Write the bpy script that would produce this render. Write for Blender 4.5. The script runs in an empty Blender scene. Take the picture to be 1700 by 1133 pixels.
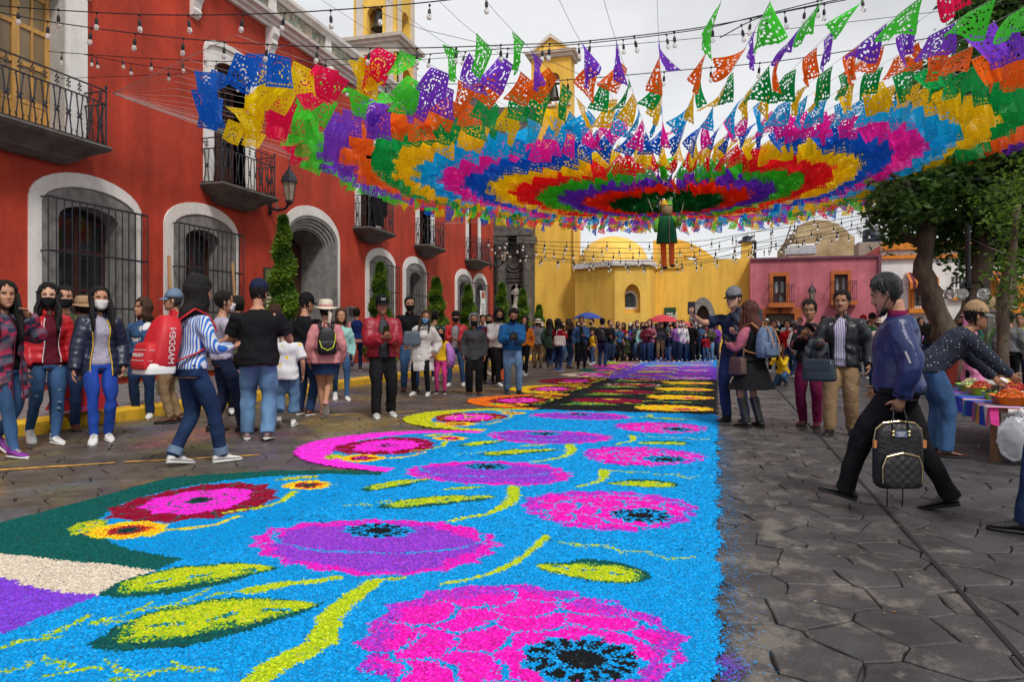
import bpy, bmesh, math, random
import numpy as np
from mathutils import Vector, Matrix, noise as mnoise
from mathutils.geometry import tessellate_polygon

# ------------------------------------------------------------ camera, sky, sun, exposure
SC = bpy.context.scene
COL = SC.collection
rnd = random.Random(7)
nrg = np.random.default_rng(11)
F, CAMH, YH, XV = 1220.0, 1.2, 552.0, 1190.0        # focal length in photo pixels, eye height, horizon row, street vanishing column
TH = math.atan2(XV - 850, F); CT, ST = math.cos(TH), math.sin(TH)
cam = bpy.data.objects.new('camera', bpy.data.cameras.new('camera'))
COL.objects.link(cam); SC.camera = cam
cam.location = (0, 0, CAMH); cam.rotation_euler = (math.radians(90), 0, TH)
cam.data.sensor_width = 36; cam.data.lens = 36 * F / 1700; cam.data.shift_y = (YH - 566.5) / 1700
cam.data.clip_start = 0.05; cam.data.clip_end = 2000

SUN_EL, SUN_AZ = 52.0, 140.0      # azimuth clockwise from +Y (street direction)
world = bpy.data.worlds.new('World'); SC.world = world; world.use_nodes = True
nt = world.node_tree; nt.nodes.clear()
wo = nt.nodes.new('ShaderNodeOutputWorld'); bg = nt.nodes.new('ShaderNodeBackground')
sky = nt.nodes.new('ShaderNodeTexSky'); sky.sky_type = 'NISHITA'; sky.sun_disc = False
sky.sun_elevation = math.radians(SUN_EL); sky.sun_rotation = math.radians(SUN_AZ)
tc = nt.nodes.new('ShaderNodeTexCoord'); mp = nt.nodes.new('ShaderNodeMapping')
mp.inputs['Location'].default_value = (2.6, 0.9, 0.4); mp.inputs['Scale'].default_value = (1.0, 1.0, 2.2)
nz = nt.nodes.new('ShaderNodeTexNoise'); nz.inputs['Scale'].default_value = 1.5; nz.inputs['Detail'].default_value = 7; nz.inputs['Roughness'].default_value = 0.52
cr = nt.nodes.new('ShaderNodeValToRGB')
cr.color_ramp.elements[0].position = 0.36; cr.color_ramp.elements[0].color = (0.60, 0.605, 0.625, 1)
cr.color_ramp.elements[1].position = 0.58; cr.color_ramp.elements[1].color = (0.93, 0.935, 0.94, 1)
sc_ = nt.nodes.new('ShaderNodeVectorMath'); sc_.operation = 'SCALE'; sc_.inputs['Scale'].default_value = 5.4
mx = nt.nodes.new('ShaderNodeMix'); mx.data_type = 'RGBA'; mx.inputs[0].default_value = 0.94
L = nt.links.new
L(tc.outputs['Generated'], mp.inputs['Vector']); L(mp.outputs[0], nz.inputs['Vector']); L(nz.outputs['Fac'], cr.inputs[0])
L(cr.outputs[0], sc_.inputs[0]); L(sky.outputs[0], mx.inputs[6]); L(sc_.outputs[0], mx.inputs[7])
L(mx.outputs[2], bg.inputs[0]); bg.inputs[1].default_value = 0.1; L(bg.outputs[0], wo.inputs[0])

sun = bpy.data.objects.new('sun', bpy.data.lights.new('sun', 'SUN')); COL.objects.link(sun)
sun.data.energy = 1.5; sun.data.angle = math.radians(11); sun.data.color = (1, 0.96, 0.9)
sun.rotation_euler = (math.radians(90 - SUN_EL), 0, math.radians(180 - SUN_AZ))
sun.location = (10, -10, 30)
SC.view_settings.view_transform = 'Standard'; SC.view_settings.look = 'None'
SC.view_settings.exposure = 0.82; SC.view_settings.gamma = 1.0; SC.view_settings.use_curve_mapping = False
SC.render.engine = 'CYCLES'
try:
    SC.cycles.max_bounces = 6; SC.cycles.transparent_max_bounces = 12; SC.cycles.use_denoising = True
    SC.cycles.diffuse_bounces = 4; SC.cycles.glossy_bounces = 3
except Exception: pass

# ------------------------------------------------------------ pixel of the photo -> place in the world
def ground(px, py, z=0.0):
    D = F * (CAMH - z) / (py - YH); r = (px - 850) * D / F
    return (r * CT - D * ST, r * ST + D * CT, z)
def at(px, py, D):
    r = (px - 850) * D / F
    return (r * CT - D * ST, r * ST + D * CT, CAMH + (YH - py) * D / F)
def on_wall(px, X):               # street coordinate of a photo column on a wall of constant X
    k = (px - 850) / F; return (X * CT + k * X * ST) / (k * CT - ST)
def on_front(px, py, Y):          # X, Z of a photo pixel on a wall of constant Y
    k = (px - 850) / F; X = Y * (k * CT - ST) / (CT + k * ST); D = -X * ST + Y * CT
    return X, CAMH + (YH - py) * D / F

# ------------------------------------------------------------ materials
MATS = {}
def srgb(r, g, b):
    f = lambda c: (c / 255 / 12.92) if c / 255 <= 0.04045 else ((c / 255 + 0.055) / 1.055) ** 2.4
    return (f(r), f(g), f(b))
def mat(name, col, rough=0.7, var=0.12, scale=6.0, bump=0.0, bscale=40.0, metal=0.0, spec=0.4, dark=None, stretch=None, coat=0.0, sheen=0.0):
    """principled surface whose colour wanders between col*(1-var) and col*(1+var) by noise; optional second colour in patches"""
    if name in MATS: return MATS[name]
    m = bpy.data.materials.new(name); m.use_nodes = True; t = m.node_tree; N = t.nodes; K = t.links.new
    b = N['Principled BSDF']; b.inputs['Roughness'].default_value = rough; b.inputs['Metallic'].default_value = metal
    b.inputs['Specular IOR Level'].default_value = spec
    if coat: b.inputs['Coat Weight'].default_value = coat
    if sheen: b.inputs['Sheen Weight'].default_value = sheen
    tcd = N.new('ShaderNodeTexCoord'); vec = tcd.outputs['Object']
    if stretch:
        mpp = N.new('ShaderNodeMapping'); mpp.inputs['Scale'].default_value = stretch; K(vec, mpp.inputs[0]); vec = mpp.outputs[0]
    n1 = N.new('ShaderNodeTexNoise'); n1.inputs['Scale'].default_value = scale; n1.inputs['Detail'].default_value = 5; K(vec, n1.inputs['Vector'])
    rp = N.new('ShaderNodeValToRGB'); e = rp.color_ramp.elements
    c0 = tuple(max(0, c * (1 - var)) for c in col); c1 = tuple(min(1, c * (1 + var)) for c in col)
    if dark: c0 = dark
    e[0].position = 0.3; e[0].color = (*c0, 1); e[1].position = 0.7; e[1].color = (*c1, 1)
    K(n1.outputs['Fac'], rp.inputs[0]); K(rp.outputs[0], b.inputs['Base Color'])
    if bump:
        n2 = N.new('ShaderNodeTexNoise'); n2.inputs['Scale'].default_value = bscale; n2.inputs['Detail'].default_value = 4; K(vec, n2.inputs['Vector'])
        bp = N.new('ShaderNodeBump'); bp.inputs['Strength'].default_value = bump; bp.inputs['Distance'].default_value = 0.02
        K(n2.outputs['Fac'], bp.inputs['Height']); K(bp.outputs[0], b.inputs['Normal'])
    MATS[name] = m
    return m
def weather(m, amt=.5, streak=(1.6, 1.6, .16), patch=(1.25, 1.15, 1.1), grime=(.55, .5, .48), zb=.9, psc=.55):
    """old paint: rain streaks, faded repainted patches and splash dirt at the foot of the wall"""
    t = m.node_tree; N = t.nodes; K = t.links.new; b = N['Principled BSDF']; src = b.inputs['Base Color'].links[0].from_socket; g = N.new('ShaderNodeNewGeometry')
    def nz_(sc, st, det=6):
        a = N.new('ShaderNodeMapping'); a.inputs['Scale'].default_value = st; n = N.new('ShaderNodeTexNoise'); n.inputs['Scale'].default_value = sc; n.inputs['Detail'].default_value = det; n.inputs['Roughness'].default_value = .62; K(g.outputs['Position'], a.inputs[0]); K(a.outputs[0], n.inputs['Vector']); return n.outputs['Fac']
    def mul(a, fac, c0, c1, p0, p1):
        r = N.new('ShaderNodeValToRGB'); e = r.color_ramp.elements; e[0].position = p0; e[0].color = (*c0, 1); e[1].position = p1; e[1].color = (*c1, 1); K(fac, r.inputs[0]); x = N.new('ShaderNodeMix'); x.data_type = 'RGBA'; x.blend_type = 'MULTIPLY'; x.inputs[0].default_value = amt; K(a, x.inputs[6]); K(r.outputs[0], x.inputs[7]); return x.outputs[2]
    c = mul(src, nz_(1.1, streak), (.62, .58, .55), (1.12,)*3, .34, .62); c = mul(c, nz_(psc, (1, 1, 1), 9), (1, 1, 1), patch, .52, .60); c = mul(c, nz_(9, (1, 1, .6)), (.82, .8, .78), (1.06,)*3, .35, .6)
    sp = N.new('ShaderNodeSeparateXYZ'); K(g.outputs['Position'], sp.inputs[0]); ad = N.new('ShaderNodeMath'); ad.operation = 'MULTIPLY_ADD'; ad.inputs[1].default_value = 1.4; K(nz_(1.3, (1, 1, .5)), ad.inputs[0]); K(sp.outputs['Z'], ad.inputs[2]); dv = N.new('ShaderNodeMath'); dv.operation = 'MULTIPLY'; dv.inputs[1].default_value = .4; K(ad.outputs[0], dv.inputs[0])
    K(mul(c, dv.outputs[0], grime, (1, 1, 1), .25, .4*(zb+.9)), b.inputs['Base Color']); return m
def node_mat(name):
    m = bpy.data.materials.new(name); m.use_nodes = True; MATS[name] = m
    return m, m.node_tree.nodes, m.node_tree.links.new, m.node_tree.nodes['Principled BSDF']

# ------------------------------------------------------------ mesh building
WORG = {}
class MB:
    def __init__(s): s.v = []; s.f = []; s.m = []
    def add(s, v, f, m=0):
        o = len(s.v); s.v.extend([tuple(p) for p in v]); s.f.extend([tuple(i + o for i in q) for q in f]); s.m.extend([m] * len(f)); return s
    def box(s, x0, x1, y0, y1, z0, z1, m=0):
        v = [(x0,y0,z0),(x1,y0,z0),(x1,y1,z0),(x0,y1,z0),(x0,y0,z1),(x1,y0,z1),(x1,y1,z1),(x0,y1,z1)]
        return s.add(v, [(3,2,1,0),(4,5,6,7),(0,1,5,4),(1,2,6,5),(2,3,7,6),(3,0,4,7)], m)
    def obox(s, c, size, rot=0.0, m=0, tilt=0.0):
        R = Matrix.Rotation(rot, 3, 'Z') @ Matrix.Rotation(tilt, 3, 'X'); h = [d / 2 for d in size]; c = Vector(c)
        v = [c + R @ Vector((sx*h[0], sy*h[1], sz*h[2])) for sz in (-1,1) for sx, sy in ((-1,-1),(1,-1),(1,1),(-1,1))]
        return s.add(v, [(3,2,1,0),(4,5,6,7),(0,1,5,4),(1,2,6,5),(2,3,7,6),(3,0,4,7)], m)
    def loft(s, rings, caps=True, closed=True, m=0):
        n = len(rings[0]); v = [p for r in rings for p in r]; f = []
        for i in range(len(rings) - 1):
            for j in range(n if closed else n - 1):
                k = (j + 1) % n; f.append((i*n+j, i*n+k, (i+1)*n+k, (i+1)*n+j))
        if caps and closed: f.append(tuple(range(n-1, -1, -1))); f.append(tuple(range((len(rings)-1)*n, len(rings)*n)))
        return s.add(v, f, m)
    def tube(s, pts, rad, n=6, m=0, caps=True, flat=1.0, up=None):
        """swept round tube; rad number or list; flat squashes the second axis"""
        pts = [Vector(p) for p in pts]; k = len(pts)
        if not hasattr(rad, '__len__'): rad = [rad] * k
        rings = []; a = None
        for i in range(k):
            d = (pts[min(i+1,k-1)] - pts[max(i-1,0)]).normalized()
            if a is None:
                u = Vector(up) if up else (Vector((0,0,1)) if abs(d.z) < 0.9 else Vector((1,0,0)))
                a = u.cross(d).normalized()
            else: a = (a - d * a.dot(d)).normalized()
            b = d.cross(a)
            r = rad[i]; ra, rb = (r if hasattr(r, '__len__') else (r, r * flat))
            rings.append([pts[i] + a * (math.cos(t) * ra) + b * (math.sin(t) * rb) for t in [2*math.pi*j/n for j in range(n)]])
        return s.loft(rings, caps, True, m)
    def lathe(s, prof, c=(0,0,0), n=16, m=0, a0=0.0, a1=2*math.pi):
        full = abs(a1 - a0 - 2*math.pi) < 1e-6; k = n if full else n + 1
        rings = [[(c[0] + r*math.cos(a0+(a1-a0)*j/n), c[1] + r*math.sin(a0+(a1-a0)*j/n), c[2] + z) for j in range(k)] for r, z in prof]
        return s.loft(rings, full, full, m)
    def ell(s, c, r, n=12, k=8, m=0, R=None):
        rings = []; c = Vector(c)
        for i in range(k + 1):
            t = math.pi * (0.02 + 0.96 * i / k); ring = []
            for j in range(n):
                a = 2*math.pi*j/n; p = Vector((r[0]*math.sin(t)*math.cos(a), r[1]*math.sin(t)*math.sin(a), -r[2]*math.cos(t)))
                ring.append(c + (R @ p if R else p))
            rings.append(ring)
        return s.loft(rings, True, True, m)
    def prism(s, poly, fn, d0, d1, holes=(), m=0):
        """flat outline (a,b) with holes extruded from depth d0 to d1; fn(a,b,d) gives the place"""
        loops = [list(poly)] + [list(h) for h in holes]
        flat = [p for l in loops for p in l]; n = len(flat)
        tri = tessellate_polygon([[Vector((a, b, 0)) for a, b in l] for l in loops])
        v = [fn(a, b, d0) for a, b in flat] + [fn(a, b, d1) for a, b in flat]
        f = [tuple(t) for t in tri] + [tuple(i + n for i in reversed(t)) for t in tri]; o = 0
        for l in loops:
            k = len(l)
            for i in range(k): f.append((o+i, o+(i+1)%k, n+o+(i+1)%k, n+o+i))
            o += k
        return s.add(v, f, m)
    def mesh(s, name, mats, smooth=False, origin=(0,0,0)):
        me = bpy.data.meshes.new(name)
        o = origin; me.from_pydata([(p[0]-o[0], p[1]-o[1], p[2]-o[2]) for p in s.v], [], s.f)
        for m in (mats if isinstance(mats, (list, tuple)) else [mats]): me.materials.append(m)
        if any(s.m): me.polygons.foreach_set('material_index', s.m)
        if smooth: me.polygons.foreach_set('use_smooth', [True] * len(s.f))
        return me
    def build(s, name, mats, parent=None, smooth=False, recalc=True, origin=None, **props):
        a = np.array(s.v, dtype=float); lo, hi = a.min(0), a.max(0)
        o = origin or ((lo[0]+hi[0])/2, (lo[1]+hi[1])/2, lo[2])
        me = s.mesh(name, mats, smooth, o)
        if recalc:
            bm = bmesh.new(); bm.from_mesh(me); bmesh.ops.recalc_face_normals(bm, faces=bm.faces); bm.to_mesh(me); bm.free()
        if smooth and smooth is not True: me.set_sharp_from_angle(angle=math.radians(smooth))
        return link(name, me, o, parent, **props)
def link(name, me, loc, parent=None, **props):
    ob = bpy.data.objects.new(name, me); COL.objects.link(ob)
    WORG[ob] = Vector(loc)
    if parent is not None:
        ob.parent = parent; ob.location = WORG[ob] - WORG[parent]
    else: ob.location = loc
    for k, v in props.items(): ob[k] = v
    return ob
def empty(name, loc, label=None, cat=None, group=None, parent=None, kind=None):
    ob = link(name, None, loc, parent); ob.empty_display_size = 0.2
    return tag(ob, label, cat, group, kind)
def tag(ob, label=None, cat=None, group=None, kind=None):
    if label: ob['label'] = label
    if cat: ob['category'] = cat
    if group: ob['group'] = group
    if kind: ob['kind'] = kind
    return ob
def copy_tree(o, loc=None, rot=None, scale=None, parent=None):
    c = o.copy(); COL.objects.link(c)
    if parent is not None: c.parent = parent
    for ch in o.children: copy_tree(ch, parent=c)
    if loc is not None: c.location = loc
    if rot is not None: c.rotation_euler = rot
    if scale is not None: c.scale = (scale,) * 3
    return c
def arch(y0, y1, zb, zs, zt, n=12, pw=1.0):
    """outline of an opening with an elliptic head: foot, straight jambs to zs, crown at zt"""
    c, r = (y0+y1)/2, (y1-y0)/2
    pts = [(y0, zb), (y0, (zb+zs)/2)]
    for i in range(n + 1):
        t = math.pi * i / n; pts.append((c - r*math.cos(t), zs + (zt-zs)*math.sin(t)**pw))
    return pts + [(y1, (zb+zs)/2), (y1, zb)]
def circle(c, r, n=16): return [(c[0]+r*math.cos(2*math.pi*i/n), c[1]+r*math.sin(2*math.pi*i/n)) for i in range(n)]
# ------------------------------------------------------------ ground
m_base = mat('asphalt_bed', (0.055, 0.05, 0.05), 0.8, 0.3, 0.7, 0.5, 60)
gb = MB().box(-300, 300, -60, 400, -0.5, -0.022)
gnd = gb.build('ground', m_base, kind='structure')

# stones: dark, damp, with dusty pale patches that thin out to the right of the carpet
def stone_mat(name, painted):
    m, N, K, b = node_mat(name)
    g = N.new('ShaderNodeNewGeometry'); ob = N.new('ShaderNodeObjectInfo')
    def noise(scale, det=6, rough=0.6, off=0.0, st=None):
        n = N.new('ShaderNodeTexNoise'); n.inputs['Scale'].default_value = scale; n.inputs['Detail'].default_value = det; n.inputs['Roughness'].default_value = rough
        mm = N.new('ShaderNodeMapping'); mm.inputs['Location'].default_value = (off, off * 0.7, 0)
        if st: mm.inputs['Scale'].default_value = st
        K(g.outputs['Position'], mm.inputs[0]); K(mm.outputs[0], n.inputs['Vector']); return n.outputs['Fac']
    def ramp(src, p0, p1, c0=(0,0,0), c1=(1,1,1)):
        r = N.new('ShaderNodeValToRGB'); e = r.color_ramp.elements
        e[0].position = p0; e[1].position = p1; e[0].color = (*c0, 1); e[1].color = (*c1, 1); K(src, r.inputs[0]); return r.outputs[0]
    def mix(fac, a, c):
        x = N.new('ShaderNodeMix'); x.data_type = 'RGBA'
        for s, i in ((fac, 0), (a, 6), (c, 7)):
            if isinstance(s, tuple): x.inputs[i].default_value = (*s, 1)
            elif isinstance(s, float): x.inputs[i].default_value = s
            else: K(s, x.inputs[i])
        return x.outputs[2]
    def math_(op, a, c=0.0):
        x = N.new('ShaderNodeMath'); x.operation = op
        for s, i in ((a, 0), (c, 1)):
            if isinstance(s, float): x.inputs[i].default_value = s
            else: K(s, x.inputs[i])
        return x.outputs[0]
    base = ramp(noise(2.3), 0.3, 0.72, (0.05, 0.041, 0.034), (0.135, 0.112, 0.092)) if painted else ramp(noise(2.3), 0.3, 0.72, (0.026, 0.0245, 0.026), (0.086, 0.080, 0.081))
    sp = N.new('ShaderNodeSeparateXYZ'); K(g.outputs['Position'], sp.inputs[0])
    near = math_('MULTIPLY', math_('MULTIPLY', sp.outputs['X'], sp.outputs['X']), -0.045)       # dust lies beside the carpet
    dust = ramp(math_('ADD', noise(4.6, 9, 0.68, 3.0, (1, 0.7, 1)), near), 0.495, 0.60)
    col = mix(math_('MULTIPLY', dust, 0.6), base, (0.21, 0.19, 0.16))
    red = ramp(noise(0.55, 5, 0.6, 9.0), 0.56, 0.7)
    col = mix(math_('MULTIPLY', red, 0.25), col, (0.06, 0.032, 0.034))
    if painted:      # spilled sawdust on the road to the left
        for off, sc, p0, p1, c, amt in ((21.0, 0.55, 0.50, 0.62, (0.42, 0.27, 0.03), 0.75), (33.0, 0.7, 0.55, 0.66, (0.10, 0.05, 0.30), 0.6), (47.0, 0.8, 0.56, 0.66, (0.12, 0.2, 0.28), 0.55),
                                        (55.0, 0.7, 0.58, 0.68, (0.40, 0.05, 0.12), 0.55), (61.0, 0.9, 0.56, 0.68, (0.35, 0.36, 0.03), 0.6)):
            big = ramp(noise(sc, 5, 0.62, off, (1, 0.7, 1)), p0, p1); fine = ramp(noise(18.0, 6, 0.75, off), 0.42, 0.62)
            col = mix(math_('MULTIPLY', math_('MULTIPLY', big, fine), amt), col, c)
    else:
        bl = ramp(noise(9.0, 7, 0.8, 13.0), 0.64, 0.72); nb = math_('MAXIMUM', math_('SUBTRACT', 1.0, math_('MULTIPLY', sp.outputs['X'], 1.1)), 0.03)
        col = mix(math_('MULTIPLY', math_('MULTIPLY', bl, nb), 0.9), col, (0.02, 0.2, 0.5))
    speck = ramp(noise(160.0, 3, 0.7), 0.42, 0.75, (0.78, 0.78, 0.78), (1.5, 1.5, 1.5))
    x = N.new('ShaderNodeMix'); x.data_type = 'RGBA'; x.blend_type = 'MULTIPLY'; x.inputs[0].default_value = 1.0; K(col, x.inputs[6]); K(speck, x.inputs[7])
    K(x.outputs[2], b.inputs['Base Color'])
    K(ramp(noise(1.7, 5, 0.6, 5.0), 0.3, 0.7, (0.28,)*3, (0.66,)*3), b.inputs['Roughness'])
    b.inputs['Specular IOR Level'].default_value = 0.35
    bp = N.new('ShaderNodeBump'); bp.inputs['Strength'].default_value = 0.55; bp.inputs['Distance'].default_value = 0.012
    K(math_('ADD', noise(26.0, 6, 0.7), noise(7.0, 3, 0.6, 2.0)), bp.inputs['Height']); K(bp.outputs[0], b.inputs['Normal'])
    return m
m_stone = stone_mat('damp_plaza_stone', False)
m_road = stone_mat('sawdust_dusted_road_stone', True)

def cells(x0, x1, y0, y1, s, seed):
    """irregular hexagon-like stones: Voronoi cells of a jittered staggered grid"""
    rg = random.Random(seed); nx = int((x1-x0)/s) + 5; ny = int((y1-y0)/(s*0.87)) + 5; P = {}
    for j in range(ny):
        for i in range(nx):
            P[i, j] = (x0 + (i-2+0.5*(j % 2)+rg.uniform(-.33,.33))*s, y0 + (j-2+rg.uniform(-.33,.33))*s*0.87)
    out = []
    for (i, j), c in P.items():
        if not (x0 <= c[0] <= x1 and y0 <= c[1] <= y1): continue
        poly = [(c[0]-2*s, c[1]-2*s), (c[0]+2*s, c[1]-2*s), (c[0]+2*s, c[1]+2*s), (c[0]-2*s, c[1]+2*s)]
        for di in (-2,-1,0,1,2):
            for dj in (-2,-1,0,1,2):
                q = P.get((i+di, j+dj))
                if q is None or (di == 0 and dj == 0): continue
                mx_, my_ = (c[0]+q[0])/2, (c[1]+q[1])/2; nx_, ny_ = q[0]-c[0], q[1]-c[1]
                new = []
                for k in range(len(poly)):
                    a, b2 = poly[k], poly[(k+1) % len(poly)]
                    da = (a[0]-mx_)*nx_ + (a[1]-my_)*ny_; db = (b2[0]-mx_)*nx_ + (b2[1]-my_)*ny_
                    if da <= 0: new.append(a)
                    if (da < 0) != (db < 0):
                        t = da/(da-db); new.append((a[0]+(b2[0]-a[0])*t, a[1]+(b2[1]-a[1])*t))
                poly = new
                if len(poly) < 3: break
        if len(poly) >= 4: out.append((c, poly))
    return out
def paver_mb(mb, c, poly, rg, gap=0.003, tilt=0.010, h=0.0):
    n = len(poly); tx, ty = rg.uniform(-tilt, tilt), rg.uniform(-tilt, tilt); dz = rg.uniform(-.003, .003)
    def shr(p, g):
        d = math.hypot(p[0]-c[0], p[1]-c[1]) or 1; k = max(0.2, (d-g*1.25)/d); return (c[0]+(p[0]-c[0])*k, c[1]+(p[1]-c[1])*k)
    # break long edges so that the outline wanders
    pl = []
    for k in range(n):
        a, b2 = poly[k], poly[(k+1) % n]; pl.append(a); L_ = math.hypot(a[0]-b2[0], a[1]-b2[1])
        if L_ > 0.12:
            w = rg.uniform(-.012, .012); pl.append(((a[0]+b2[0])/2 - (b2[1]-a[1])/L_*w, (a[1]+b2[1])/2 + (b2[0]-a[0])/L_*w))
    lo = [(*shr(p, gap), -0.022) for p in pl]; mid = [(*shr(p, gap+.001), h-0.005+dz+tx*(p[0]-c[0])+ty*(p[1]-c[1])) for p in pl]
    top = [(*shr(p, gap+.006), h+dz+tx*(p[0]-c[0])+ty*(p[1]-c[1])) for p in pl]
    k = len(pl)
    v = lo + mid + top
    f = [(i, (i+1) % k, k+(i+1) % k, k+i) for i in range(k)] + [(k+i, k+(i+1) % k, 2*k+(i+1) % k, 2*k+i) for i in range(k)] + [tuple(range(2*k, 3*k))]
    mb.add(v, f)
plaza = empty('plaza_paving', (1.5, 6, 0), kind='structure')
rg = random.Random(5)
cl = cells(-0.25, 16, -1.5, 16.5, 0.31, 3)
def size_px(c):
    D = max(0.3, -c[0]*ST + c[1]*CT); r = (c[0]*CT + c[1]*ST)*F/D + 850
    return -(D if 0 < c[1] and -150 < r < 1850 and D > 1.9 else D + 100)
cl.sort(key=lambda q: -size_px(q[0]))
joint = [(ground(1338, 700)[0], ground(1338, 700)[1]), (ground(1690, 1090)[0], ground(1690, 1090)[1])]
rest = MB()
for i, (c, poly) in enumerate(cl):
    if i < 295:
        b_ = MB(); paver_mb(b_, c, poly, rg); b_.build('paver', m_stone, plaza, recalc=False)
    else: paver_mb(rest, c, poly, rg)
rest.build('paver_field', m_stone, plaza, recalc=False, kind='stuff')
# beyond the stones one can tell apart: the plaza goes on as a sheet
far = MB()
far.box(-60, 60, 16.6, 60, -0.02, -0.004); far.box(16.1, 60, -20, 16.55, -0.02, -0.004)
far.build('plaza_pavement', m_stone, kind='structure')
# the control joint cut through the stones
(jx, jy), (kx, ky) = joint; dx, dy = kx-jx, ky-jy; ln = math.hypot(dx, dy); ux, uy = dx/ln, dy/ln
m_joint = mat('black_joint', (0.012, 0.011, 0.012), 0.85, 0.3, 30)
jb = MB(); w = 0.011; a = (jx-ux*9, jy-uy*9); b2 = (kx+ux*1.5, ky+uy*1.5)
jb.add([(a[0]-uy*w, a[1]+ux*w, .0065), (a[0]+uy*w, a[1]-ux*w, .0065), (b2[0]+uy*w, b2[1]-ux*w, .0065), (b2[0]-uy*w, b2[1]+ux*w, .0065)], [(0,1,2,3)])
jb.build('control_joint', m_joint, plaza)
# the road on the left, dusted with spilled sawdust
road = empty('road', (-5, 8, 0), kind='structure')
rb = MB()
for c, poly in cells(-7.75, -0.27, -1.5, 16.5, 0.30, 8):
    if c[0] > -2.4 and c[1] > 2.0: continue
    paver_mb(rb, c, poly, rg, gap=0.004, tilt=0.006)
rb.build('road_stones', m_road, road, recalc=False, kind='stuff')
ry = MB(); ry.box(-7.75, -0.3, 16.62, 33.5, -0.012, 0.0); ry.build('road_surface', m_road, road)
# worn yellow lane lines
m_line = mat('worn_yellow_paint', (0.5, 0.26, 0.03), 0.7, 0.5, 9, 0.3, 50, dark=(0.12, 0.09, 0.06))
def strip(mb, p, q, w, z):
    dx, dy = q[0]-p[0], q[1]-p[1]; l = math.hypot(dx, dy); nx_, ny_ = -dy/l*w/2, dx/l*w/2; n = max(2, int(l/0.15)); v = []; f = []
    for i in range(n+1):
        t = i/n; j = rnd.uniform(.7, 1.1)
        v += [(p[0]+dx*t+nx_*j, p[1]+dy*t+ny_*j, z), (p[0]+dx*t-nx_*j, p[1]+dy*t-ny_*j, z)]
    f = [(2*i, 2*i+1, 2*i+3, 2*i+2) for i in range(n)]; mb.add(v, f)
lb = MB(); strip(lb, ground(-60, 786), ground(190, 770), .1, .0075); strip(lb, ground(205, 769), ground(432, 757), .1, .0075)
lb.build('lane_line', m_line, road)
lb = MB(); strip(lb, ground(520, 692), ground(690, 684), .1, .0075); lb.build('lane_line', m_line, road)
# pavement with yellow kerb along the red building
m_kerb = mat('chipped_yellow_kerb_paint', (0.62, 0.36, 0.02), 0.6, 0.25, 5, 0.5, 30)
t = m_kerb.node_tree; r_ = [n for n in t.nodes if n.type == 'VALTORGB'][0]
e_ = r_.color_ramp.elements.new(0.36); e_.color = (0.5, 0.30, 0.02, 1); r_.color_ramp.elements[0].position = 0.31; r_.color_ramp.elements[0].color = (0.05, 0.045, 0.04, 1)
m_pave = mat('grey_pavement_slabs', (0.17, 0.155, 0.16), 0.55, 0.35, 2.0, 0.4, 50)
pv = empty('pavement', (-9.8, 18, 0), kind='structure')
y = -2.0
while y < 37:
    d = 1.18; kb = MB()
    x0, x1 = -7.98, -7.74
    kb.add([(x0,y,-.02),(x1,y,-.02),(x1,y+d,-.02),(x0,y+d,-.02),(x0,y,.165),(x1-.05,y,.165),(x1-.05,y+d,.165),(x0,y+d,.165),(x1-.008,y,.13),(x1-.008,y+d,.13)],
           [(4,5,6,7),(5,8,9,6),(8,1,2,9),(0,1,8,5,4),(2,3,7,6,9),(0,4,7,3)])
    kb.build('kerb_stone', m_kerb, pv, recalc=True); y += d + .012
MBp = MB().box(-11.72, -7.99, -2, 38, -.02, .125); MBp.build('pavement_bed', m_base, pv)
y = -1.0
rp2 = random.Random(3)
while y < 36:
    x = -11.68
    while x < -8.1:
        w_ = min(.92, -8.0 - x)
        h_ = .15 + rp2.uniform(-.003, .003)
        MB().box(x, x + w_ - .015, y, y + .9, .12, h_).build('paving_slab', m_pave, pv, recalc=False); x += .92
    y += .915

# grains kicked off the carpet, scraps and small leaves on the stones
def scatter(name, n, place, size, m, seed):
    r = np.random.default_rng(seed); mb = MB()
    for i in range(n):
        x, y = place(r); a = r.uniform(0, 6.28); c_, s_ = math.cos(a)*size*r.uniform(.5, 1.3), math.sin(a)*size*r.uniform(.5, 1.3); z = .006 + r.uniform(0, .004); mb.add([(x-c_, y-s_, z), (x+s_*.5, y-c_*.5, z+size*.3), (x+c_, y+s_, z), (x-s_*.5, y+c_*.5, z+size*.2)], [(0, 1, 2, 3)])
    mb.build(name, m, recalc=False, kind='stuff')
scatter('spilled_sawdust', 2600, lambda r: (.02 + abs(r.normal(0, .075)), r.uniform(1.9, 9)), .006, mat('blue_sawdust_grains', (.0, .22, .55), .95, .3, 30), 1)
scatter('spilled_violet_sawdust', 420, lambda r: (.03 + r.normal(0, .035), 2.72 + r.normal(0, .06)), .006, mat('violet_sawdust_grains', (.16, .05, .5), .95, .3, 30), 2)
scatter('paper_scraps', 170, lambda r: (r.uniform(.2, 5), r.uniform(2.2, 12)), .009, mat('pale_scraps', (.45, .40, .32), .9, .4, 20), 3)
scatter('dry_leaf_bits', 120, lambda r: (r.uniform(.2, 5), r.uniform(2.2, 12)), .013, mat('dry_leaf', (.20, .10, .03), .9, .4, 20), 4)
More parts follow.
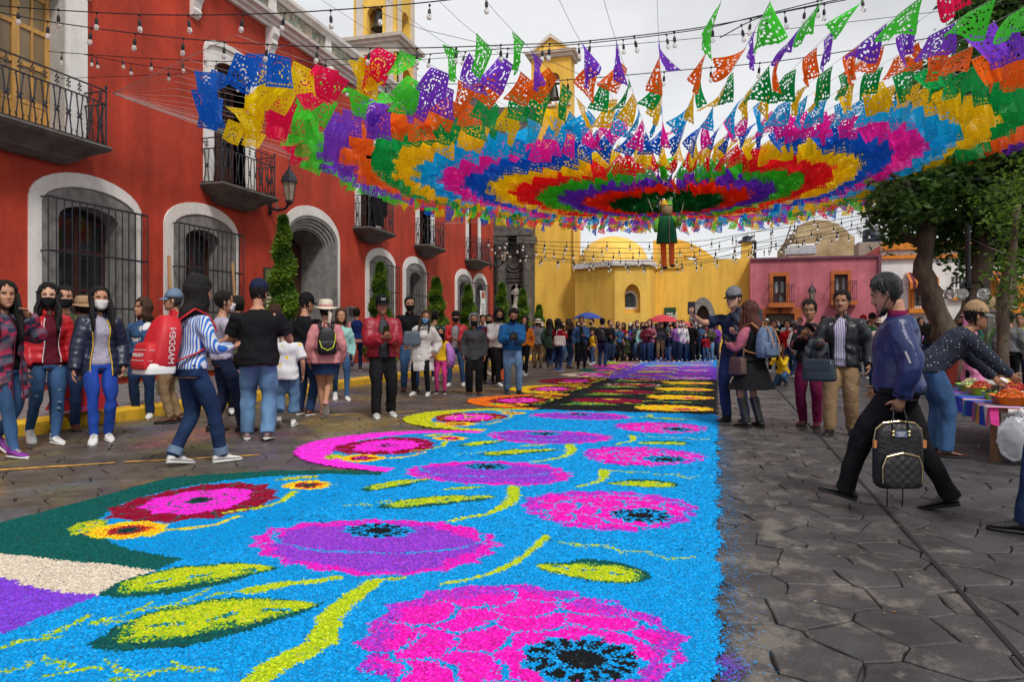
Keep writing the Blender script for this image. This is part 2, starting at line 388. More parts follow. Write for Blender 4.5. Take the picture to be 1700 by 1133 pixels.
# ------------------------------------------------------------ sawdust carpet: every grain cell of the mesh has one colour of dyed sawdust
BLUE=(0.0,.27,.66); CYAN=(.01,.36,.72); MAG=(.80,.01,.42); PUR=(.20,.035,.52); VIO=(.36,.05,.55); LIME=(.42,.52,.01); GRN=(.03,.22,.03); DTEAL=(.004,.085,.075)
BLK=(.008,.01,.012); CRIM=(.27,.004,.03); HOT=(.80,.02,.58); YEL=(.85,.55,.01); ORA=(.85,.16,.01); CREAM=(.62,.53,.42); PURB=(.16,.05,.60); WHITE=(.8,.75,.72)
PW = 2.70                                   # width of the straight panel, its right edge on x = 0
SEG = [(0.35, 11.0, BLUE), (11.0, 19.0, BLK), (19.0, 26.2, PURB), (26.2, 33.2, BLUE)]
SCAL = [CREAM, DTEAL, (.86,.03,.66), (.50,.52,.01), ORA, (.85,.50,.01), CRIM, CREAM, DTEAL, (.80,.02,.5), LIME, ORA]
def ysc(i): return 0.42 + i*2.66 if i < 4 else 11.05 + (i-4)*2.69    # start of each scallop

class Shapes:
    def __init__(s): s.items = []
S_ITEMS = []     # (kind, bbox, func(u,v)->mask or list of (mask,colour list)), painted in order
def vary(u, v): return 0.012*np.sin(23*u+11*v) + 0.010*np.sin(41*v-17*u+1.3) + .008*np.sin(67*u+2.1)
def flower(cx, cy, rx, ry, petals, body, edge, heart=None, seed=0, lobes=11, eye=None, gaps=None):
    """ruffled bloom: lobed outline, concentric rings of petals parted by lines of the ground colour"""
    rg = random.Random(seed); ph = [rg.uniform(0, 6.28) for _ in range(4)]; ex, ey = heart or (cx, cy)
    def fn(u, v):
        a = np.arctan2((v-cy)/ry, (u-cx)/rx); r = np.hypot((u-cx)/rx, (v-cy)/ry)
        out = 1 - .09*np.abs(np.sin(lobes*a/2+ph[0])) - .04*np.sin(3*a+ph[1])
        L_ = [(r < out, body)]
        L_.append(((r < out) & (r > out*.84 + .05*np.sin(5*a+ph[2]) - .05*np.sin(a)), edge))
        # parting lines, staggered ring by ring about the heart
        ah = np.arctan2((v-ey)/ry, (u-ex)/rx); rh = np.hypot((u-ex)/rx, (v-ey)/ry)
        if gaps:
            k = 0
            for rr, n in gaps:
                w = .018 + .008*np.sin(7*ah+k)
                ring = rr*(1 - .10*np.abs(np.sin(n*ah/2+ph[k % 4])))
                L_.append(((np.abs(rh-ring) < w) & (r < out*.97), None))
                fr = (ah+ph[k % 4]*2/n)/(2*np.pi/n); fr = np.abs(fr-np.round(fr))*2*np.pi/n*rh
                r1_ = gaps[k+1][0] if k+1 < len(gaps) else 1.3
                L_.append(((fr < .013) & (rh > ring) & (rh < r1_) & (r < out*.98), None)); k += 1
        if eye:
            e, bits = eye
            L_.append((rh < e*1.12*(1+.1*np.sin(9*ah)), None))
            L_.append((((rh < e*.48) | ((rh < e) & (rh > e*.58) & (np.sin(bits*ah) > -.35))) & (rh < e), [BLK]))
        return L_
    S_ITEMS.append(('flower', (cx-rx*1.15, cx+rx*1.15, cy-ry*1.15, cy+ry*1.15), fn))
def leaf(p, q, w, cols=None, seed=0, bend=.12, vein=True):
    (x0, y0), (x1, y1) = p, q; l = math.hypot(x1-x0, y1-y0); ux, uy = (x1-x0)/l, (y1-y0)/l
    body, dark = cols or ([LIME, LIME, (.30,.48,.01), (.55,.55,.02)], [DTEAL, DTEAL, (.004,.06,.06)])
    def fn(u, v):
        a = ((u-x0)*ux + (v-y0)*uy)/l; b = (-(u-x0)*uy + (v-y0)*ux) - bend*l*a*(1-a)*4*.5
        half = w*np.power(np.clip(np.sin(np.pi*np.clip(a,0,1)**.8),0,1), .8)
        ins = (a > 0) & (a < 1) & (np.abs(b) < half)
        L_ = [(ins, dark), ((a > .10) & (a < .97) & (b < half*.93) & (b > -half*.62), [LIME, GRN, DTEAL, (.12,.3,.03)]), ((a > .16) & (a < .95) & (b < half*(.80+.06*np.sin(30*a))) & (b > -half*(.42+.10*np.sin(21*a))), body)]
        if vein: L_.append((ins & (a > .2) & (np.abs(b + .10*w*np.sin(17*a)) < .035*w+.006) & (np.sin(26*a) > -.2), [BLUE, GRN, DTEAL]))
        return L_
    m = w*1.6 + .1*l
    S_ITEMS.append(('leaf', (min(x0,x1)-m, max(x0,x1)+m, min(y0,y1)-m, max(y0,y1)+m), fn))
def stem_(pts, w0, w1, cols=None, kind='stem', dash=0.0):
    pts = np.array(pts, float)
    # smooth the polyline (Catmull-Rom)
    P_ = np.vstack([2*pts[0]-pts[1], pts, 2*pts[-1]-pts[-2]]); q = []
    for i in range(1, len(P_)-2):
        for t in np.linspace(0, 1, 9)[:-1]:
            q.append(.5*((2*P_[i]) + (-P_[i-1]+P_[i+1])*t + (2*P_[i-1]-5*P_[i]+4*P_[i+1]-P_[i+2])*t*t + (-P_[i-1]+3*P_[i]-3*P_[i+1]+P_[i+2])*t**3))
    q.append(pts[-1]); q = np.array(q)
    c_ = cols or [LIME, LIME, (.30,.48,.01), (.5,.6,.03)]
    def fn(u, v):
        best = np.full(u.shape, 9.0); s = np.zeros(u.shape)
        for i in range(len(q)-1):
            d = q[i+1]-q[i]; l2 = d@d + 1e-9; t = np.clip(((u-q[i,0])*d[0]+(v-q[i,1])*d[1])/l2, 0, 1)
            dd = np.hypot(u-q[i,0]-t*d[0], v-q[i,1]-t*d[1]); k = dd < best
            best = np.where(k, dd, best); s = np.where(k, (i+t)/(len(q)-1), s)
        m = best < (w0+(w1-w0)*s)/2
        if dash: m &= np.sin(s*dash) > -.55
        return [(m, c_)]
    S_ITEMS.append((kind, (q[:,0].min()-w0-w1, q[:,0].max()+w0+w1, q[:,1].min()-w0-w1, q[:,1].max()+w0+w1), fn))
def sprig(p, q, n=5, w=.022, side=.16):
    (x0, y0), (x1, y1) = p, q; l = math.hypot(x1-x0, y1-y0); ux, uy = (x1-x0)/l, (y1-y0)/l
    c_ = [LIME, (.16,.38,.03), LIME, (.2,.45,.05)]
    stem_([p, ((x0+x1)/2 - uy*.05*l, (y0+y1)/2 + ux*.05*l), q], w, w*.6, c_, 'sprig', dash=34)
    for i in range(n):
        t = (i+.6)/n; s = 1 if i % 2 else -1; bx, by = x0+ux*l*t - uy*.04*l, y0+uy*l*t + ux*.04*l
        stem_([(bx, by), (bx+ux*side*.75 - uy*s*side*.42, by+uy*side*.75+ux*s*side*.42)], w*1.1, w*.7, c_, 'sprig')

G2 = lambda x, y: ground(x, y)[:2]
PK = [MAG, MAG, (.72,.0,.36), (.85,.03,.52)]; PKE = [VIO, (.45,.03,.5), MAG, PUR]; PU = [PUR, PUR, (.27,.05,.58), VIO]; PUE = [MAG, (.7,.0,.45), MAG, VIO]
def blue_unit(y, near):
    """one repeat of the blue panel: pink bloom at the right, violet one at the left, leaves and curling stems"""
    flower(-.76 if y == 2.78 else -.70, y, .66 if y == 2.78 else .61, .58, 1, PK, PKE, (-.47, y-.14), seed=int(y*10), lobes=17, eye=(.30, 15), gaps=[(.52, 9), (.80, 12), (1.08, 15)])
    yv = y + 1.0
    if y < 1: return
    flower(-1.85, yv, .75, .54, 1, PU, PUE, (-1.95, yv+.24), seed=int(y*10)+3, lobes=19, eye=(.25, 13), gaps=[(.9, 3)])
    if y == 2.78: return
    leaf((-.26, y+.92), (-.84, y+.80), .15, seed=1, bend=-.10)                                  # leaf left of the right edge
    leaf((-2.56, y+.05), (-2.22, y+.62), .12, seed=2, bend=.10)
    leaf((-2.22, y-.42), (-1.52, y+.14), .15, seed=3, bend=.10)
    leaf((-2.0, y+.26), (-1.72, y+.42), .05, ([LIME, (.3, .45, .02)], [LIME, LIME]), bend=0, vein=False)
    stem_([(-1.50, y+.47), (-1.40, y+.05), (-1.43, y-.32), (-1.62, y-.62)], .11, .04)
    stem_([(-.93, y+1.34), (-.89, y+.95), (-1.03, y+.62)], .09, .035)
    sprig((-.86, y+1.34), (-.15, y+1.22), 6)
    sprig((-2.45, y-.42), (-2.0, y-.15), 4)
# scallop ornaments
def scallop_bloom(i):
    y0 = ysc(i); cy = y0+1.33; base = SEG[0][2] if i < 4 else BLK if i < 7 else PURB if i < 10 else BLUE
    def fn(u, v): return [((((u+2.68)/(1.30 if i == 1 else 1.12))**2 + ((v-cy)/1.16)**2 < 1) & (u < -2.60), [base, tuple(c*.85 for c in base)])]
    S_ITEMS.append(('scallop_field', (-4.1, -2.5, cy-1.3, cy+1.3), fn))
    cx, cyf = (-3.42 if i == 1 else -3.24), cy
    ctr = [HOT, HOT, (.75,.03,.62)]; rim = [CRIM, (.22,.0,.02)]
    flower(cx-.08, cyf-.02, .52, .64, 1, rim, rim, (cx-.1, cyf), seed=i, lobes=13, gaps=[(.62, 13)])
    flower(cx-.09, cyf-.01, .345, .42, 1, ctr, ctr, (cx-.1, cyf), seed=i+3, lobes=9, eye=(.24, 60), gaps=[(.55, 7)])
    leaf((cx-.36, cyf-.62), (cx-.22, cyf-.95), .10, ([LIME, YEL, (.5,.5,.02)], [LIME, (.3,.4,.02)]), bend=.1)
    leaf((cx+.0, cyf+.78), (cx+.28, cyf+1.02), .07, ([LIME, YEL], [LIME, LIME]), bend=-.1)
    for fx, fy, s in ((cx+.02, cyf-.78, 1), (cx+.36, cyf+.66, .85)):
        flower(fx, fy, .24*s, .21*s, 1, [YEL, ORA, (.8,.6,.02)], [YEL, YEL, LIME], (fx, fy), seed=i+7, lobes=9, gaps=None)
        flower(fx, fy, .14*s, .12*s, 1, [CRIM, (.3,.02,.0)], [CRIM, ORA], (fx, fy), seed=i+9, lobes=7, eye=(.42, 60))
    stem_([(cx+.30, cyf-.30), (cx+.48, cyf+.05), (cx+.40, cyf+.42)], .03, .06)
    stem_([(cx+.22, cyf-.72), (cx+.40, cyf-.6), (cx+.46, cyf-.32)], .05, .03, [LIME, YEL])
for k in range(1, 12): scallop_bloom(k)
for k, y in enumerate((0.62, 2.78, 4.95, 7.15, 9.32)): blue_unit(y, True) if y < 9 else None
flower(-.68, 9.32, .60, .56, 1, PK, PKE, (-.47, 9.2), seed=93, lobes=17, eye=(.30, 15), gaps=[(.52, 9), (.80, 12)])
flower(-1.85, 10.3, .74, .46, 1, PU, PUE, (-1.95, 10.5), seed=94, lobes=19, eye=(.25, 13), gaps=None)
leaf((-.98, 10.35), (-.22, 10.3), .09, bend=-.1); stem_([(-.95, 10.75), (-.9, 10.5), (-1.2, 10.3)], .07, .03)
# bits seen only near the camera
leaf(G2(150, 1075), G2(535, 1008), .235, seed=9, bend=.12); leaf(G2(165, 992), G2(465, 945), .20, seed=8, bend=.12); stem_([G2(560, 965), G2(500, 972), G2(415, 985)], .05, .09)
stem_([G2(625, 968), G2(560, 1020), G2(535, 1060)], .08, .13); stem_([G2(535, 1072), G2(470, 1105), G2(390, 1160)], .13, .09)
leaf(G2(640, 966), G2(678, 966), .03, ([LIME, (.3,.45,.02)], [LIME, LIME]), bend=0, vein=False)
stem_([G2(905, 895), G2(880, 920), G2(820, 955), G2(730, 975)], .055, .03); leaf(G2(1085, 964), G2(885, 945), .17, bend=-.10); 
sprig(G2(-10, 1085), G2(375, 990), 7, .024, .2); sprig(G2(360, 1118), G2(40, 1105), 6, .024, .17); sprig(G2(930, 905), G2(1130, 935), 6, .02, .14)
# black panel: crimson and yellow blooms with green leaves; violet and far blue panels follow the same drawing
YB = [YEL, YEL, (.8,.5,.02)]; CB = [CRIM, (.24,.0,.04)]
for k in range(4):
    y = 11.75 + k*1.98
    flower(-.66, y, .62, .50, 1, YB, [YEL, ORA, YEL], (-.45, y-.1), seed=k, lobes=15, gaps=None)
    flower(-.45, y-.12, .22, .14, 1, [ORA, CRIM, MAG], [MAG, ORA], seed=k+20, lobes=7)
    flower(-1.80, y+1.0, .66, .46, 1, CB, CB if k < 2 else [CRIM, WHITE, CRIM], seed=k+30, lobes=13, gaps=[(.6, 9)])
    flower(-1.80, y+1.25, .18, .10, 1, [YEL, (.5,.4,.02)], [YEL, ORA], seed=k+40, lobes=7)
    cg = ([LIME, GRN, (.3,.48,.01)], [GRN, (.02,.13,.06)])
    leaf((-2.5, y+.12), (-1.5, y+.3), .14, cg); leaf((-2.4, y+.5), (-1.7, y+.42), .10, cg); leaf((-1.0, y+.98), (-.2, y+.98), .10, cg)
    stem_([(-1.25, y+.1), (-1.15, y+.4), (-1.5, y+.6)], .06, .05); stem_([(-1.2, y+1.05), (-.95, y+1.3), (-1.0, y+1.55)], .05, .06)
for k in range(7):
    y = 19.6 + k*1.95; f_ = y < 26
    flower(-.66, y, .60, .46, 1, [HOT, WHITE, (.7,.25,.6)] if k % 2 == 0 else [VIO, HOT, PUR], [HOT, VIO], (-.5, y), seed=k+50, lobes=15)
    flower(-1.80, y+.95, .64, .42, 1, [YEL, ORA] if f_ and k % 2 else [CRIM, HOT] if f_ else [PUR, VIO, HOT], [YEL, LIME] if f_ else [PUR, MAG], seed=k+60, lobes=15)
    leaf((-2.5, y+.1), (-1.5, y+.25), .13, ([LIME, GRN], [GRN, LIME])); leaf((-1.0, y+.95), (-.25, y+.95), .09, ([LIME, GRN], [GRN, LIME]))
    stem_([(-1.2, y+.1), (-1.15, y+.5), (-1.5, y+.7)], .08, .06)

def carpet_band(y0, y1, s):
    nu, nv = int(4.36/s), max(2, int((y1-y0)/s)); ue = np.linspace(-4.30, .06, nu+1); ve = np.linspace(y0, y1, nv+1)
    U, V = np.meshgrid((ue[1:]+ue[:-1])/2, (ve[1:]+ve[:-1])/2); sh = U.shape
    js = min(.012, .006 + s*.35)
    u = U + nrg.normal(0, js, sh)*.8 + vary(U, V)*.5; v = V + nrg.normal(0, js, sh)*.8 + vary(V, U)*.5
    pid = np.zeros(sh, np.int32); colr = np.zeros(sh + (3,), np.float32)
    def put(mask, cols, part=None):
        if cols is not None:
            pick = nrg.integers(0, len(cols), sh); colr[mask] = np.array(cols, np.float32)[pick][mask]
        else: colr[mask] = ground_c[mask]
        if part is not None: pid[mask] = part
    inside = (u > -PW) & (u < .012 + .012*np.sin(V*9) + .008*np.sin(V*31))
    for i, (a, b, c_) in enumerate(SEG):
        m_ = inside & (v >= a) & (v < b)
        put(m_, [c_, c_, tuple(x*.78 for x in c_), tuple(min(1, x*1.2+.012) for x in c_)] if c_ is not BLK else [BLK, BLK, (.02,.02,.02)], PARTS(('carpet_panel', i)))
    vio = (v > 18.6) & (v < 33) & (np.abs(u+PW+.0) < .22); put(vio & inside, [PURB, (.2,.08,.6)])
    for i, c_ in enumerate(SCAL):
        ys = ysc(i); m_ = (u <= -PW) & ((((u+PW)/1.52)**2 + ((v-ys-1.33)/1.33)**2) < 1)
        if i == 0: m_ = (u <= -PW) & (v > .42) & (v < 3.08) & (((u+PW)/1.52)**2 + ((np.maximum(v, 1.75)-1.75)/1.33)**2*(.35) < 1)
        if i == 1: m_ = (u <= -PW) & (v > 3.06) & ((np.abs((u+PW)/1.93)**2 + ((v-4.05)/np.where(v > 4.05, 1.68, 1.3))**2) < 1)
        put(m_, [c_, c_, tuple(x*.88 for x in c_), tuple(min(1, x*1.1) for x in c_)], PARTS(('scallop', i)))
    if y0 < 3:   # the violet stretch beside the cream one
        put((u <= -PW) & (v < 2.72 + .05*np.sin(u*7)) & (pid > 0), [PURB, PUR, (.2,.06,.62)])
    ground_c = colr.copy()
    for n, (kind, bb, fn) in enumerate(S_ITEMS):
        if bb[3] < y0-.05 or bb[2] > y1+.05: continue
        i0, i1 = np.searchsorted(ve, [bb[2]-.05, bb[3]+.05]); j0, j1 = np.searchsorted(ue, [bb[0]-.05, bb[1]+.05])
        i0 = max(0, i0-1); j0 = max(0, j0-1)
        if i1 <= i0 or j1 <= j0: continue
        sl = (slice(i0, i1), slice(j0, j1)); uu, vv = u[sl], v[sl]
        first = True
        for mask, cols in fn(uu, vv):
            full = np.zeros(sh, bool); full[sl] = mask; full &= pid > 0
            if cols is None: colr[full] = ground_c[full]
            else:
                a_ = np.array(cols, np.float32); sub = colr[sl]; msk = full[sl]; pk = nrg.integers(0, len(cols), uu.shape); sub[msk] = a_[pk][msk]
            if first: pid[full] = PARTS((kind, n)); first = False
    # stray grains of the neighbouring colours and of pale wood
    stray = nrg.random(sh) < .05; colr[stray] = colr[stray]*.55 + .02
    stray = nrg.random(sh) < .02; colr[stray] = colr[stray]*.6 + np.array((.06, .2, .3))*.6*(nrg.random((stray.sum(), 1)))
    colr *= (1 + nrg.normal(0, .16, sh))[..., None]; np.clip(colr, .002, .95, out=colr)
    # corner points: jittered grains, a few millimetres of relief
    UU, VV = np.meshgrid(ue, ve); jit = .30*s
    X = UU + nrg.uniform(-jit, jit, UU.shape); Y = VV + nrg.uniform(-jit, jit, UU.shape); Y[0] = VV[0]; Y[-1] = VV[-1]
    Z = .012 + nrg.uniform(-1, 1, UU.shape)*min(.0045, s*.45) + .003*np.sin(UU*13+VV*7)*np.sin(VV*11)
    idx = np.arange((nu+1)*(nv+1)).reshape(nv+1, nu+1)
    quads = np.stack([idx[:-1,:-1], idx[:-1,1:], idx[1:,1:], idx[1:,:-1]], -1)
    return np.stack([X, Y, Z], -1).reshape(-1, 3), quads.reshape(-1, 4), colr.reshape(-1, 3), pid.reshape(-1)
PART_ID = {}
def PARTS(k):
    if k not in PART_ID: PART_ID[k] = len(PART_ID) + 1
    return PART_ID[k]
m_saw, N, K, b = node_mat('dyed_sawdust')
at_ = N.new('ShaderNodeAttribute'); at_.attribute_name = 'dye'; K(at_.outputs['Color'], b.inputs['Base Color'])
b.inputs['Roughness'].default_value = .95; b.inputs['Specular IOR Level'].default_value = .08
g_ = N.new('ShaderNodeNewGeometry'); n_ = N.new('ShaderNodeTexNoise'); n_.inputs['Scale'].default_value = 210; n_.inputs['Detail'].default_value = 3; K(g_.outputs['Position'], n_.inputs['Vector'])
rr = N.new('ShaderNodeValToRGB'); rr.color_ramp.elements[0].position = .35; rr.color_ramp.elements[0].color = (.72,)*3 + (1,); rr.color_ramp.elements[1].position = .66; rr.color_ramp.elements[1].color = (1.25,)*3 + (1,)
K(n_.outputs['Fac'], rr.inputs[0]); x_ = N.new('ShaderNodeMix'); x_.data_type = 'RGBA'; x_.blend_type = 'MULTIPLY'; x_.inputs[0].default_value = 1
K(at_.outputs['Color'], x_.inputs[6]); K(rr.outputs[0], x_.inputs[7]); K(x_.outputs[2], b.inputs['Base Color'])
bp_ = N.new('ShaderNodeBump'); bp_.inputs['Strength'].default_value = .5; bp_.inputs['Distance'].default_value = .006; K(n_.outputs['Fac'], bp_.inputs['Height']); K(bp_.outputs[0], b.inputs['Normal'])

carpet = empty('sawdust_carpet', (-1.35, 17, 0), 'long carpet of dyed sawdust with flowers laid along the street', 'sawdust carpet')
allv, allq, allc, allp = [], [], [], []; off = 0
for y0, y1, s in ((.4, 1.5, .04), (1.5, 4.1, .008), (4.1, 6.6, .013), (6.6, 11.05, .022), (11.05, 19.0, .035), (19.0, 33.2, .06)):
    v_, q_, c_, p_ = carpet_band(y0, y1, s); keep = p_ > 0
    if y1 == 4.1:
        cc = v_[q_[:, 0]]; keep &= (cc[:, 0]*CT + cc[:, 1]*ST)*F > -1050*(-cc[:, 0]*ST + cc[:, 1]*CT)
    allv.append(v_); allq.append(q_[keep] + off); allc.append(c_[keep]); allp.append(p_[keep]); off += len(v_)
allv = np.concatenate(allv); allq = np.concatenate(allq); allc = np.concatenate(allc); allp = np.concatenate(allp)
for (kind, n), pid in PART_ID.items():
    sel = allp == pid
    if not sel.any(): continue
    q = allq[sel]; uniq, inv = np.unique(q, return_inverse=True); V = allv[uniq]; q = inv.reshape(-1, 4)
    o = V.mean(0); o[2] = 0; me = bpy.data.meshes.new(kind); V = (V - o).astype(np.float32)
    me.vertices.add(len(V)); me.vertices.foreach_set('co', V.ravel()); me.loops.add(q.size); me.loops.foreach_set('vertex_index', q.ravel().astype(np.int32))
    me.polygons.add(len(q)); me.polygons.foreach_set('loop_start', np.arange(0, q.size, 4, dtype=np.int32)); me.update(calc_edges=True)
    at2 = me.attributes.new('dye', 'FLOAT_COLOR', 'FACE'); c4 = np.ones((len(q), 4), np.float32); c4[:, :3] = allc[sel]; at2.data.foreach_set('color', c4.ravel())
    me.materials.append(m_saw); oo_ = link(kind, me, tuple(o), carpet)
    if kind == 'sprig': oo_['kind'] = 'stuff'
# ------------------------------------------------------------ red town palace along the left side of the street
WX = -11.7
m_red = mat('brick_red_stucco', (0.42, 0.042, 0.018), 0.85, 0.22, 0.8, 0.35, 18)
weather(m_red, .55)
m_white = mat('white_lime_paint', (0.74, 0.72, 0.69), 0.7, 0.06, 2.5, 0.25, 30)
weather(m_white, .3)
m_stonec = mat('grey_carved_stone', (0.21, 0.20, 0.19), 0.8, 0.28, 5, 0.5, 45)
m_stoned = mat('dark_volcanic_stone', (0.105, 0.092, 0.082), 0.85, 0.4, 3, 0.6, 35)
m_iron = mat('black_wrought_iron', (0.012, 0.014, 0.022), 0.45, 0.3, 12, 0.2, 60, spec=0.5)
m_wood = mat('dark_varnished_wood', (0.06, 0.018, 0.012), 0.45, 0.4, 4, 0.3, 30, stretch=(6, 6, .6))
m_honey = mat('honey_coloured_pine', (0.50, 0.27, 0.07), 0.5, 0.25, 4, 0.25, 30, stretch=(6, 6, .7))
m_glass = mat('dark_window_glass', (0.018, 0.02, 0.022), 0.06, 0.5, 1.5, spec=0.6)
m_curt = mat('amber_pane_glass', (0.22, 0.15, 0.07), 0.15, 0.35, 1.2, spec=0.5)  # plain amber base colour for the near balcony panes
m_dark = mat('painted_interior_shade', (0.012, 0.010, 0.009), 0.9, 0.3, 3)  # near-black colour stands in for the shade inside the rooms
m_tile = None
m_tal, N, K, b = node_mat('talavera_tile_lattice')
tcx = N.new('ShaderNodeTexCoord'); vo = N.new('ShaderNodeTexVoronoi'); vo.inputs['Scale'].default_value = 9; K(tcx.outputs['Object'], vo.inputs['Vector'])
rp_ = N.new('ShaderNodeValToRGB'); e = rp_.color_ramp.elements; e[0].position = .0; e[0].color = (.16, .17, .12, 1); e[1].position = 1; e[1].color = (.42, .37, .28, 1)
for p_, c_ in ((.35, (.07, .14, .10, 1)), (.55, (.40, .33, .22, 1)), (.75, (.16, .09, .05, 1))): q_ = e.new(p_); q_.color = c_
K(vo.outputs['Color'], rp_.inputs[0]); K(rp_.outputs[0], b.inputs['Base Color']); b.inputs['Roughness'].default_value = .4

pal = empty('red_building', (WX, 20, 0), 'long brick red colonial building with white window surrounds and iron balconies', 'building')
fY = lambda a, b, d: (WX + d, a, b)         # street coordinate, height, depth towards the street
# (y0, y1) of the white surround, stone frame, opening; tops
def W_(x): return on_wall(x, WX)
WIN = [dict(o=(46, 234), s=(67, 226), d=(97, 197)), dict(o=(271, 394), s=(286, 389), d=(308, 365)), dict(o=(606, 656), s=(612, 653), d=(622, 645)),
       dict(o=(668, 707), s=(673, 705), d=(681, 699)), dict(o=(755, 783.5), s=(758.5, 781), d=(763, 776)), dict(o=(784.5, 808), s=(787, 806), d=(791, 802))]
holes = []
TOP = dict(o=(3.62, 4.24), s=(3.55, 3.98), d=(3.35, 3.62)); TOPD = dict(o=(4.05, 4.98), s=(3.95, 4.70), d=(3.78, 4.32))
for w in WIN: w['Y'] = {k: (W_(w[k][0]), W_(w[k][1])) for k in 'osd'}
door = dict(Y=dict(o=(W_(468), W_(563)), s=(W_(475.5), W_(560)), d=(W_(483), W_(545))))
for w in WIN: holes.append(arch(*w['Y']['s'], .45, *TOP['s']))
holes.append(arch(*door['Y']['s'], .02, *TOPD['s']))
BAL = [(8.0, 11.35, 9.55, 10.95, 11.42, True)]     # near end, far end, window opening, right edge of the white surround
for a, e_, w0, w1 in ((335, 456, 337, 422), (587, 653, 589, 631), (688, 737, 689.5, 720), (772, 812, 773, 797)):
    ya, yb = W_(a), on_wall(e_, WX + .55); wa, wb = W_(w0), W_(w1); BAL.append((ya, yb, wa + .34, wb - .38, wb, False))
UP = []
for (ya, yb, wa, wb, ws, h_) in BAL:
    oy0 = wa - .34 if not h_ else 9.0; UP.append((oy0, ws, wa, wb)); holes.append(arch(wa, wb, 4.72, 7.55, 7.85))
wl = MB(); wl.prism([(2, -.02), (38.2, -.02), (38.2, 9.5), (2, 9.5)], fY, 0, -.55, holes)
wl.box(-24, WX - .56, 37.7, 38.19, 0, 9.5); wl.box(-24, WX - .56, 2.01, 2.5, 0, 9.5); wl.box(-24, WX - .1, 2, 38.2, 9.501, 9.62)
wl.build('stucco_wall', m_red, pal)
MB().box(-13.4, -13.3, 2.6, 37.6, 0, 9.4).build('inner_wall', m_dark, pal)

def ringmb(lo, li, d0, d1):
    mb = MB(); n = len(lo)
    v = [fY(*p, d1) for p in lo] + [fY(*p, d1) for p in li] + [fY(*p, d0) for p in lo] + [fY(*p, d0) for p in li]
    f = []
    for i in range(n - 1):
        f += [(i, i+1, n+i+1, n+i), (2*n+i, 2*n+i+1, i+1, i), (n+i, n+i+1, 3*n+i+1, 3*n+i)]
    f += [(0, n, 3*n, 2*n), (n-1, 2*n-1, 4*n-1, 3*n-1)]
    return mb.add(v, f)
def bars(mb, y0, y1, z0, z1, n, d, r=.011):
    pass
def grille(w, k):
    y0, y1 = w['Y']['s'][0] - .02, w['Y']['s'][1] + .10; z0, z1 = .62, 3.66; X = WX + .20; n = max(8, int(round((y1-y0)/.165)))
    g = empty('window_grille', (X, (y0+y1)/2, z0), parent=pal)
    first = None
    for i in range(n + 1):
        y = y0 + (y1-y0)*i/n
        if first is None:
            first = MB().tube([(X, y, z0), (X, y, z1)], .0125, 6).build('bar', m_iron, g); z_first = y
        else:
            c = first.copy(); COL.objects.link(c); c.location = first.location + Vector((0, y - z_first, 0))
    for z in (z0 + .02, z0 + 1.05, z0 + 2.05, z1 - .02):
        m = MB(); m.box(X-.008, X+.008, y0, y1, z-.018, z+.018); m.box(WX-.05, X-.009, y0-.012, y0+.012, z-.012, z+.012); m.box(WX-.05, X-.009, y1-.012, y1+.012, z-.012, z+.012)
        m.build('cross_bar', m_iron, g)
for k, w in enumerate(WIN):
    Y = w['Y']; n = 14
    win = empty('arched_window', (WX, sum(Y['d'])/2, .45), parent=pal)
    ringmb(arch(*Y['o'], .45, *TOP['o'], n), arch(*Y['s'], .45, *TOP['s'], n), -.02, .035).build('white_surround', m_white, win)
    ringmb(arch(*Y['s'], .45, *TOP['s'], n), arch(*Y['d'], .45, *TOP['d'], n), -.42, .006).build('stone_frame', m_stonec, win)
    MB().box(WX-.46, WX+.06, Y['o'][0], Y['o'][1], .30, .449).build('stone_sill', m_stonec, win); MB().box(WX-.46, WX-.2, Y['s'][0], Y['s'][1], .451, .56).build('inner_sill', m_stonec, win)
    a, b_ = Y['d']; c = (a+b_)/2
    fr = MB(); zb, zt = .55, 3.62
    for q in (a+.01, c-.05, b_-.09): fr.box(WX-.40, WX-.33, q, q+.08 if q != c-.05 else q+.10, zb, zt)
    for z in (.56, 1.25, 2.0, 2.75, 3.34): fr.box(WX-.395, WX-.335, a+.09, b_-.09, z, z+.06)
    fr.build('wooden_casement', m_wood, win)
    for y_ in ((a+.09, c-.05), (c+.05, b_-.09)):
        for z in ((.62, 1.25), (1.31, 2.0), (2.06, 2.75), (2.81, 3.34), (3.40, 3.6)):
            MB().box(WX-.372, WX-.36, y_[0]+.001, y_[1]-.001, z[0]+.001, z[1]-.001).build('pane', m_glass, win)
    grille(w, k)
# carriage door
Y = door['Y']; dr = empty('carriage_door', (WX, sum(Y['d'])/2, .15), parent=pal)
ringmb(arch(*Y['o'], .15, *TOPD['o'], 16), arch(*Y['s'], .15, *TOPD['s'], 16), -.02, .035).build('white_surround', m_white, dr)
s0, s1 = Y['s']; d0, d1 = Y['d']
for i in range(4):        # stepped mouldings of the stone frame
    f0, f1 = i/4, (i+1)/4; L0 = lambda f: arch(s0+(d0-s0)*f, s1+(d1-s1)*f, .15, TOPD['s'][0]+(TOPD['d'][0]-TOPD['s'][0])*f, TOPD['s'][1]+(TOPD['d'][1]-TOPD['s'][1])*f, 16)
    ringmb(L0(f0), L0(f1), -.5, .02 - .035*i).build('stone_moulding', m_stonec, dr)
ringmb(arch(d0+.001, d1-.001, .15, 3.775, 4.315, 16), arch(d0+.05, d1-.05, .15, 3.74, 4.26, 16), -1.05, -.12).build('stone_reveal', m_stonec, dr)
c = (d0+d1)/2
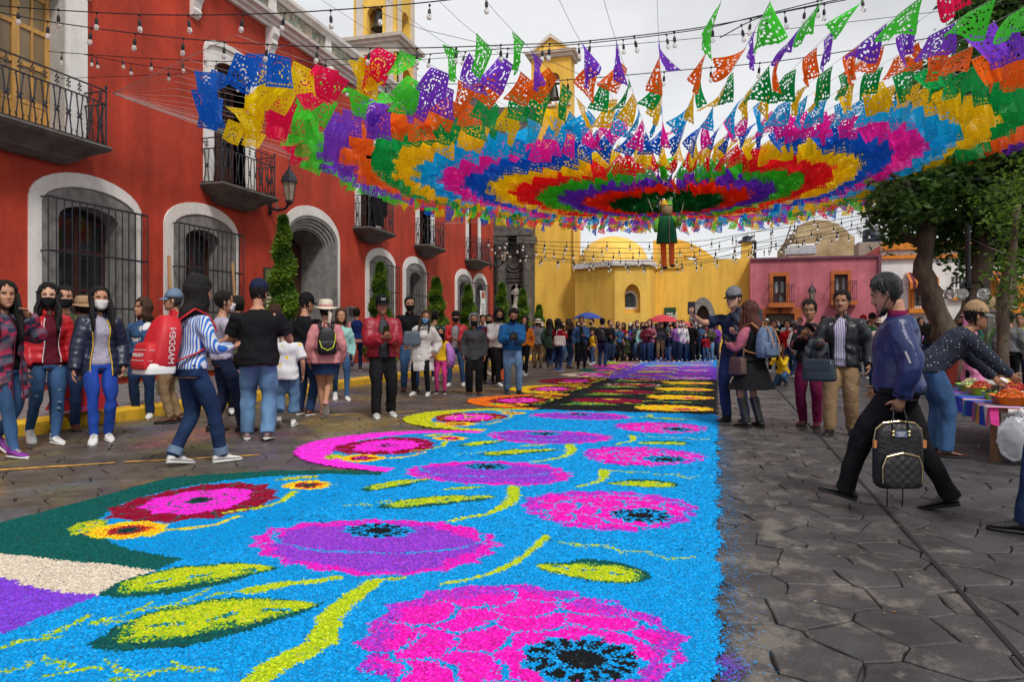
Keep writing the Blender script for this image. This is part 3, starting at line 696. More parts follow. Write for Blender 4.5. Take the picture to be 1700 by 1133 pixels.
for (a, b_) in ((c+.01, d1-.06),):
    lf = MB().box(WX-1.0, WX-.92, a, b_, .16, 3.95); l = lf.build('door_leaf', m_wood, dr)
    for z in (.4, 1.25, 2.1, 2.95):
        for q in (a+.1, (a+b_)/2+.04): MB().box(WX-.919, WX-.89, q, q+(b_-a)/2-.16, z, z+.72).build('door_panel', m_wood, l)
lf = MB(); lf.box(WX-1.9, WX-.95, d0+.06, d0+.13, .16, 3.95); l = lf.build('door_leaf', m_wood, dr)
for z in (.4, 1.25, 2.1, 2.95): MB().box(WX-1.8, WX-1.05, d0+.131, d0+.16, z, z+.72).build('door_panel', m_wood, l)
MB().box(WX-1.25, WX-1.2, d0+.15, c, .2, 4.2).build('passage_shade_sheet', m_dark, dr)  # flat black sheet painted as the shade of the passage
# balconies
def lyre():        # one cast iron baluster, foot at the origin, in the plane x = 0
    m = MB(); H = .78
    for s in (-1, 1):
        pts = [(0, s*(.022 + .040*abs(math.cos(math.pi*t/1.0))**1.5), t*H) for t in np.linspace(0, 1, 9)]
        m.tube(pts, .0125, 5)
        for z, r in ((.09*H, .03), (.91*H, .03)): m.tube([(0, s*.062, z), (0, s*.088, z+.012), (0, s*.082, z+.036), (0, s*.062, z+.034)], .007, 4)
        m.tube([(0, s*.02, H/2), (0, s*.052, H/2+.03), (0, s*.05, H/2+.062)], .008, 4); m.tube([(0, s*.02, H/2), (0, s*.052, H/2-.03), (0, s*.05, H/2-.062)], .008, 4)
    m.ell((0, 0, H/2), (.018, .028, .05), 6, 4)
    # cresting between the two top rails
    for z, y in ((.10, 0), (.065, .03), (.065, -.03), (.14, .028), (.14, -.028), (.18, 0)): m.ell((0, y, H+.02+z), (.012, .02, .022), 5, 3)
    m.tube([(0, 0, H), (0, 0, H+.24)], .007, 4)
    return m
lyre_me = lyre().mesh('baluster', m_iron, True)
for bi, ((ya, yb, wa, wb, ws, h_), (oy0, oy1, _, _)) in enumerate(zip(BAL, UP)):
    zf = 4.72; X1 = WX + .55; bal = empty('balcony', (WX, (ya+yb)/2, zf-.6), parent=pal)
    m = MB()    # stone slab with stepped moulding below
    prof = [(0, .62), (-.04, .64), (-.10, .60), (-.16, .50), (-.22, .40), (-.30, .30), (-.34, .28), (-.42, .14)]
    rings = []
    for z, o in prof:
        k = (.62-o)*1.2
        rings.append([(WX-.02, ya-.06+k, zf+z), (WX+o, ya-.06+k, zf+z), (WX+o, yb+.06-k, zf+z), (WX-.02, yb+.06-k, zf+z)])
    m.loft(rings); m.build('stone_slab', m_stoned, bal)
    r = MB()
    for z in (.03, .81, 1.06):
        for p, q in (((X1, ya), (X1, yb)), ((WX, ya), (X1, ya)), ((WX, yb), (X1, yb))):
            r.obox(((p[0]+q[0])/2, (p[1]+q[1])/2, zf+z), (abs(q[0]-p[0])+.03, abs(q[1]-p[1])+.03, .022))
    for p in ((X1, ya), (X1, yb)): r.tube([(*p, zf), (*p, zf+1.1)], .018, 6); r.ell((*p, zf+1.13), (.03, .03, .04), 8, 5)
    r.build('iron_railing', m_iron, bal)
    n = max(6, int((yb-ya)/.235))
    for i in range(n):
        o = link('baluster', lyre_me, (X1, ya+(i+.5)*(yb-ya)/n, zf+.03), bal)
    for y_ in (ya, yb):
        for i in range(2): o = link('baluster', lyre_me, (WX+.14+i*.26, y_, zf+.03), bal); o.rotation_euler = (0, 0, math.pi/2)
    win = empty('balcony_window', (WX, (wa+wb)/2, zf), parent=pal)
    ringmb(arch(oy0, oy1, zf+.01, 7.95, 8.22), arch(wa, wb, zf+.01, 7.55, 7.85), -.45, .05).build('white_surround', m_white, win)
    ringmb(arch(oy0-.04, oy1+.04, 7.6, 7.99, 8.30), arch(oy0+.02, oy1-.02, 7.6, 7.93, 8.18), .051, .10).build('white_hood_mould', m_white, win)
    wm = m_honey if h_ else m_wood; c = (wa+wb)/2; fr = MB()
    for q, w_ in ((wa+.01, .09), (c-.07, .14), (wb-.10, .09)): fr.box(WX-.42, WX-.34, q, q+w_, zf, 7.75)
    for z in (0, .62, 1.30, 1.98, 2.6): fr.box(WX-.41, WX-.35, wa+.1, wb-.1, zf+z, zf+z+.08)
    for q in ((wa+.1+c-.07)/2, (wb-.1+c+.07)/2): fr.box(WX-.408, WX-.352, q-.02, q+.02, zf+.701, zf+2.599)
    fr.box(WX-.405, WX-.36, wa+.101, c-.071, zf+.081, zf+.619); fr.box(WX-.405, WX-.36, c+.071, wb-.101, zf+.081, zf+.619)
    fr.build('wooden_casement', wm, win)
    for y_ in ((wa+.1, c-.07), (c+.07, wb-.1)):
        yc = (y_[0]+y_[1])/2
        for q in ((y_[0]+.002, yc-.021), (yc+.021, y_[1]-.002)):
            for z in ((.70, 1.30), (1.38, 1.98), (2.06, 2.6), (2.68, 3.0)): MB().box(WX-.385, WX-.375, q[0], q[1], zf+z[0]+.001, zf+z[1]-.001).build('pane', m_curt if h_ else m_glass, win)
# cornice, tiled parapet, brackets
def mould(name, prof, y0, y1, m, parent):
    mb = MB(); n = len(prof)
    mb.loft([[(WX + x, y, z) for x, z in prof] for y in (y0, y1)]); return mb.build(name, m, parent)
mould('cornice', [(-.1, 9.44), (.10, 9.44), (.12, 9.52), (.20, 9.55), (.22, 9.62), (.34, 9.66), (.36, 9.74), (.30, 9.78), (-.1, 9.78)], 2, 38.3, m_white, pal)
mould('tiled_parapet', [(-.3, 9.781), (.10, 9.781), (.10, 10.28), (-.3, 10.28)], 2.02, 38.25, m_tal, pal)
mould('parapet_coping', [(-.4, 10.281), (.16, 10.281), (.18, 10.36), (.27, 10.40), (.28, 10.50), (.22, 10.55), (-.4, 10.58)], 2, 38.3, m_white, pal)
for k in range(-3, 8):
    y = 17.4 + 2.95*k
    if not 3 < y < 37.8: continue
    m = MB(); pr = [(0, 9.43), (.26, 9.43), (.27, 9.25), (.20, 9.12), (.22, 9.0), (.14, 8.86), (.10, 8.72), (.13, 8.66), (.10, 8.56), (.03, 8.50), (0, 8.50)]
    m.loft([[(WX + x, y + s, z) for x, z in pr] for s in (-.13, .13)]); m.build('scroll_bracket', m_white, pal)
    MB().box(WX+.101, WX+.16, y-.16, y+.16, 9.782, 10.28).build('parapet_post', m_white, pal)
# wall lanterns
m_lglass = mat('lantern_glass', (0.30, 0.24, 0.18), 0.15, 0.2, 8, spec=0.5)
def lantern(loc, arm, s=1.0, label='', out=(1, 0)):
    """hexagonal iron lantern on a curled wall arm: wall plate at loc, light hangs out along the direction out"""
    X, Y_, Z = loc; ox, oy = out; t = empty('wall_lantern', loc, label, 'lantern'); P = lambda d, z, w=0: (X+ox*d-oy*w, Y_+oy*d+ox*w, Z+z)
    m = MB(); m.tube([P(0, -.28*s), P(.03, -.28*s), P(.03, .24*s), P(0, .24*s)], .05*s, 8); m.tube([P(.02, -.10*s), P(arm*.4, -.20*s), P(arm*.8, -.16*s), P(arm, -.02*s)], .035*s, 8); m.tube([P(.02, .14*s), P(arm*.3, .05*s), P(arm*.45, -.16*s)], .02*s, 6)
    m.build('bracket', m_iron, t, 60)
    c = P(arm, 0); H = .62*s
    g = MB().lathe([(.10*s, .06*s), (.19*s, H*.88)], c, 6); gl = g.build('glass', m_lglass, t)
    m = MB()
    for i in range(6):
        a = i*math.pi/3; m.tube([(c[0]+.103*s*math.cos(a), c[1]+.103*s*math.sin(a), c[2]+.05*s), (c[0]+.197*s*math.cos(a), c[1]+.197*s*math.sin(a), c[2]+H*.9)], .012*s, 4)
    m.lathe([(.02*s, -.08*s), (.08*s, -.03*s), (.12*s, .0), (.115*s, .055*s)], c, 6); m.build('frame', m_iron, t)
    MB().lathe([(.25*s, H*.885), (.24*s, H*.93), (.20*s, H*1.12), (.11*s, H*1.30), (.10*s, H*1.36), (.035*s, H*1.46), (.03*s, H*1.55), (.012*s, H*1.62), (.01*s, H*1.85), (.002, H*1.9)], c, 6).build('cap', m_iron, t)
    return t
yl = on_wall(447, WX); z_ = CAMH + (YH - 338)*(-WX*ST + yl*CT)/F
lantern((WX, yl, z_), .62, 1.0, 'black iron wall lantern on the red building beside the arched door')
yl = 37.6; z_ = CAMH + (YH - 436)*(-WX*ST + yl*CT)/F
lantern((WX, yl, z_), .72, 1.15, 'black iron lantern at the far corner of the red building')
# info panel by the door, banner in the double window
m_sign = mat('olive_sign_panel', (0.10, 0.13, 0.03), 0.45, 0.1, 3); m_signframe = mat('dark_sign_frame', (0.03, 0.03, 0.03), 0.5, 0.1, 5)
def text_mesh(body, size, name, m, parent, loc, rot, extrude=.002, align='CENTER', **props):
    cu = bpy.data.curves.new(name, 'FONT'); cu.body = body; cu.size = size; cu.extrude = extrude; cu.align_x = align; cu.align_y = 'CENTER'; cu.resolution_u = 2
    tmp = bpy.data.objects.new('tmp_text', cu); me = bpy.data.meshes.new_from_object(tmp); bpy.data.objects.remove(tmp); bpy.data.curves.remove(cu)
    me.materials.clear(); me.materials.append(m); o = link(name, me, loc, parent); o.rotation_euler = rot; return o
ys0, ys1 = on_wall(437, WX), on_wall(450, WX)
sg = empty('information_panel', (WX+.05, (ys0+ys1)/2, 1.5), 'tall olive information panel on the red wall left of the arched door', 'sign')
MB().box(WX+.005, WX+.04, ys0, ys1, 1.2, 2.95).build('panel_frame', m_signframe, sg)
MB().box(WX+.041, WX+.05, ys0+.03, ys1-.03, 1.24, 2.9).build('panel_face', m_sign, sg)
m_pale = mat('pale_print', (0.55, 0.55, 0.42), 0.6, 0.1, 5)
for i in range(9): MB().box(WX+.0505, WX+.053, ys0+.07, ys1-.07-.05*(i % 3), 2.45-.11*i, 2.49-.11*i).build('print_line', m_pale, sg)
b0, b1 = on_wall(789, WX), on_wall(798, WX)
bn = MB(); 
bn.loft([[(WX+.26+.02*math.sin(z*5), b0+.03*math.sin(z*3), z), (WX+.26+.02*math.sin(z*5+1), b1+.02*math.sin(z*4), z)] for z in np.linspace(1.2, 3.3, 10)], caps=False, closed=False)
ban = bn.build('banner', mat('white_banner_cloth', (.72, .70, .68), .8, .08, 3), recalc=False); tag(ban, 'narrow white banner hanging on the last window of the red building', 'banner')
bp2 = MB().box(WX+.285, WX+.29, b0+.2, b1-.2, 2.95, 3.25).build('banner_print', mat('banner_red_print', (.45, .1, .06), .7, .3, 9), ban)
for i in range(7): MB().box(WX+.285, WX+.29, b0+.3, b1-.3, 2.6-.18*i, 2.66-.18*i).build('banner_print', mat('banner_grey_print', (.35, .35, .38), .7, .2, 9), ban)
# small recess with a grey meter box right of the door
ym = on_wall(580, WX); 
mt = MB().box(WX+.004, WX+.10, ym-.28, ym+.28, 1.35, 2.05).build('meter_box', mat('grey_meter_metal', (.25, .25, .26), .4, .2, 4, metal=.5)); tag(mt, 'grey meter box on the red wall right of the arched door', 'meter box')
MB().box(WX+.101, WX+.11, ym-.22, ym+.22, 1.72, 2.0).build('cover', m_signframe, mt)
# two wooden poles and a small backpack at the second window
m_pole = mat('raw_wooden_pole', (.42, .22, .09), .7, .2, 6)
for i, (p, q, lab) in enumerate((((283, 425), (287, 600), 'left wooden pole leaning upright against the second barred window'), ((388, 436), (398, 590), 'right wooden pole leaning at the edge of the second barred window'))):
    ya, yb = on_wall(p[0], WX+.32), on_wall(q[0], WX+.5); D = -(WX+.32)*ST + ya*CT
    o = MB().tube([(WX+.5, yb, .15), (WX+.28, ya, CAMH+(YH-p[1])*D/F)], .035, 7).build('wooden_pole', m_pole, None, 60); tag(o, lab, 'pole')
# ------------------------------------------------------------ church at the end of the street: yellow walls, dark stone portal, towers
m_yel = mat('ochre_yellow_stucco', (0.80, 0.48, 0.075), 0.88, 0.15, 0.7, 0.35, 14, stretch=(1, 1, .45))
m_yel2 = mat('golden_yellow_stucco', (0.82, 0.52, 0.10), 0.88, 0.12, 0.8, 0.3, 14)
weather(m_yel, .45, patch=(1.1, 1.06, 1.0)); weather(m_yel2, .35, patch=(1.06, 1.05, 1.02))
m_cream = mat('cream_painted_moulding', (0.62, 0.55, 0.47), 0.75, 0.12, 2, 0.2, 30)
m_bell = mat('old_bronze', (0.05, 0.05, 0.045), 0.5, 0.3, 5, metal=.6)
YC = 46.0
def rect(x0, y0, x1, y1, Y):          # photo rectangle -> X0, X1, Z0, Z1 on a wall of constant Y
    a, z1 = on_front((x0), y0, Y); b, z0 = on_front(x1, y1, Y); return a, b, z0, z1
fX = lambda Y: (lambda a, b, d: (a, Y - d, b))
ch = empty('church', (-14, YC, 0), 'ochre yellow church with octagonal chapel, half dome and dark stone portal', 'church')
def quad_wall(name, x0, x1, ytop, Y, m, depth=.6, holes=()):
    a, z1 = on_front(x0, ytop, Y); b, _ = on_front(x1, ytop, Y)
    mb = MB(); mb.prism([(a, -.05), (b, -.05), (b, z1), (a, z1)], fX(Y), 0, -depth, holes); return mb.build(name, m, ch), a, b, z1
quad_wall('yellow_wall', 884, 961, 372, YC, m_yel)
a, _ = on_front(953, 400, YC); b, z = on_front(961, 372, YC); MB().box(a, b, YC-.25, YC-.002, 0, z).build('pilaster_strip', m_yel2, ch)
# octagonal chapel in front
Y2 = YC - 3.2
def ptF(px, Y): return on_front(px, 500, Y)[0]
_, zc = on_front(1000, 462, Y2)
_, zcor = on_front(1040, 440, Y2)
xa, xb, xc_, xd = ptF(957, YC-.3), ptF(1021, Y2), ptF(1074, Y2), ptF(1081, Y2+.9)
plan = [(xa, YC-.3), (xa+.1, Y2+1.9), (xb, Y2), (xc_, Y2), (xd+.05, Y2+.8), (xd+.1, YC+1)]
_, zt = on_front(1048, 441, Y2)
# front face with the deep arched window niche
hx0, hx1, hz0, hz1 = rect(1036, 472, 1063, 520, Y2); hw = arch(hx0, hx1, hz0, hz1-.75, hz1, 10)
mb = MB(); mb.prism([(xb, -.05), (xc_, -.05), (xc_, zt), (xb, zt)], fX(Y2), 0, -.5, [hw]); mb.build('chapel_front_wall', m_yel2, ch)
mb = MB()
for p, q in ((plan[1], (xb-.001, Y2)), ((xc_+.001, Y2), plan[4]), (plan[4], plan[5]), (plan[0], plan[1])):
    mb.add([(*p, -.05), (*q, -.05), (*q, zt), (*p, zt)], [(0, 1, 2, 3)])
mb.build('chapel_side_wall', m_yel, ch)
wn = empty('chapel_window', ((hx0+hx1)/2, Y2+.4, hz0), parent=ch)
mid = (hx0+hx1)/2 - .12; hw2 = arch(mid-.55, mid+.38, hz0+.25, hz1-.9, hz1-.35, 10); hw3 = arch(mid-.45, mid+.28, hz0+.35, hz1-.9, hz1-.47, 10)
mb = MB(); mb.prism(arch(hx0-.1, hx1+.1, hz0-.1, hz1-.7, hz1+.1, 10), fX(Y2+.50), 0, -.1, [hw2]); mb.build('niche_back', m_yel2, wn)
mb = MB(); mb.prism(hw2, fX(Y2+.48), 0, -.05, [hw3]); mb.build('white_frame', m_white, wn)
mb = MB(); mb.prism(hw3, fX(Y2+.55), 0, -.02); mb.build('pane', m_glass, wn)
for i in range(1, 5): MB().box(mid-.45, mid+.28, Y2+.53, Y2+.545, hz0+.35+i*.36, hz0+.38+i*.36).build('glazing_bar', m_iron, wn)
for i in (1, 2): MB().box(mid-.46+i*.245, mid-.43+i*.245, Y2+.531, Y2+.546, hz0+.36, hz1-.62).build('glazing_bar', m_iron, wn)
# cornice and half dome of the chapel
cp = [(p[0] + (.12 if p[0] > (xb+xc_)/2 else -.12), p[1] - .18) for p in plan]
mb = MB(); mb.loft([[(x, y, z) for x, y in cp] for z in (zt+.001, zt+.32)]); mb.build('white_cornice', m_white, ch)
cxm, cym = (xa+xd)/2 - .1, YC-.2; R = (xd-xa)/2 - .25
mb = MB(); mb.lathe([(R*math.cos(t), R*.82*math.sin(t)) for t in np.linspace(0, math.pi/2*.985, 11)], (cxm, cym, zt+.33), 24); mb.build('half_dome', m_yel2, ch, 50)
# long right wall with flying buttresses
wx0, wx1 = ptF(1081, YC), ptF(1246, YC); _, zr = on_front(1200, 430, YC)
dx0, dx1, dz0, dz1 = rect(1147, 498, 1187, 560, YC); c_ = (dx0+dx1)/2
def gothic(x0, x1, zb, zs, zt, n=8):
    c = (x0+x1)/2; L_ = [(x0, zb)]
    for i in range(n+1):
        t = i/n; L_.append((x0+(c-x0)*(1-math.cos(t*math.pi/2))**.9, zs+(zt-zs)*math.sin(t*math.pi/2)**.95))
    return L_ + [(2*c-p[0], p[1]) for p in reversed(L_[:-1])]
dh = gothic(dx0+.02, dx1-.02, -.02, 1.5, dz1-.02)
mb = MB(); mb.prism([(wx0-.3, -.05), (wx1, -.05), (wx1, zr), (wx0-.3, zr)], fX(YC), 0, -.6, [dh]); mb.build('yellow_wall', m_yel, ch)
dr2 = empty('pointed_doorway', (c_, YC, 0), parent=ch)
go, gi = gothic(dx0-.12, dx1+.12, 0, 1.5, dz1+.16), gothic(dx0+.22, dx1-.22, 0, 1.5, dz1-.34)
mb = MB(); n = len(go); mb.add([(p[0], YC-.08, p[1]) for p in go] + [(p[0], YC-.08, p[1]) for p in gi] + [(p[0], YC+.5, p[1]) for p in gi] + [(p[0], YC, p[1]) for p in go], [(i, i+1, n+i+1, n+i) for i in range(n-1)] + [(n+i, n+i+1, 2*n+i+1, 2*n+i) for i in range(n-1)] + [(3*n+i, 3*n+i+1, i+1, i) for i in range(n-1)])
mb.build('stone_arch', m_stonec, dr2)
mb = MB(); mb.prism(gothic(dx0+.2, dx1-.2, 0, 1.5, dz1-.3), fX(YC+.4), 0, -.06); mb.build('door_leaf', m_wood, dr2)
for i in range(2): MB().box(c_-.5+i*.55, c_-.05+i*.55, YC+.36, YC+.398, .5, 2.2).build('door_panel', m_wood, dr2)
MB().box(c_+.1, c_+.5, YC+.34, YC+.358, 1.75, 1.95).build('notice', m_white, dr2)
mb = MB(); xq0, xq1 = ptF(1088, YC), ptF(1135, YC); mb.box(xq0, xq1, YC-.12, YC-.002, zr-.5, zr+.55); mb.box(xq0-.2, xq1-.4, YC+.7, YC+4, zr-.5, zr+1.35); mb.build('wall_block', m_yel, ch)
for (X0, X1, zt0, yoff) in ((ptF(1094, YC), ptF(1192, YC), 392, 1.2), (ptF(1082, YC), ptF(1150, YC), 400, 2.6)):
    _, zz = on_front(1120, zt0, YC); mb = MB(); n = 10; up, dn = [], []
    for i in range(n+1):
        t = i/n; x = X0+(X1-X0)*t; up.append((x, zr-.1+(zz-zr+.2)*math.cos(t*math.pi/2)**.75)); dn.append((X0+(X1-X0)*(.22+.62*t), zr-.12+(zz-zr-.9)*max(0, math.cos(t*math.pi/2))**.8))
    mb.prism(up + dn[::-1] if yoff < 2 else up + [(X0, zr-.1)], lambda a, b, d: (a, YC+yoff+d, b), 0, .7); mb.build('flying_buttress', m_yel, ch)
# drain pipe stain strip, green notice board
gx0, gx1, gz0, gz1 = rect(1103, 511, 1122, 532, YC)
gp = MB().box(gx0, gx1, YC-.07, YC-.002, gz0-.3, gz1).build('notice_board', mat('dark_green_board', (.012, .06, .035), .5, .1, 4)); tag(gp, 'dark green notice board with white lettering on the yellow church wall', 'notice board')
for i in range(4):
    for j in range(5): 
        if (i*5+j*3) % 7 != 2: MB().box(gx0+.14+j*.13, gx0+.14+j*.13+.10, YC-.076, YC-.0705, gz1-.42-i*.14, gz1-.33-i*.14).build('print_mark', m_white, gp)
# dark stone portal
pt = empty('stone_portal', (ptF(800, YC-.5), YC-.5, 0), parent=ch)
YP = YC - .35
px0 = ptF(726, YP); px1 = ptF(886, YP)
def pz(y): return on_front(830, y, YP)[1]
nx0, nx1, nz0, nz1 = rect(848, 472, 866, 514, YP)
sil = [(700, 600), (886, 600), (886, 181), (832, 178), (800, 172), (795, 160), (789, 147), (778, 147), (773, 160), (768, 178), (735, 187), (728, 210), (700, 250)]
mb = MB(); mb.prism([(ptF(x, YP), pz(y) if y < 600 else -.05) for x, y in sil], fX(YP), 0, -1.2, [arch(nx0, nx1, nz0, nz1-.35, nz1, 8)]); mb.build('portal_wall', m_stoned, pt)
mb = MB().box(nx0-.1, nx1+.1, YP+.55, YP+.65, nz0-.1, nz1+.1); mb.build('niche_back', m_stoned, pt)
for cx_ in (832, 875):
    X = ptF(cx_, YP-.4); r = .32
    m = MB(); m.box(X-.5, X+.5, YP-.85, YP, 0, 1.3); m.build('pedestal', m_stoned, pt)
    m = MB(); m.lathe([(.44, 1.3), (.46, 1.42), (.36, 1.5), (.34, 1.55), (r, 1.6), (r*.97, 4), (r*.9, pz(431)), (.36, pz(430)), (.34, pz(428)), (.42, pz(421)), (.5, pz(411)), (.52, pz(409))], (X, YP-.42, 0), 16); m.build('column', m_stoned, pt, 40)
    m = MB(); m.box(X-.55, X+.55, YP-.9, YP, pz(408.8), pz(396)); m.build('entablature_block', m_stoned, pt)
mb = MB(); mb.box(px0, px1+.1, YP-.95, YP-.001, pz(395), pz(388)); mb.box(px0, px1+.1, YP-.7, YP-.001, pz(387.9), pz(372)); mb.build('entablature', m_stoned, pt)
for y_ in (460, 466): MB().box(ptF(840, YP), ptF(868, YP), YP-.10, YP-.001, pz(y_+2), pz(y_)).build('string_course', m_stoned, pt)
md = MB(); cxx, czz = ptF(854, YP), pz(437)
for r0, r1, d in ((.62, .52, .12), (.40, .02, .14)):
    o_, i_ = circle((cxx, czz), r0, 18), circle((cxx, czz), r1, 18); md.prism(o_, fX(YP), d, .001, [i_])
for i in range(10):
    t = i*math.pi/5; md.ell((cxx+.78*math.cos(t), YP-.04, czz+.82*math.sin(t)), (.12, .07, .12), 6, 4)
md.build('carved_medallion', m_stoned, pt)
x0_, x1_ = ptF(842, YP), ptF(866, YP); MB().box(x0_, x1_, YP-.05, YP-.002, pz(458), pz(455)).build('panel_ledge', m_stoned, pt)
MB().box(px0+.5, ptF(826, YP), YP-.06, YP-.002, pz(470), pz(466)).build('string_course', m_stoned, pt)
# saint in the niche
m_pstone = mat('pale_statue_stone', (.36, .32, .29), .8, .2, 6, .3, 30)
st = empty('niche_statue', ((nx0+nx1)/2, YP-.1, nz0), 'pale stone saint standing in the niche of the dark portal', 'statue')
m = MB(); X, Yq, Z = (nx0+nx1)/2, YP+.1, nz0+.02
m.lathe([(.38, 0), (.36, .14), (.30, .18), (.24, .30), (.20, .75), (.24, 1.05), (.25, 1.22), (.10, 1.36), (.065, 1.42)], (X, Yq, Z), 12)
m.ell((X, Yq-.02, Z+1.54), (.10, .115, .14), 10, 8)
for s in (-1, 1): m.tube([(X+s*.22, Yq, Z+1.22), (X+s*.30, Yq-.08, Z+.98), (X+s*.06, Yq-.26, Z+.96)], [.075, .065, .045], 7)
m.build('figure', m_pstone, st, 60); m = MB().box(X-.45, X+.45, Yq-.45, Yq+.3, nz0-.35, nz0+.0); m.build('plinth', m_stonec, st)
# bell tower rising behind the red building
def tower(D, corner_px, front_px, side_w, name, label):
    cx, cy, _ = at(corner_px, 200, D); xl = on_front(front_px, 100, cy)[0]; w = cx - xl
    zz = lambda y: CAMH + (YH - y)*D/F
    t = empty('bell_tower', (cx-w/2, cy+w/2, 0), label, 'bell tower')
    Xc, Yc = cx - w/2, cy + w/2
    def stage(z0, z1, wd, nm, oz0, oz1, ow, m=m_yel2):
        h = wd/2
        for k, rot in enumerate((0, math.pi/2, math.pi, -math.pi/2)):
            cs, sn = math.cos(rot), math.sin(rot)
            fn = lambda a, b, d: (Xc + a*cs + (h-d)*sn*1.0*(1) if False else Xc + a*cs - (-h+d)*sn, Yc + a*sn + (-h+d)*cs, b)
            e = h - .001*(k % 2)
            mb = MB(); mb.prism([(-e, z0), (e, z0), (e, z1), (-e, z1)], fn, 0, .55, [arch(-ow, ow, oz0, oz1-ow*.9, oz1, 10)]); mb.build('stage_wall', m, t)
            for s in (-1, 1):
                mb = MB(); mb.prism([(s*h*.70-.16*h, z0), (s*h*.70+.16*h, z0), (s*h*.70+.16*h, z1), (s*h*.70-.16*h, z1)], fn, -.09, -.002); mb.build('pilaster', m_cream, t)
    def slab(z0, prof, wd):
        m = MB(); m.loft([[(Xc-wd/2-o, Yc-wd/2-o, z0+z), (Xc+wd/2+o, Yc-wd/2-o, z0+z), (Xc+wd/2+o, Yc+wd/2+o, z0+z), (Xc-wd/2-o, Yc+wd/2+o, z0+z)] for o, z in prof]); m.build('cornice', m_cream, t)
    k = D/F
    z = zz
    MB().box(Xc-w/2, Xc+w/2, Yc-w/2, Yc+w/2, 0, z(175)-.01).build('tower_base', m_yel2, t)
    stage(z(175), z(86), w, 'lower', z(170), z(101), w*.21)
    slab(z(86), [(0, 0), (.12, .02), (.12, .14), (.02, .18), (.02, .75), (.25, .85), (.28, 1.0), (.5, 1.1), (.55, 1.35), (.1, 1.45)], w)
    zb = z(86)+1.46
    stage(zb, z(-75), w*.93, 'upper', zb+.15, z(3), w*.17)
    slab(z(-75), [(0, 0), (.3, .1), (.5, .6), (.5, .9), (0, 1)], w*.93)
    m = MB(); m.lathe([(w*.42*math.cos(a_), w*.5*math.sin(a_)) for a_ in np.linspace(0, 1.5, 8)], (Xc, Yc, z(-75)+1.0), 16); m.build('tower_dome', m_yel2, t, 50)
    b = empty('bell', (Xc, Yc-.6, z(50)), parent=t)
    m = MB(); m.lathe([(.02, 1.5), (.25, 1.45), (.38, 1.2), (.45, .7), (.55, .25), (.72, 0), (.66, .0)], (Xc+.15, Yc-w*.3, z(38)), 14); m.build('bell_body', m_bell, b, 50)
    MB().box(Xc-w*.3, Xc+w*.3, Yc-w*.3-.12, Yc-w*.3+.12, z(38)+1.45, z(38)+1.75).build('headstock', m_wood, b)
tower(56, 659, 583, 26, 'bell_tower', 'yellow bell tower with cream pilasters rising above the red building')
# bell gable
YG = YC + .3
g0, g1, gz0_, gz1_ = rect(882, 100, 947, 300, YG)
o0, o1, oz0, oz1 = rect(908, 121, 929, 174, YG)
eg = empty('bell_gable', ((g0+g1)/2, YG, 0), 'single arched yellow bell gable standing behind the coloured flags', 'bell gable')
mb = MB(); mb.prism([(g0, on_front(900, 395, YG)[1]), (g1, on_front(900, 395, YG)[1]), (g1, gz1_), (g0, gz1_)], fX(YG), 0, -1.4, [arch(o0, o1, oz0, oz1-.4, oz1, 10)]); mb.build('gable_wall', m_yel, eg)
mb = MB(); mb.loft([[(g0-o, YG-o, z), (g1+o, YG-o, z), (g1+o, YG+1.4+o, z), (g0-o, YG+1.4+o, z)] for o, z in ((0, gz1_+.001), (.15, gz1_+.05), (.2, gz1_+.2), (.35, gz1_+.28), (.38, gz1_+.42), (0, gz1_+.45))]); mb.build('cornice', m_cream, eg)
zg = gz1_ + .451; cg = (g0+g1)/2
mb = MB(); mb.prism([(g0+.1, zg), (g1-.1, zg), (g1-.1, zg+.1), (cg, zg+.95), (g0+.1, zg+.1)], fX(YG), .05, -1.3); mb.build('pediment', m_yel2, eg)
mb = MB(); mb.prism([(g0-.05, zg+.05), (g0+.1, zg-.0+.02), (cg, zg+.86), (g1-.1, zg+.02), (g1+.05, zg+.05), (cg, zg+1.12)], fX(YG), .2, -1.35); mb.build('raking_cornice', m_cream, eg)
mb = MB(); mb.box(g0-.05, g1+.05, YG-.12, YG-.002, on_front(900, 178, YG)[1], on_front(900, 174.5, YG)[1]); mb.build('ledge', m_cream, eg)
mb = MB(); mb.lathe([(.02, .95), (.16, .9), (.25, .6), (.30, .2), (.42, 0), (.38, 0)], ((o0+o1)/2-.05, YG+.5, oz0+.55), 12); mb.build('bell', m_bell, eg, 50)
MB().box(o0-.0, o1, YG+.42, YG+.58, oz0+1.5, oz0+1.62).build('bell_beam', m_bell, eg)

# ------------------------------------------------------------ pink building
m_pink = mat('dusty_pink_stucco', (0.47, 0.13, 0.16), 0.88, 0.16, 0.9, 0.3, 16)
weather(m_pink, .55, patch=(1.15, 1.2, 1.2))
m_terra = mat('terracotta_paint', (0.42, 0.11, 0.025), 0.8, 0.15, 2, 0.2, 20)
m_plum = mat('dark_plum_trim', (0.16, 0.05, 0.09), 0.8, 0.2, 3)
YPK = 44.6
pk = empty('pink_building', (ptF(1354, YPK), YPK, 0), 'dusty pink two storey building with orange framed windows', 'building')
a, b = ptF(1245.5, YPK), ptF(1463, YPK); _, zt = on_front(1354, 430, YPK)
hs = []; wins = ((1277, 453, 1310, 503, 1283.5, 459, 1305, 502), (1379, 450, 1413, 499, 1385, 456, 1407.5, 498))
R_ = lambda q: rect(*q, YPK)
box2 = lambda r: [(r[0], r[2]), (r[1], r[2]), (r[1], r[3]), (r[0], r[3])]
for w in wins: hs.append(box2(R_(w[4:])))
dq = R_((1271, 521, 1319, 548)); dq = (dq[0], dq[1], -.02, dq[3]); hs.append(box2(dq))
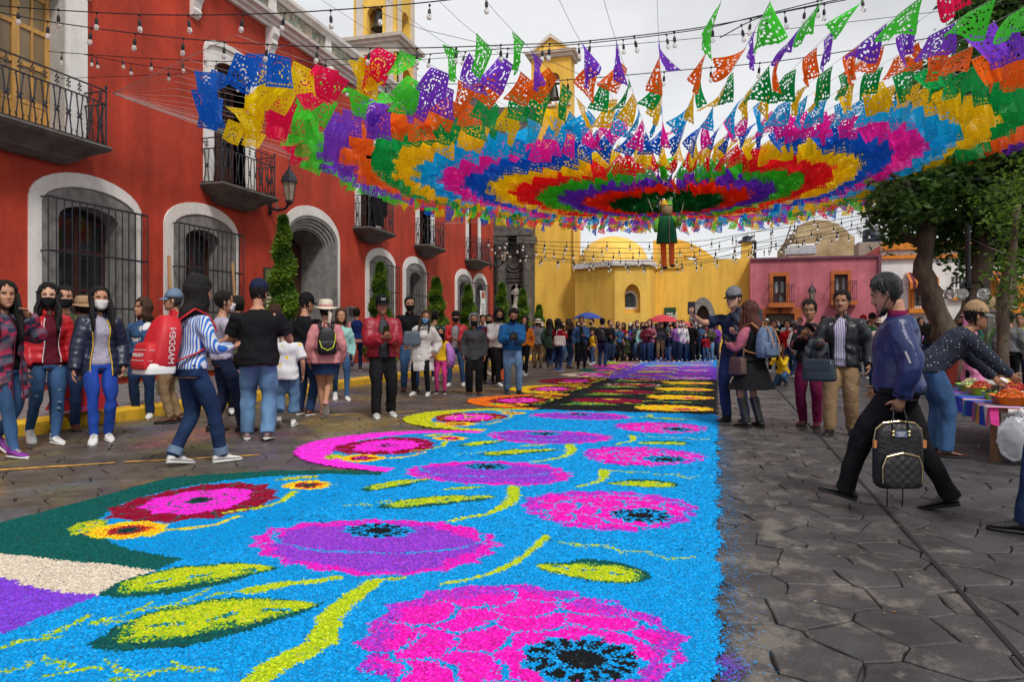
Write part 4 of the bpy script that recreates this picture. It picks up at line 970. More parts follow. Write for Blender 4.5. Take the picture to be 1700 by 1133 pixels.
mb = MB(); mb.prism([(a, -.05), (b, -.05), (b, zt), (a, zt)], fX(YPK), 0, -.5, hs); mb.box(a, a+.4, YPK+.51, YPK+9, 0, zt); mb.box(b-.4, b, YPK+.51, YPK+9, 0, zt); mb.build('pink_wall', m_pink, pk)
MB().box(a, b, YPK-.12, YPK+9, zt+.001, zt+.13).build('roof_edge', m_plum, pk)
MB().box(b-.16, b-.02, YPK-.12, YPK-.002, 0, zt).build('corner_pipe', m_plum, pk)
MB().box(a+.4, b-.4, YPK+2, YPK+2.1, 0, zt-.1).build('inner_wall', m_dark, pk)
for w in wins:
    o, i = R_(w[:4]), R_(w[4:]); wn = empty('framed_window', ((o[0]+o[1])/2, YPK, o[2]), parent=pk)
    mb = MB(); mb.prism(box2(o), fX(YPK), .06, .001, [box2(i)]); mb.build('orange_surround', m_terra, wn)
    mb = MB(); c = (i[0]+i[1])/2
    for q0, q1 in ((i[0], i[0]+.09), (c-.07, c+.07), (i[1]-.09, i[1])): mb.box(q0, q1, YPK+.2, YPK+.28, i[2], i[3])
    mb.box(i[0]+.091, i[1]-.091, YPK+.205, YPK+.275, i[3]-.16, i[3]-.001); mb.box(i[0]+.091, i[1]-.091, YPK+.205, YPK+.275, i[2], i[2]+.55); mb.build('casement', m_wood, wn)
    for q0, q1 in ((i[0]+.092, c-.071), (c+.071, i[1]-.092)):
        MB().box(q0, q1, YPK+.235, YPK+.245, i[2]+.551, i[3]-.162).build('pane', m_glass, wn)
        MB().box(q0+.02, q1-.02, YPK+.215, YPK+.225, i[2]+.56, i[3]-.30).build('curtain', mat('grey_net_curtain', (.30, .32, .35), .9, .3, 3, stretch=(9, 9, .6)), wn)
    bl = empty('window_balcony', ((o[0]+o[1])/2, YPK, o[2]-.2), parent=pk); z0 = o[2]-.02
    MB().box(o[0]-.05, o[1]+.25, YPK-.55, YPK-.061, z0-.25, z0).build('ledge', m_terra, bl)
    rl = MB()
    for z in (z0+.06, z0+1.05, z0+.92): rl.box(o[0]-.02, o[1]+.22, YPK-.52, YPK-.5, z, z+.03); rl.box(o[0]-.02, o[0], YPK-.5, YPK-.06, z, z+.03); rl.box(o[1]+.2, o[1]+.22, YPK-.5, YPK-.06, z, z+.03)
    rl.build('rail', m_iron, bl); first = None; n = 13
    for k in range(n):
        x = o[0] + (o[1]+.2-o[0])*k/(n-1)
        if first is None: first = MB().tube([(x, YPK-.51, z0), (x, YPK-.51, z0+1.06)], .012, 5).build('bar', m_iron, bl); x00 = x
        else: q = first.copy(); COL.objects.link(q); q.location = first.location + Vector((x-x00, 0, 0))
sd = empty('shop_front', ((dq[0]+dq[1])/2, YPK, 0), parent=pk)
mb = MB(); oo = (dq[0]-.35, dq[1]+.35, -.02, dq[3]+.32); mb.prism([(oo[0], -.02), (dq[0]+.01, -.02), (dq[0]+.01, dq[3]-.01), (dq[1]-.01, dq[3]-.01), (dq[1]-.01, -.02), (oo[1], -.02), (oo[1], oo[3]), (oo[0], oo[3])], fX(YPK), .05, .001); mb.build('orange_surround', m_terra, sd)
MB().box(dq[0]+.02, dq[1]-.02, YPK+.25, YPK+.3, dq[3]-.62, dq[3]-.05).build('wooden_fascia', mat('faded_wooden_fascia', (.12, .08, .05), .6, .4, 5, stretch=(4, 1, 1)), sd)
MB().box(dq[0]+.02, dq[1]-.02, YPK+.9, YPK+.95, 0, dq[3]-.63).build('opening_shade_sheet', m_dark, sd)  # black sheet across the shop door, its colour stands for shade inside
x_, z_ = on_front(1346.5, 493, YPK); lantern((x_, YPK, z_-.25), .45, .95, 'small black lantern on the pink wall between the two windows', out=(0, -1))
x_, z_ = on_front(1295, 513, YPK); lantern((x_, YPK, z_), .40, .85, 'grey lantern above the shop front of the pink building', out=(0, -1))
# roof things behind the pink parapet
m_beige = mat('stained_beige_plaster', (0.46, 0.36, 0.20), 0.88, 0.2, 1.2, 0.3, 14, dark=(.30, .20, .10))
YB = 52.0
gb_ = [(1306, 440), (1419, 440), (1419, 392), (1413, 391), (1404, 381), (1390, 371), (1372, 366), (1352, 365), (1336, 369), (1322, 378), (1313, 392), (1306, 397)]
mb = MB(); mb.prism([(on_front(x, y, YB)[0], on_front(x, y, YB)[1] if y < 440 else 0) for x, y in gb_], fX(YB), 0, -8); o = mb.build('beige_building', m_beige); tag(o, 'stained beige building with a rounded gable behind the pink building', 'building')
mb = MB(); x0, z0 = on_front(1296, 428, YB-4); x1, z1 = on_front(1308, 396, YB-4)
x0, z0 = on_front(1297, 424, YB-4); x1, z1 = on_front(1332, 421, YB-4)
sh = MB().obox(((x0+x1)/2+.5, YB-4, z0+.25), (1.7, 1.0, .5)).build('roof_heater', mat('grey_corrugated_metal', (.45, .46, .48), .4, .15, 3, metal=.4)); tag(sh, 'low white metal box on the roof of the pink building', 'roof box')
MB().tube([(sh.location.x-.8, YB-4.4, z0+.52), (sh.location.x+.8, YB-4.4, z0+.52)], .09, 8).build('pipe', m_white, sh)
ltx, ltz = on_front(1301, 424, YB-1); lb_ = MB()
for s in (0, .45):
    lb_.tube([(ltx-.5+s, YB-1, ltz-1), (ltx+.5+s, YB-.4, ltz+2.0)], .045, 5)
for i in range(9): t = i/9; lb_.tube([(ltx-.5+t, YB-1+.6*t, ltz-1+3*t), (ltx-.05+t, YB-1+.6*t, ltz-1+3*t)], .035, 5)
o = lb_.build('roof_ladder', mat('rusty_iron', (.12, .07, .05), .8, .3, 8)); tag(o, 'rusty iron ladder leaning on the beige gable', 'ladder')
m_tank = mat('dark_blue_plastic', (.012, .018, .035), .4, .15, 3)
def tank(px, py0, py1, r, Y, label, hat=True):
    x, z0 = on_front(px, py1, Y); _, z1 = on_front(px, py0, Y); H = z1-z0
    m = MB().lathe([(r, 0), (r, H*.12), (r*1.02, H*.14), (r, H*.16), (r, H*.40), (r*1.02, H*.42), (r, H*.44), (r, H*.72), (r*.92, H*.80), (r*.45, H*.90), (r*.40, H*.91), (r*.38, H), (.01, H)], (x, Y, z0), 20).build('water_tank', m_tank, None, 35); tag(m, label, 'water tank'); return x, z0
x, z0 = tank(1450, 376, 404, .62, 49, 'dark blue plastic water tank on a concrete base above the pink roof')
m_conc = mat('raw_concrete', (.30, .25, .20), .9, .2, 3, .3, 20)
o = MB().box(x-.95, x+.75, 48.2, 49.9, 3.5, z0).build('tank_base', m_conc); tag(o, 'raw concrete block that carries the blue water tank', 'tank base')
a1, zz1 = on_front(1428, 428, 46); a2, zz2 = on_front(1462, 408, 46)
mb = MB(); mb.prism([(a1, zz1-.5), (a2, zz1-.5), (a2, zz2), (a1, zz1)], fX(46), 0, -.3); o = mb.build('sloping_wall', mat('rust_red_paint', (.28, .05, .04), .85, .2, 2)); tag(o, 'sloping rust red parapet wall at the right end of the pink roof', 'wall')
# small dark lantern cupola right of the yellow wall
x, z0 = on_front(1242, 428, 49); cu = empty('roof_cupola', (x, 49, 0), 'small cupola with dark metal cap at the right end of the church', 'cupola')
MB().box(x-.42, x+.25, 48.6, 49.4, 4, z0+.95).build('drum', m_yel2, cu); MB().lathe([(.62, 0), (.55, .12), (.32, .2), (.30, .38), (.2, .42), (.01, .5)], (x-.06, 49, z0+.95), 8).build('cap', m_tank, cu)
MB().tube([(x+.4, 48.9, z0-.4), (x+.42, 48.9, z0+.9), (x+.1, 48.9, z0+1.0)], .10, 6).build('pipe', m_tank, cu)

# ------------------------------------------------------------ white building with orange cornice
m_orn = mat('orange_trim_paint', (0.62, 0.20, 0.02), 0.75, 0.12, 3)
YW = 47.0; m_wht = mat('white_stucco', (0.70, 0.69, 0.68), 0.85, 0.07, 1.2, 0.25, 16); weather(m_wht, .4); m_greyb = mat('grey_base_paint', (.22, .23, .24), .8, .1, 3)
wb = empty('white_building', (ptF(1570, YW), YW, 0), 'white building with orange cornice and striped awnings behind the trees', 'building')
a, b = ptF(1463.5, YW), ptF(1790, YW); zt = on_front(1500, 408, YW)[1]
RW = lambda *q: rect(*q, YW)
ops = [RW(1518, 470, 1549, 508), RW(1579, 459, 1607, 488), RW(1655, 470, 1690, 508)]
dW = RW(1468, 524, 1487, 560); dW = (dW[0], dW[1], -.02, dW[3])
mb = MB(); mb.prism([(a, -.05), (b, -.05), (b, zt), (a, zt)], fX(YW), 0, -.5, [box2(o) for o in ops]); mb.build('white_wall', m_wht, wb)
MB().box(a, b, YW+2, YW+2.1, 0, zt).build('inner_wall', m_dark, wb)
MB().box(a, b, YW-.05, YW-.002, 0, on_front(1500, 536, YW)[1]).build('grey_base', m_greyb, wb)
for y0, y1, d in ((402, 415, .25), (424, 430, .18)):
    MB().box(a, b, YW-d, YW-.002, on_front(1500, y1, YW)[1], on_front(1500, y0, YW)[1]).build('orange_cornice', m_orn, wb)
for x in (1490, 1540, 1590, 1640, 1690):
    X, Z = on_front(x, 409, YW); mb = MB(); mb.lathe([(.28, 0), (.3, .1), (.16, .2), (.28, .45), (.12, .7), (.01, .8)], (X, YW-.1, Z+.25), 10); mb.build('roof_finial', m_orn, wb, 50)
for k, o in enumerate(ops):
    wn = empty('window', ((o[0]+o[1])/2, YW, o[2]), parent=wb); c = (o[0]+o[1])/2
    if k != 1:
        mb = MB(); mb.prism([(o[0]-.3, o[2]-.1), (o[0], o[2]-.1), (o[0], o[3]), (o[1], o[3]), (o[1], o[2]-.1), (o[1]+.3, o[2]-.1), (o[1]+.3, o[3]+.3), (o[0]-.3, o[3]+.3)], fX(YW), .05, .001); mb.build('orange_surround', m_orn, wn)
        MB().box(o[0]-.4, o[1]+.6, YW-.6, YW-.002, o[2]-.42, o[2]-.16).build('orange_ledge', m_orn, wn)
        rl = MB(); rl.box(o[0]-.3, o[1]+.5, YW-.55, YW-.52, o[2]+.85, o[2]+.89)
        for i in range(14): x = o[0]-.28+i*(o[1]-o[0]+.76)/13; rl.tube([(x, YW-.535, o[2]-.16), (x, YW-.535, o[2]+.86)], .013, 4)
        rl.build('rail', m_iron, wn)
    else: MB().box(o[0]-.1, o[1]+.1, YW-.2, YW-.002, o[2]-.36, o[2]-.05).build('orange_ledge', m_orn, wn)
    mb = MB(); fm = m_wood if k != 1 else m_white
    for i in range(5):
        x = o[0]+(o[1]-o[0]-.07)*i/4; mb.box(x, x+.07, YW+.2, YW+.27, o[2], o[3])
    for i in range(4): z = o[2]+(o[3]-o[2]-.07)*i/3; mb.box(o[0], o[1], YW+.21, YW+.26, z, z+.07)
    mb.build('casement', fm, wn); MB().box(o[0], o[1], YW+.28, YW+.29, o[2], o[3]).build('pane', mat('blue_grey_glass', (.10, .13, .15), .1, .3, 2), wn)
m_awn, N, K, b_ = node_mat('striped_awning_cloth')
tcx = N.new('ShaderNodeTexCoord'); wv = N.new('ShaderNodeTexWave'); wv.wave_type = 'BANDS'; wv.bands_direction = 'X'; wv.inputs['Scale'].default_value = 1.05; K(tcx.outputs['Object'], wv.inputs['Vector'])
rp_ = N.new('ShaderNodeValToRGB'); rp_.color_ramp.interpolation = 'CONSTANT'; rp_.color_ramp.elements[0].color = (.10, .012, .02, 1); rp_.color_ramp.elements[1].position = .6; rp_.color_ramp.elements[1].color = (.55, .16, .03, 1)
K(wv.outputs['Fac'], rp_.inputs[0]); K(rp_.outputs[0], b_.inputs['Base Color']); b_.inputs['Roughness'].default_value = .9
for k, (q, lab) in enumerate((((1503, 453, 1537, 472), 'maroon and orange striped awning left of the forked tree'), ((1646, 450, 1678, 470), 'maroon and orange striped awning at the right behind the tree'))):
    r = RW(*q); mb = MB(); n = 9
    for i in range(n):
        x = r[0] + (r[1]-r[0])*i/(n-1)
    rings = [[(r[0]+(r[1]-r[0])*i/16, YW-.06-d, r[3]-h - (.06*(i % 2) if last else 0)) for i in range(17)] for d, h, last in ((0, 0, 0), (.5, .28, 0), (1.0, .62, 0), (1.02, .95, 1))]
    mb.loft(rings, caps=False, closed=False); o = mb.build('awning', m_awn, recalc=False); tag(o, lab, 'awning', 'striped awnings on the white building')
    MB().tube([(r[0], YW-.05, r[3]-.7), (r[0], YW-1.05, r[3]-.64)], .02, 5).build('awning_arm', m_iron, o); MB().tube([(r[1], YW-.05, r[3]-.7), (r[1], YW-1.05, r[3]-.64)], .02, 5).build('awning_arm', m_iron, o)
# ------------------------------------------------------------ trees, clipped conifers, planters, lamp post, bust
def leaf_mesh(name, P, size, mats, up=0.35, seed=0, aspect=.5, mi=None, fold=True):
    """one leaf-sized face (two triangles folded along the midrib) per point of P"""
    rg_ = np.random.default_rng(seed); n = len(P); a = rg_.normal(size=(n, 3)); a[:, 2] *= .6; a /= np.linalg.norm(a, axis=1)[:, None]
    b = rg_.normal(size=(n, 3)); b[:, 2] += up; b -= (b*a).sum(1)[:, None]*a; b /= np.linalg.norm(b, axis=1)[:, None]; c = np.cross(a, b)
    s = size*rg_.uniform(.6, 1.35, n)[:, None]; V = np.empty((n, 4, 3), np.float32)
    V[:, 0] = P - a*s*.5; V[:, 1] = P + c*s*aspect*.5 - b*s*.06; V[:, 2] = P + a*s*.5; V[:, 3] = P - c*s*aspect*.5 - b*s*.06
    me = bpy.data.meshes.new(name); me.vertices.add(n*4); o = P.mean(0); o[2] = P[:, 2].min(); me.vertices.foreach_set('co', (V - o).astype(np.float32).ravel())
    me.loops.add(n*4); me.loops.foreach_set('vertex_index', np.arange(n*4, dtype=np.int32)); me.polygons.add(n); me.polygons.foreach_set('loop_start', np.arange(0, n*4, 4, dtype=np.int32)); me.update(calc_edges=True)
    for m in mats: me.materials.append(m)
    me.polygons.foreach_set('material_index', (rg_.integers(0, len(mats), n) if mi is None else mi).astype(np.int32))
    return me, tuple(o)
def leaf_mat(name, col, trans=.35):
    m, N, K, b = node_mat(name); b.inputs['Base Color'].default_value = (*col, 1); b.inputs['Roughness'].default_value = .5; b.inputs['Specular IOR Level'].default_value = .25
    t = N.new('ShaderNodeBsdfTranslucent'); t.inputs[0].default_value = (*[min(1, c*1.5) for c in col], 1); mx_ = N.new('ShaderNodeMixShader'); mx_.inputs[0].default_value = trans
    K(b.outputs[0], mx_.inputs[1]); K(t.outputs[0], mx_.inputs[2]); K(mx_.outputs[0], N['Material Output'].inputs[0]); return m
LD = [leaf_mat('deep_green_leaf', (.042, .10, .024)), leaf_mat('dark_green_leaf', (.065, .145, .03)), leaf_mat('mid_green_leaf', (.11, .20, .04))]
LL = [leaf_mat('fresh_green_leaf', (.10, .20, .025)), leaf_mat('yellow_green_leaf', (.17, .27, .03)), leaf_mat('mid_fresh_leaf', (.06, .13, .02))]
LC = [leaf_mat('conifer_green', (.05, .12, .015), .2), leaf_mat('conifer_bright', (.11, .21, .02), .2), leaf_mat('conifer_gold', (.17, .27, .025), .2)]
m_bark = mat('furrowed_brown_bark', (.13, .095, .07), .9, .45, 4, .9, 14, stretch=(1.6, 1.6, .5))
def cluster(cs, n, seed):
    """leaf points in many small tufts scattered through each blob's outer volume"""
    rg_ = np.random.default_rng(seed); out = []
    for c, r in cs:
        c = np.array(c); r = np.array(r if hasattr(r, '__len__') else (r, r, r*.8)); k = int(20*np.prod(r)**(2/3)) + 8
        d = rg_.normal(size=(k, 3)); d /= np.linalg.norm(d, axis=1)[:, None]; tc_ = c + d*r*rg_.uniform(.45, 1.0, k)[:, None]**.6
        m = max(8, int(n*np.prod(r)**(2/3)/k)); tr = rg_.uniform(.10, .30, k)
        for i in range(k): out.append(tc_[i] + rg_.normal(size=(m, 3))*tr[i]*np.array((1, 1, .7)))
    return np.concatenate(out)
def limb(mb, pts, r0, r1, n=10, seed=0):
    rg_ = random.Random(seed); pts = [Vector(p) for p in pts]; q = []
    for i in range(len(pts)-1):
        for t in (0, .33, .66): q.append(pts[i].lerp(pts[i+1], t) + Vector((rg_.uniform(-1, 1), rg_.uniform(-1, 1), 0))*r0*.14)
    q.append(pts[-1]); k = len(q); mb.tube(q, [(r0+(r1-r0)*i/(k-1))*rg_.uniform(.88, 1.14) for i in range(k)], n)
D_ = 18.0; A = lambda x, y, d=D_: at(x, y, d)
tr = empty('plaza_tree', (A(1575, 560)[0], A(1575, 560)[1], 0), 'big forked dark green tree with two bare trunks behind the lamp post', 'tree')
base = Vector((*A(1580, 600)[:2], -.05))
m = MB(); limb(m, [base, A(1572, 570), A(1562, 535), A(1546, 490), A(1533, 452), A(1538, 410), A(1545, 350)], .31, .16, 12, 1); m.build('trunk', m_bark, tr, True)
m = MB(); limb(m, [base + Vector((.2, .05, 0)), A(1592, 560), A(1612, 520), A(1628, 475), A(1634, 430), A(1645, 380), A(1655, 300)], .30, .16, 12, 2); m.build('trunk', m_bark, tr, True)
m = MB()
for i, pts in enumerate(([(1545, 352, 18), (1510, 310, 17.5), (1480, 290, 17)], [(1545, 352, 18), (1570, 280, 18.6), (1560, 200, 19)], [(1655, 300, 18), (1640, 200, 18.4), (1650, 100, 18)], [(1650, 330, 18), (1700, 260, 17.5), (1730, 180, 17)], [(1538, 405, 18), (1500, 390, 18.5), (1475, 375, 19)])):
    limb(m, [A(*p) for p in pts], .17, .05, 7, i+5)
m.build('limb', m_bark, tr, True)
blobs = []
rg_ = random.Random(4)
for x, y, d, r in ((1500, 345, 17.6, .7), (1500, 380, 18.4, .45), (1520, 320, 17.3, .9), (1565, 335, 18.8, 1.0), (1560, 385, 19.2, .6), (1610, 320, 17.5, 1.0), (1600, 385, 18.8, .75), (1655, 330, 18.3, 1.0), (1668, 395, 18.8, .9), (1700, 360, 17.4, 1.0), (1515, 250, 18.6, 1.0), (1560, 230, 18, 1.2), (1620, 230, 18.5, 1.25),
                   (1685, 240, 17.5, 1.2), (1575, 150, 18.6, 1.1), (1640, 120, 18.2, 1.25), (1700, 110, 17.6, 1.3), (1640, 40, 18.5, 1.0), (1690, 20, 18, 1.2), (1730, 60, 17.5, 1.2), (1530, 190, 19, .8), (1500, 300, 19.5, .9), (1745, 250, 17.2, 1.3), (1740, 360, 17.6, 1.0), (1615, 420, 19.4, .55), (1640, -60, 18.4, 1.0), (1700, -60, 18, 1.2)):
    blobs.append((A(x, y, d), (r, r, r*.82)))
P = cluster(blobs, 1750, 3)
me, o = leaf_mesh('crown', P, .19, LD, seed=1); cr_ = link('crown', me, o, tr, kind='stuff')
# lighter tree at the right edge
t2 = empty('pale_green_tree', (*A(1668, 600, 13.6)[:2], 0), 'fresh yellow green tree at the right edge in front of the dark tree', 'tree')
m = MB(); limb(m, [(*A(1668, 600, 13.6)[:2], -.05), A(1664, 540, 13.6), A(1668, 480, 13.6), A(1682, 420, 13.4), A(1690, 340, 13.3)], .12, .05, 8, 8); m.build('trunk', m_bark, t2, True)
P = cluster([(A(x, y, d), r) for x, y, d, r in ((1680, 330, 13.4, .45), (1700, 370, 13.2, .5), (1672, 400, 13.7, .32), (1720, 320, 13.3, .5), (1690, 290, 13.6, .35), (1685, 470, 13.4, .35), (1705, 440, 13.2, .42), (1690, 505, 13.5, .32), (1715, 500, 13.4, .4), (1665, 455, 13.8, .22))], 1300, 6)
me, o = leaf_mesh('crown', P, .11, LL, seed=2, aspect=.45); link('crown', me, o, t2, kind='stuff')
# a further dark tree behind, at the right
t3 = empty('far_plaza_tree', (*A(1690, 600, 30)[:2], 0), 'dark tree further back at the right edge beside the white building', 'tree')
m = MB(); limb(m, [(*A(1672, 600, 30)[:2], -.05), A(1668, 520, 30), A(1675, 430, 30), A(1690, 350, 30)], .40, .2, 9, 3); m.build('trunk', m_bark, t3, True)
P = cluster([(A(x, y, 30), r) for x, y, r in ((1690, 400, 1.4), (1720, 350, 1.8), (1740, 420, 1.6), (1665, 415, .7), (1700, 300, 1.8))], 420, 9); me, o = leaf_mesh('crown', P, .3, LD, seed=5); link('crown', me, o, t3, kind='stuff')

# spiral clipped conifers along the pavement
def topiary(x, ytop, X, label, w=.42, seed=0, zb=.15):
    Y = on_wall(x, X); D = -X*ST + Y*CT; H = CAMH + (YH - ytop)*D/F - zb; rg_ = np.random.default_rng(seed)
    t = empty('spiral_conifer', (X, Y, zb), label, 'topiary', 'spiral clipped conifers along the red building')
    m = MB(); m.tube([(X, Y, zb), (X+.01, Y, zb+H*.5), (X, Y, zb+H*.95)], [.04, .03, .01], 6); m.build('trunk', m_bark, t)
    pts = []; turns = 4.5
    n = 8500
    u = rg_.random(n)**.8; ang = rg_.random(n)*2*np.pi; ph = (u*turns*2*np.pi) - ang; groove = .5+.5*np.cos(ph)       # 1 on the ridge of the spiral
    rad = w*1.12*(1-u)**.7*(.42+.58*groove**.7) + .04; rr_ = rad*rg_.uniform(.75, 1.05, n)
    P = np.stack([X+rr_*np.cos(ang), Y+rr_*np.sin(ang), zb+.28+(H-.28)*u - rr_*.15], 1)
    # each sprig points up and out
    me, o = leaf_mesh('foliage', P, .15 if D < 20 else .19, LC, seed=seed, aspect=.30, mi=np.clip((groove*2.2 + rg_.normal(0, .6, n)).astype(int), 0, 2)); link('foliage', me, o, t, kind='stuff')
    return t
for k, (x, yt, X, w, lab) in enumerate(((470, 358, -8.75, .41, 'tallest bright green spiral conifer beside the arched door'), (631, 436, -8.75, .40, 'spiral conifer in front of the third barred window'), (724, 462, -8.75, .45, 'dark spiral conifer on the red wall between fourth and double window'),
        (777, 474, -8.75, .42, 'spiral conifer in front of the double window'), (833, 470, -8.6, .40, 'slim spiral conifer in front of the left portal column'), (868, 480, -8.3, .42, 'spiral conifer beside the niche statue of the dark portal'), (895, 507, -8.4, .38, 'small spiral conifer against the yellow church wall'))):
    topiary(x, yt, X, lab, w, k+3)
P = cluster([((-8.9, on_wall(262, -8.9), .42), (.22, .22, .24))], 4200, 5); me, o = leaf_mesh('small_shrub', P, .06, LC, seed=3, aspect=.4); s_ = link('small_shrub', me, o); tag(s_, 'small round green shrub on the pavement behind the woman in the denim jacket', 'shrub')
MB().tube([(-8.9, on_wall(262, -8.9), .1), (-8.9, on_wall(262, -8.9), .4)], .02, 5).build('stem', m_bark, s_)
# planters on the right
m_pot = mat('terracotta_red_planter', (.30, .035, .025), .55, .18, 4, .2, 30)
for x, yt, r, lab, big in ((1650, 588, .30, 'terracotta planter with a round bush behind the market stall', True), (1573, 578, .26, 'terracotta planter half hidden behind the bending man', False)):
    D = 16.2 if big else 17.0; X, Y, Z = at(x, yt, D); t = empty('planter', (X, Y, 0), lab, 'planter', 'terracotta planters behind the stall')
    MB().lathe([(r*.72, 0), (r*.75, .05), (r*.98, Z-.1), (r*1.08, Z-.09), (r*1.1, Z), (r*.98, Z), (r*.95, Z-.05), (.01, Z-.06)], (X, Y, 0), 20).build('pot', m_pot, t, 40)
    if big:
        P = cluster([((X, Y, Z+.32), (.33, .33, .28)), ((X-.15, Y, Z+.2), .2), ((X+.2, Y, Z+.25), .2)], 3600, 12); me, o = leaf_mesh('bush', P, .06, LL[:1]+LL[2:]+LD[2:], seed=8, aspect=.5); link('bush', me, o, t, kind='stuff')
        m = MB()
        for i in range(6): a_ = i*1.05; m.tube([(X, Y, Z-.06), (X+.2*math.cos(a_), Y+.2*math.sin(a_), Z+.3)], .012, 4)
        m.build('stems', m_bark, t)
# lamp post with clear globes
m_black = mat('black_paint', (.012, .012, .014), .4, .2, 6); m_clear = MATS.get('x') or node_mat('clear_globe_glass')[0]
b = m_clear.node_tree.nodes['Principled BSDF']; b.inputs['Transmission Weight'].default_value = .85; b.inputs['Roughness'].default_value = .05; b.inputs['IOR'].default_value = 1.12; b.inputs['Base Color'].default_value = (.9, .92, .93, 1)
X, Y, Z = at(1607, 375, 15.0); lp = empty('lamp_post', (X, Y, 0), 'black lamp post with clear glass globes in front of the forked tree', 'lamp post')
MB().lathe([(.14, 0), (.15, .1), (.09, .3), (.065, .5), (.05, .9), (.047, Z), (.01, Z+.02)], (X, Y, 0), 12).build('pole', m_black, lp, 40)
cz = at(1607, 478, 15)[2]; m = MB(); m.lathe([(.05, 0), (.11, .03), (.11, .12), (.05, .16)], (X, Y, cz-.05), 12)
for i in range(5):
    a_ = i*2*math.pi/5 + .35; gx, gy = X+.33*math.cos(a_), Y+.33*math.sin(a_)
    m.tube([(X, Y, cz), (X+.15*math.cos(a_), Y+.15*math.sin(a_), cz+.12), (X+.28*math.cos(a_), Y+.28*math.sin(a_), cz+.1), (gx, gy, cz)], .022, 6); m.tube([(gx, gy, cz+.02), (gx, gy, cz-.03)], .05, 8)
    MB().ell((gx, gy, cz-.13), (.115, .115, .115), 14, 10).build('globe', m_clear, lp, True)
    MB().ell((gx, gy, cz-.10), (.03, .03, .045), 8, 6).build('bulb', m_white, lp, True)
m.build('arms', m_black, lp, 50)
# stone bust
X, Y, Z = at(1635, 514, 24); bu = empty('bust_statue', (X, Y, 0), 'tan stone bust on a dark pedestal beside the tree trunk', 'statue'); m_tan = mat('tan_cast_stone', (.30, .22, .12), .8, .2, 6, .4, 30)
MB().lathe([(.36, 0), (.36, .15), (.26, .2), (.25, Z-.12), (.32, Z-.08), (.32, Z)], (X, Y, 0), 4).build('pedestal', m_stoned, bu)
m = MB(); m.loft([[(X+rx*math.cos(a_), Y+ry*math.sin(a_), Z+z) for a_ in np.linspace(0, 2*math.pi, 13)[:-1]] for z, rx, ry in ((0, .22, .16), (.1, .26, .18), (.26, .31, .19), (.40, .28, .17), (.46, .12, .10), (.54, .085, .085))]); m.ell((X-.02, Y-.03, Z+.70), (.105, .125, .16), 12, 9); m.ell((X-.06, Y-.14, Z+.69), (.025, .03, .04), 6, 4); m.build('bust', m_tan, bu, True)
# ------------------------------------------------------------ canopy of cut paper flags: strings radiating from a ring hung over the street
CX, CY, CZ = -1.13, 17.33, 4.47
RING = [(.0, .16, .02), (.9, .05, .0), (.20, .04, .60), (.05, .55, .02), (.85, .01, .02), (1, .68, .0), (.0, .12, .62), (.95, .015, .38), (.0, .44, .85), (1, .56, .0), (.0, .36, .07), (1, .14, .005), (.22, .05, .66), (.07, .72, .04), (.95, .005, .09), (.95, .68, .0), (.0, .13, .68)]
RN = ['dark_green', 'scarlet', 'purple', 'green', 'red', 'yellow', 'blue', 'magenta', 'sky_blue', 'amber', 'emerald', 'orange', 'violet', 'light_green', 'crimson', 'lemon', 'royal_blue']
FM = []
for nm, c in zip(RN, RING):
    m, N, K, b = node_mat(nm + '_plastic_paper'); b.inputs['Base Color'].default_value = (*c, 1); b.inputs['Roughness'].default_value = .38; b.inputs['Specular IOR Level'].default_value = .25
    t = N.new('ShaderNodeBsdfTranslucent'); t.inputs[0].default_value = (*[min(1, x*1.1+.01) for x in c], 1); mx_ = N.new('ShaderNodeMixShader'); mx_.inputs[0].default_value = .66
    K(b.outputs[0], mx_.inputs[1]); K(t.outputs[0], mx_.inputs[2]); K(mx_.outputs[0], N['Material Output'].inputs[0]); FM.append(m)
def flag_mesh(seed):
    """cut paper sheet .52 wide, .42 deep hanging from its top hem: rows of punched holes, scalloped hem, wind-blown folds"""
    rg_ = random.Random(seed); nx, nz = 22, 17; W, H = .46, .40; v = []; f = []
    p1, p2, am, tw = rg_.uniform(0, 6), rg_.uniform(0, 6), rg_.uniform(.02, .07), rg_.uniform(-.16, .16); curl = rg_.uniform(-.10, .14); lift = rg_.uniform(.0, .10); sk = rg_.uniform(-.06, .06)
    for j in range(nz+1):
        t = j/nz
        for i in range(nx+1):
            s = i/nx - .5; z = -H*t*(1 - .12*lift*10*t*(s+.5 if seed % 2 else .5-s))
            if j == nz: z -= .016*(i % 2)
            v.append((W*s*(1-.05*t) + sk*t, (am*math.sin(7*s+p1+2*t) + tw*s*2 + curl*t)*t*1.0 + .012*math.sin(19*s+p2)*t, z))
    holes = set(); mid = nx//2
    def punch(i, j): holes.add((i, j)); holes.add((nx-1-i, j))
    for j in range(3, nz-2):
        for i in range(2, mid):
            ring_ = math.hypot((i-mid+.5)*1.0, (j-nz*.48)*1.1); k_ = ring_*(1.1+.25*(seed % 4)) + 1.3*math.atan2(j-nz*.48, i-mid+.5)*(seed % 3)
            if ring_ < 6.4 and math.sin(k_*1.6+seed) > .38 and rg_.random() < .66: punch(i, j)
            elif ring_ >= 7.2 and (i*2+j*3+seed) % 7 == 0: punch(i, j)
    for i in range(1, mid, 2): punch(i, nz-2)
    for i in range(2, mid, 3): punch(i, 1)
    for j in range(nz):
        for i in range(nx):
            if (i, j) in holes: continue
            a_ = j*(nx+1)+i; f.append((a_, a_+1, a_+nx+2, a_+nx+1))
    me = bpy.data.meshes.new('flag'); me.from_pydata(v, [], f); me.materials.append(FM[0]); me.polygons.foreach_set('use_smooth', [True]*len(f)); return me
FMESH = [flag_mesh(s) for s in range(14)]
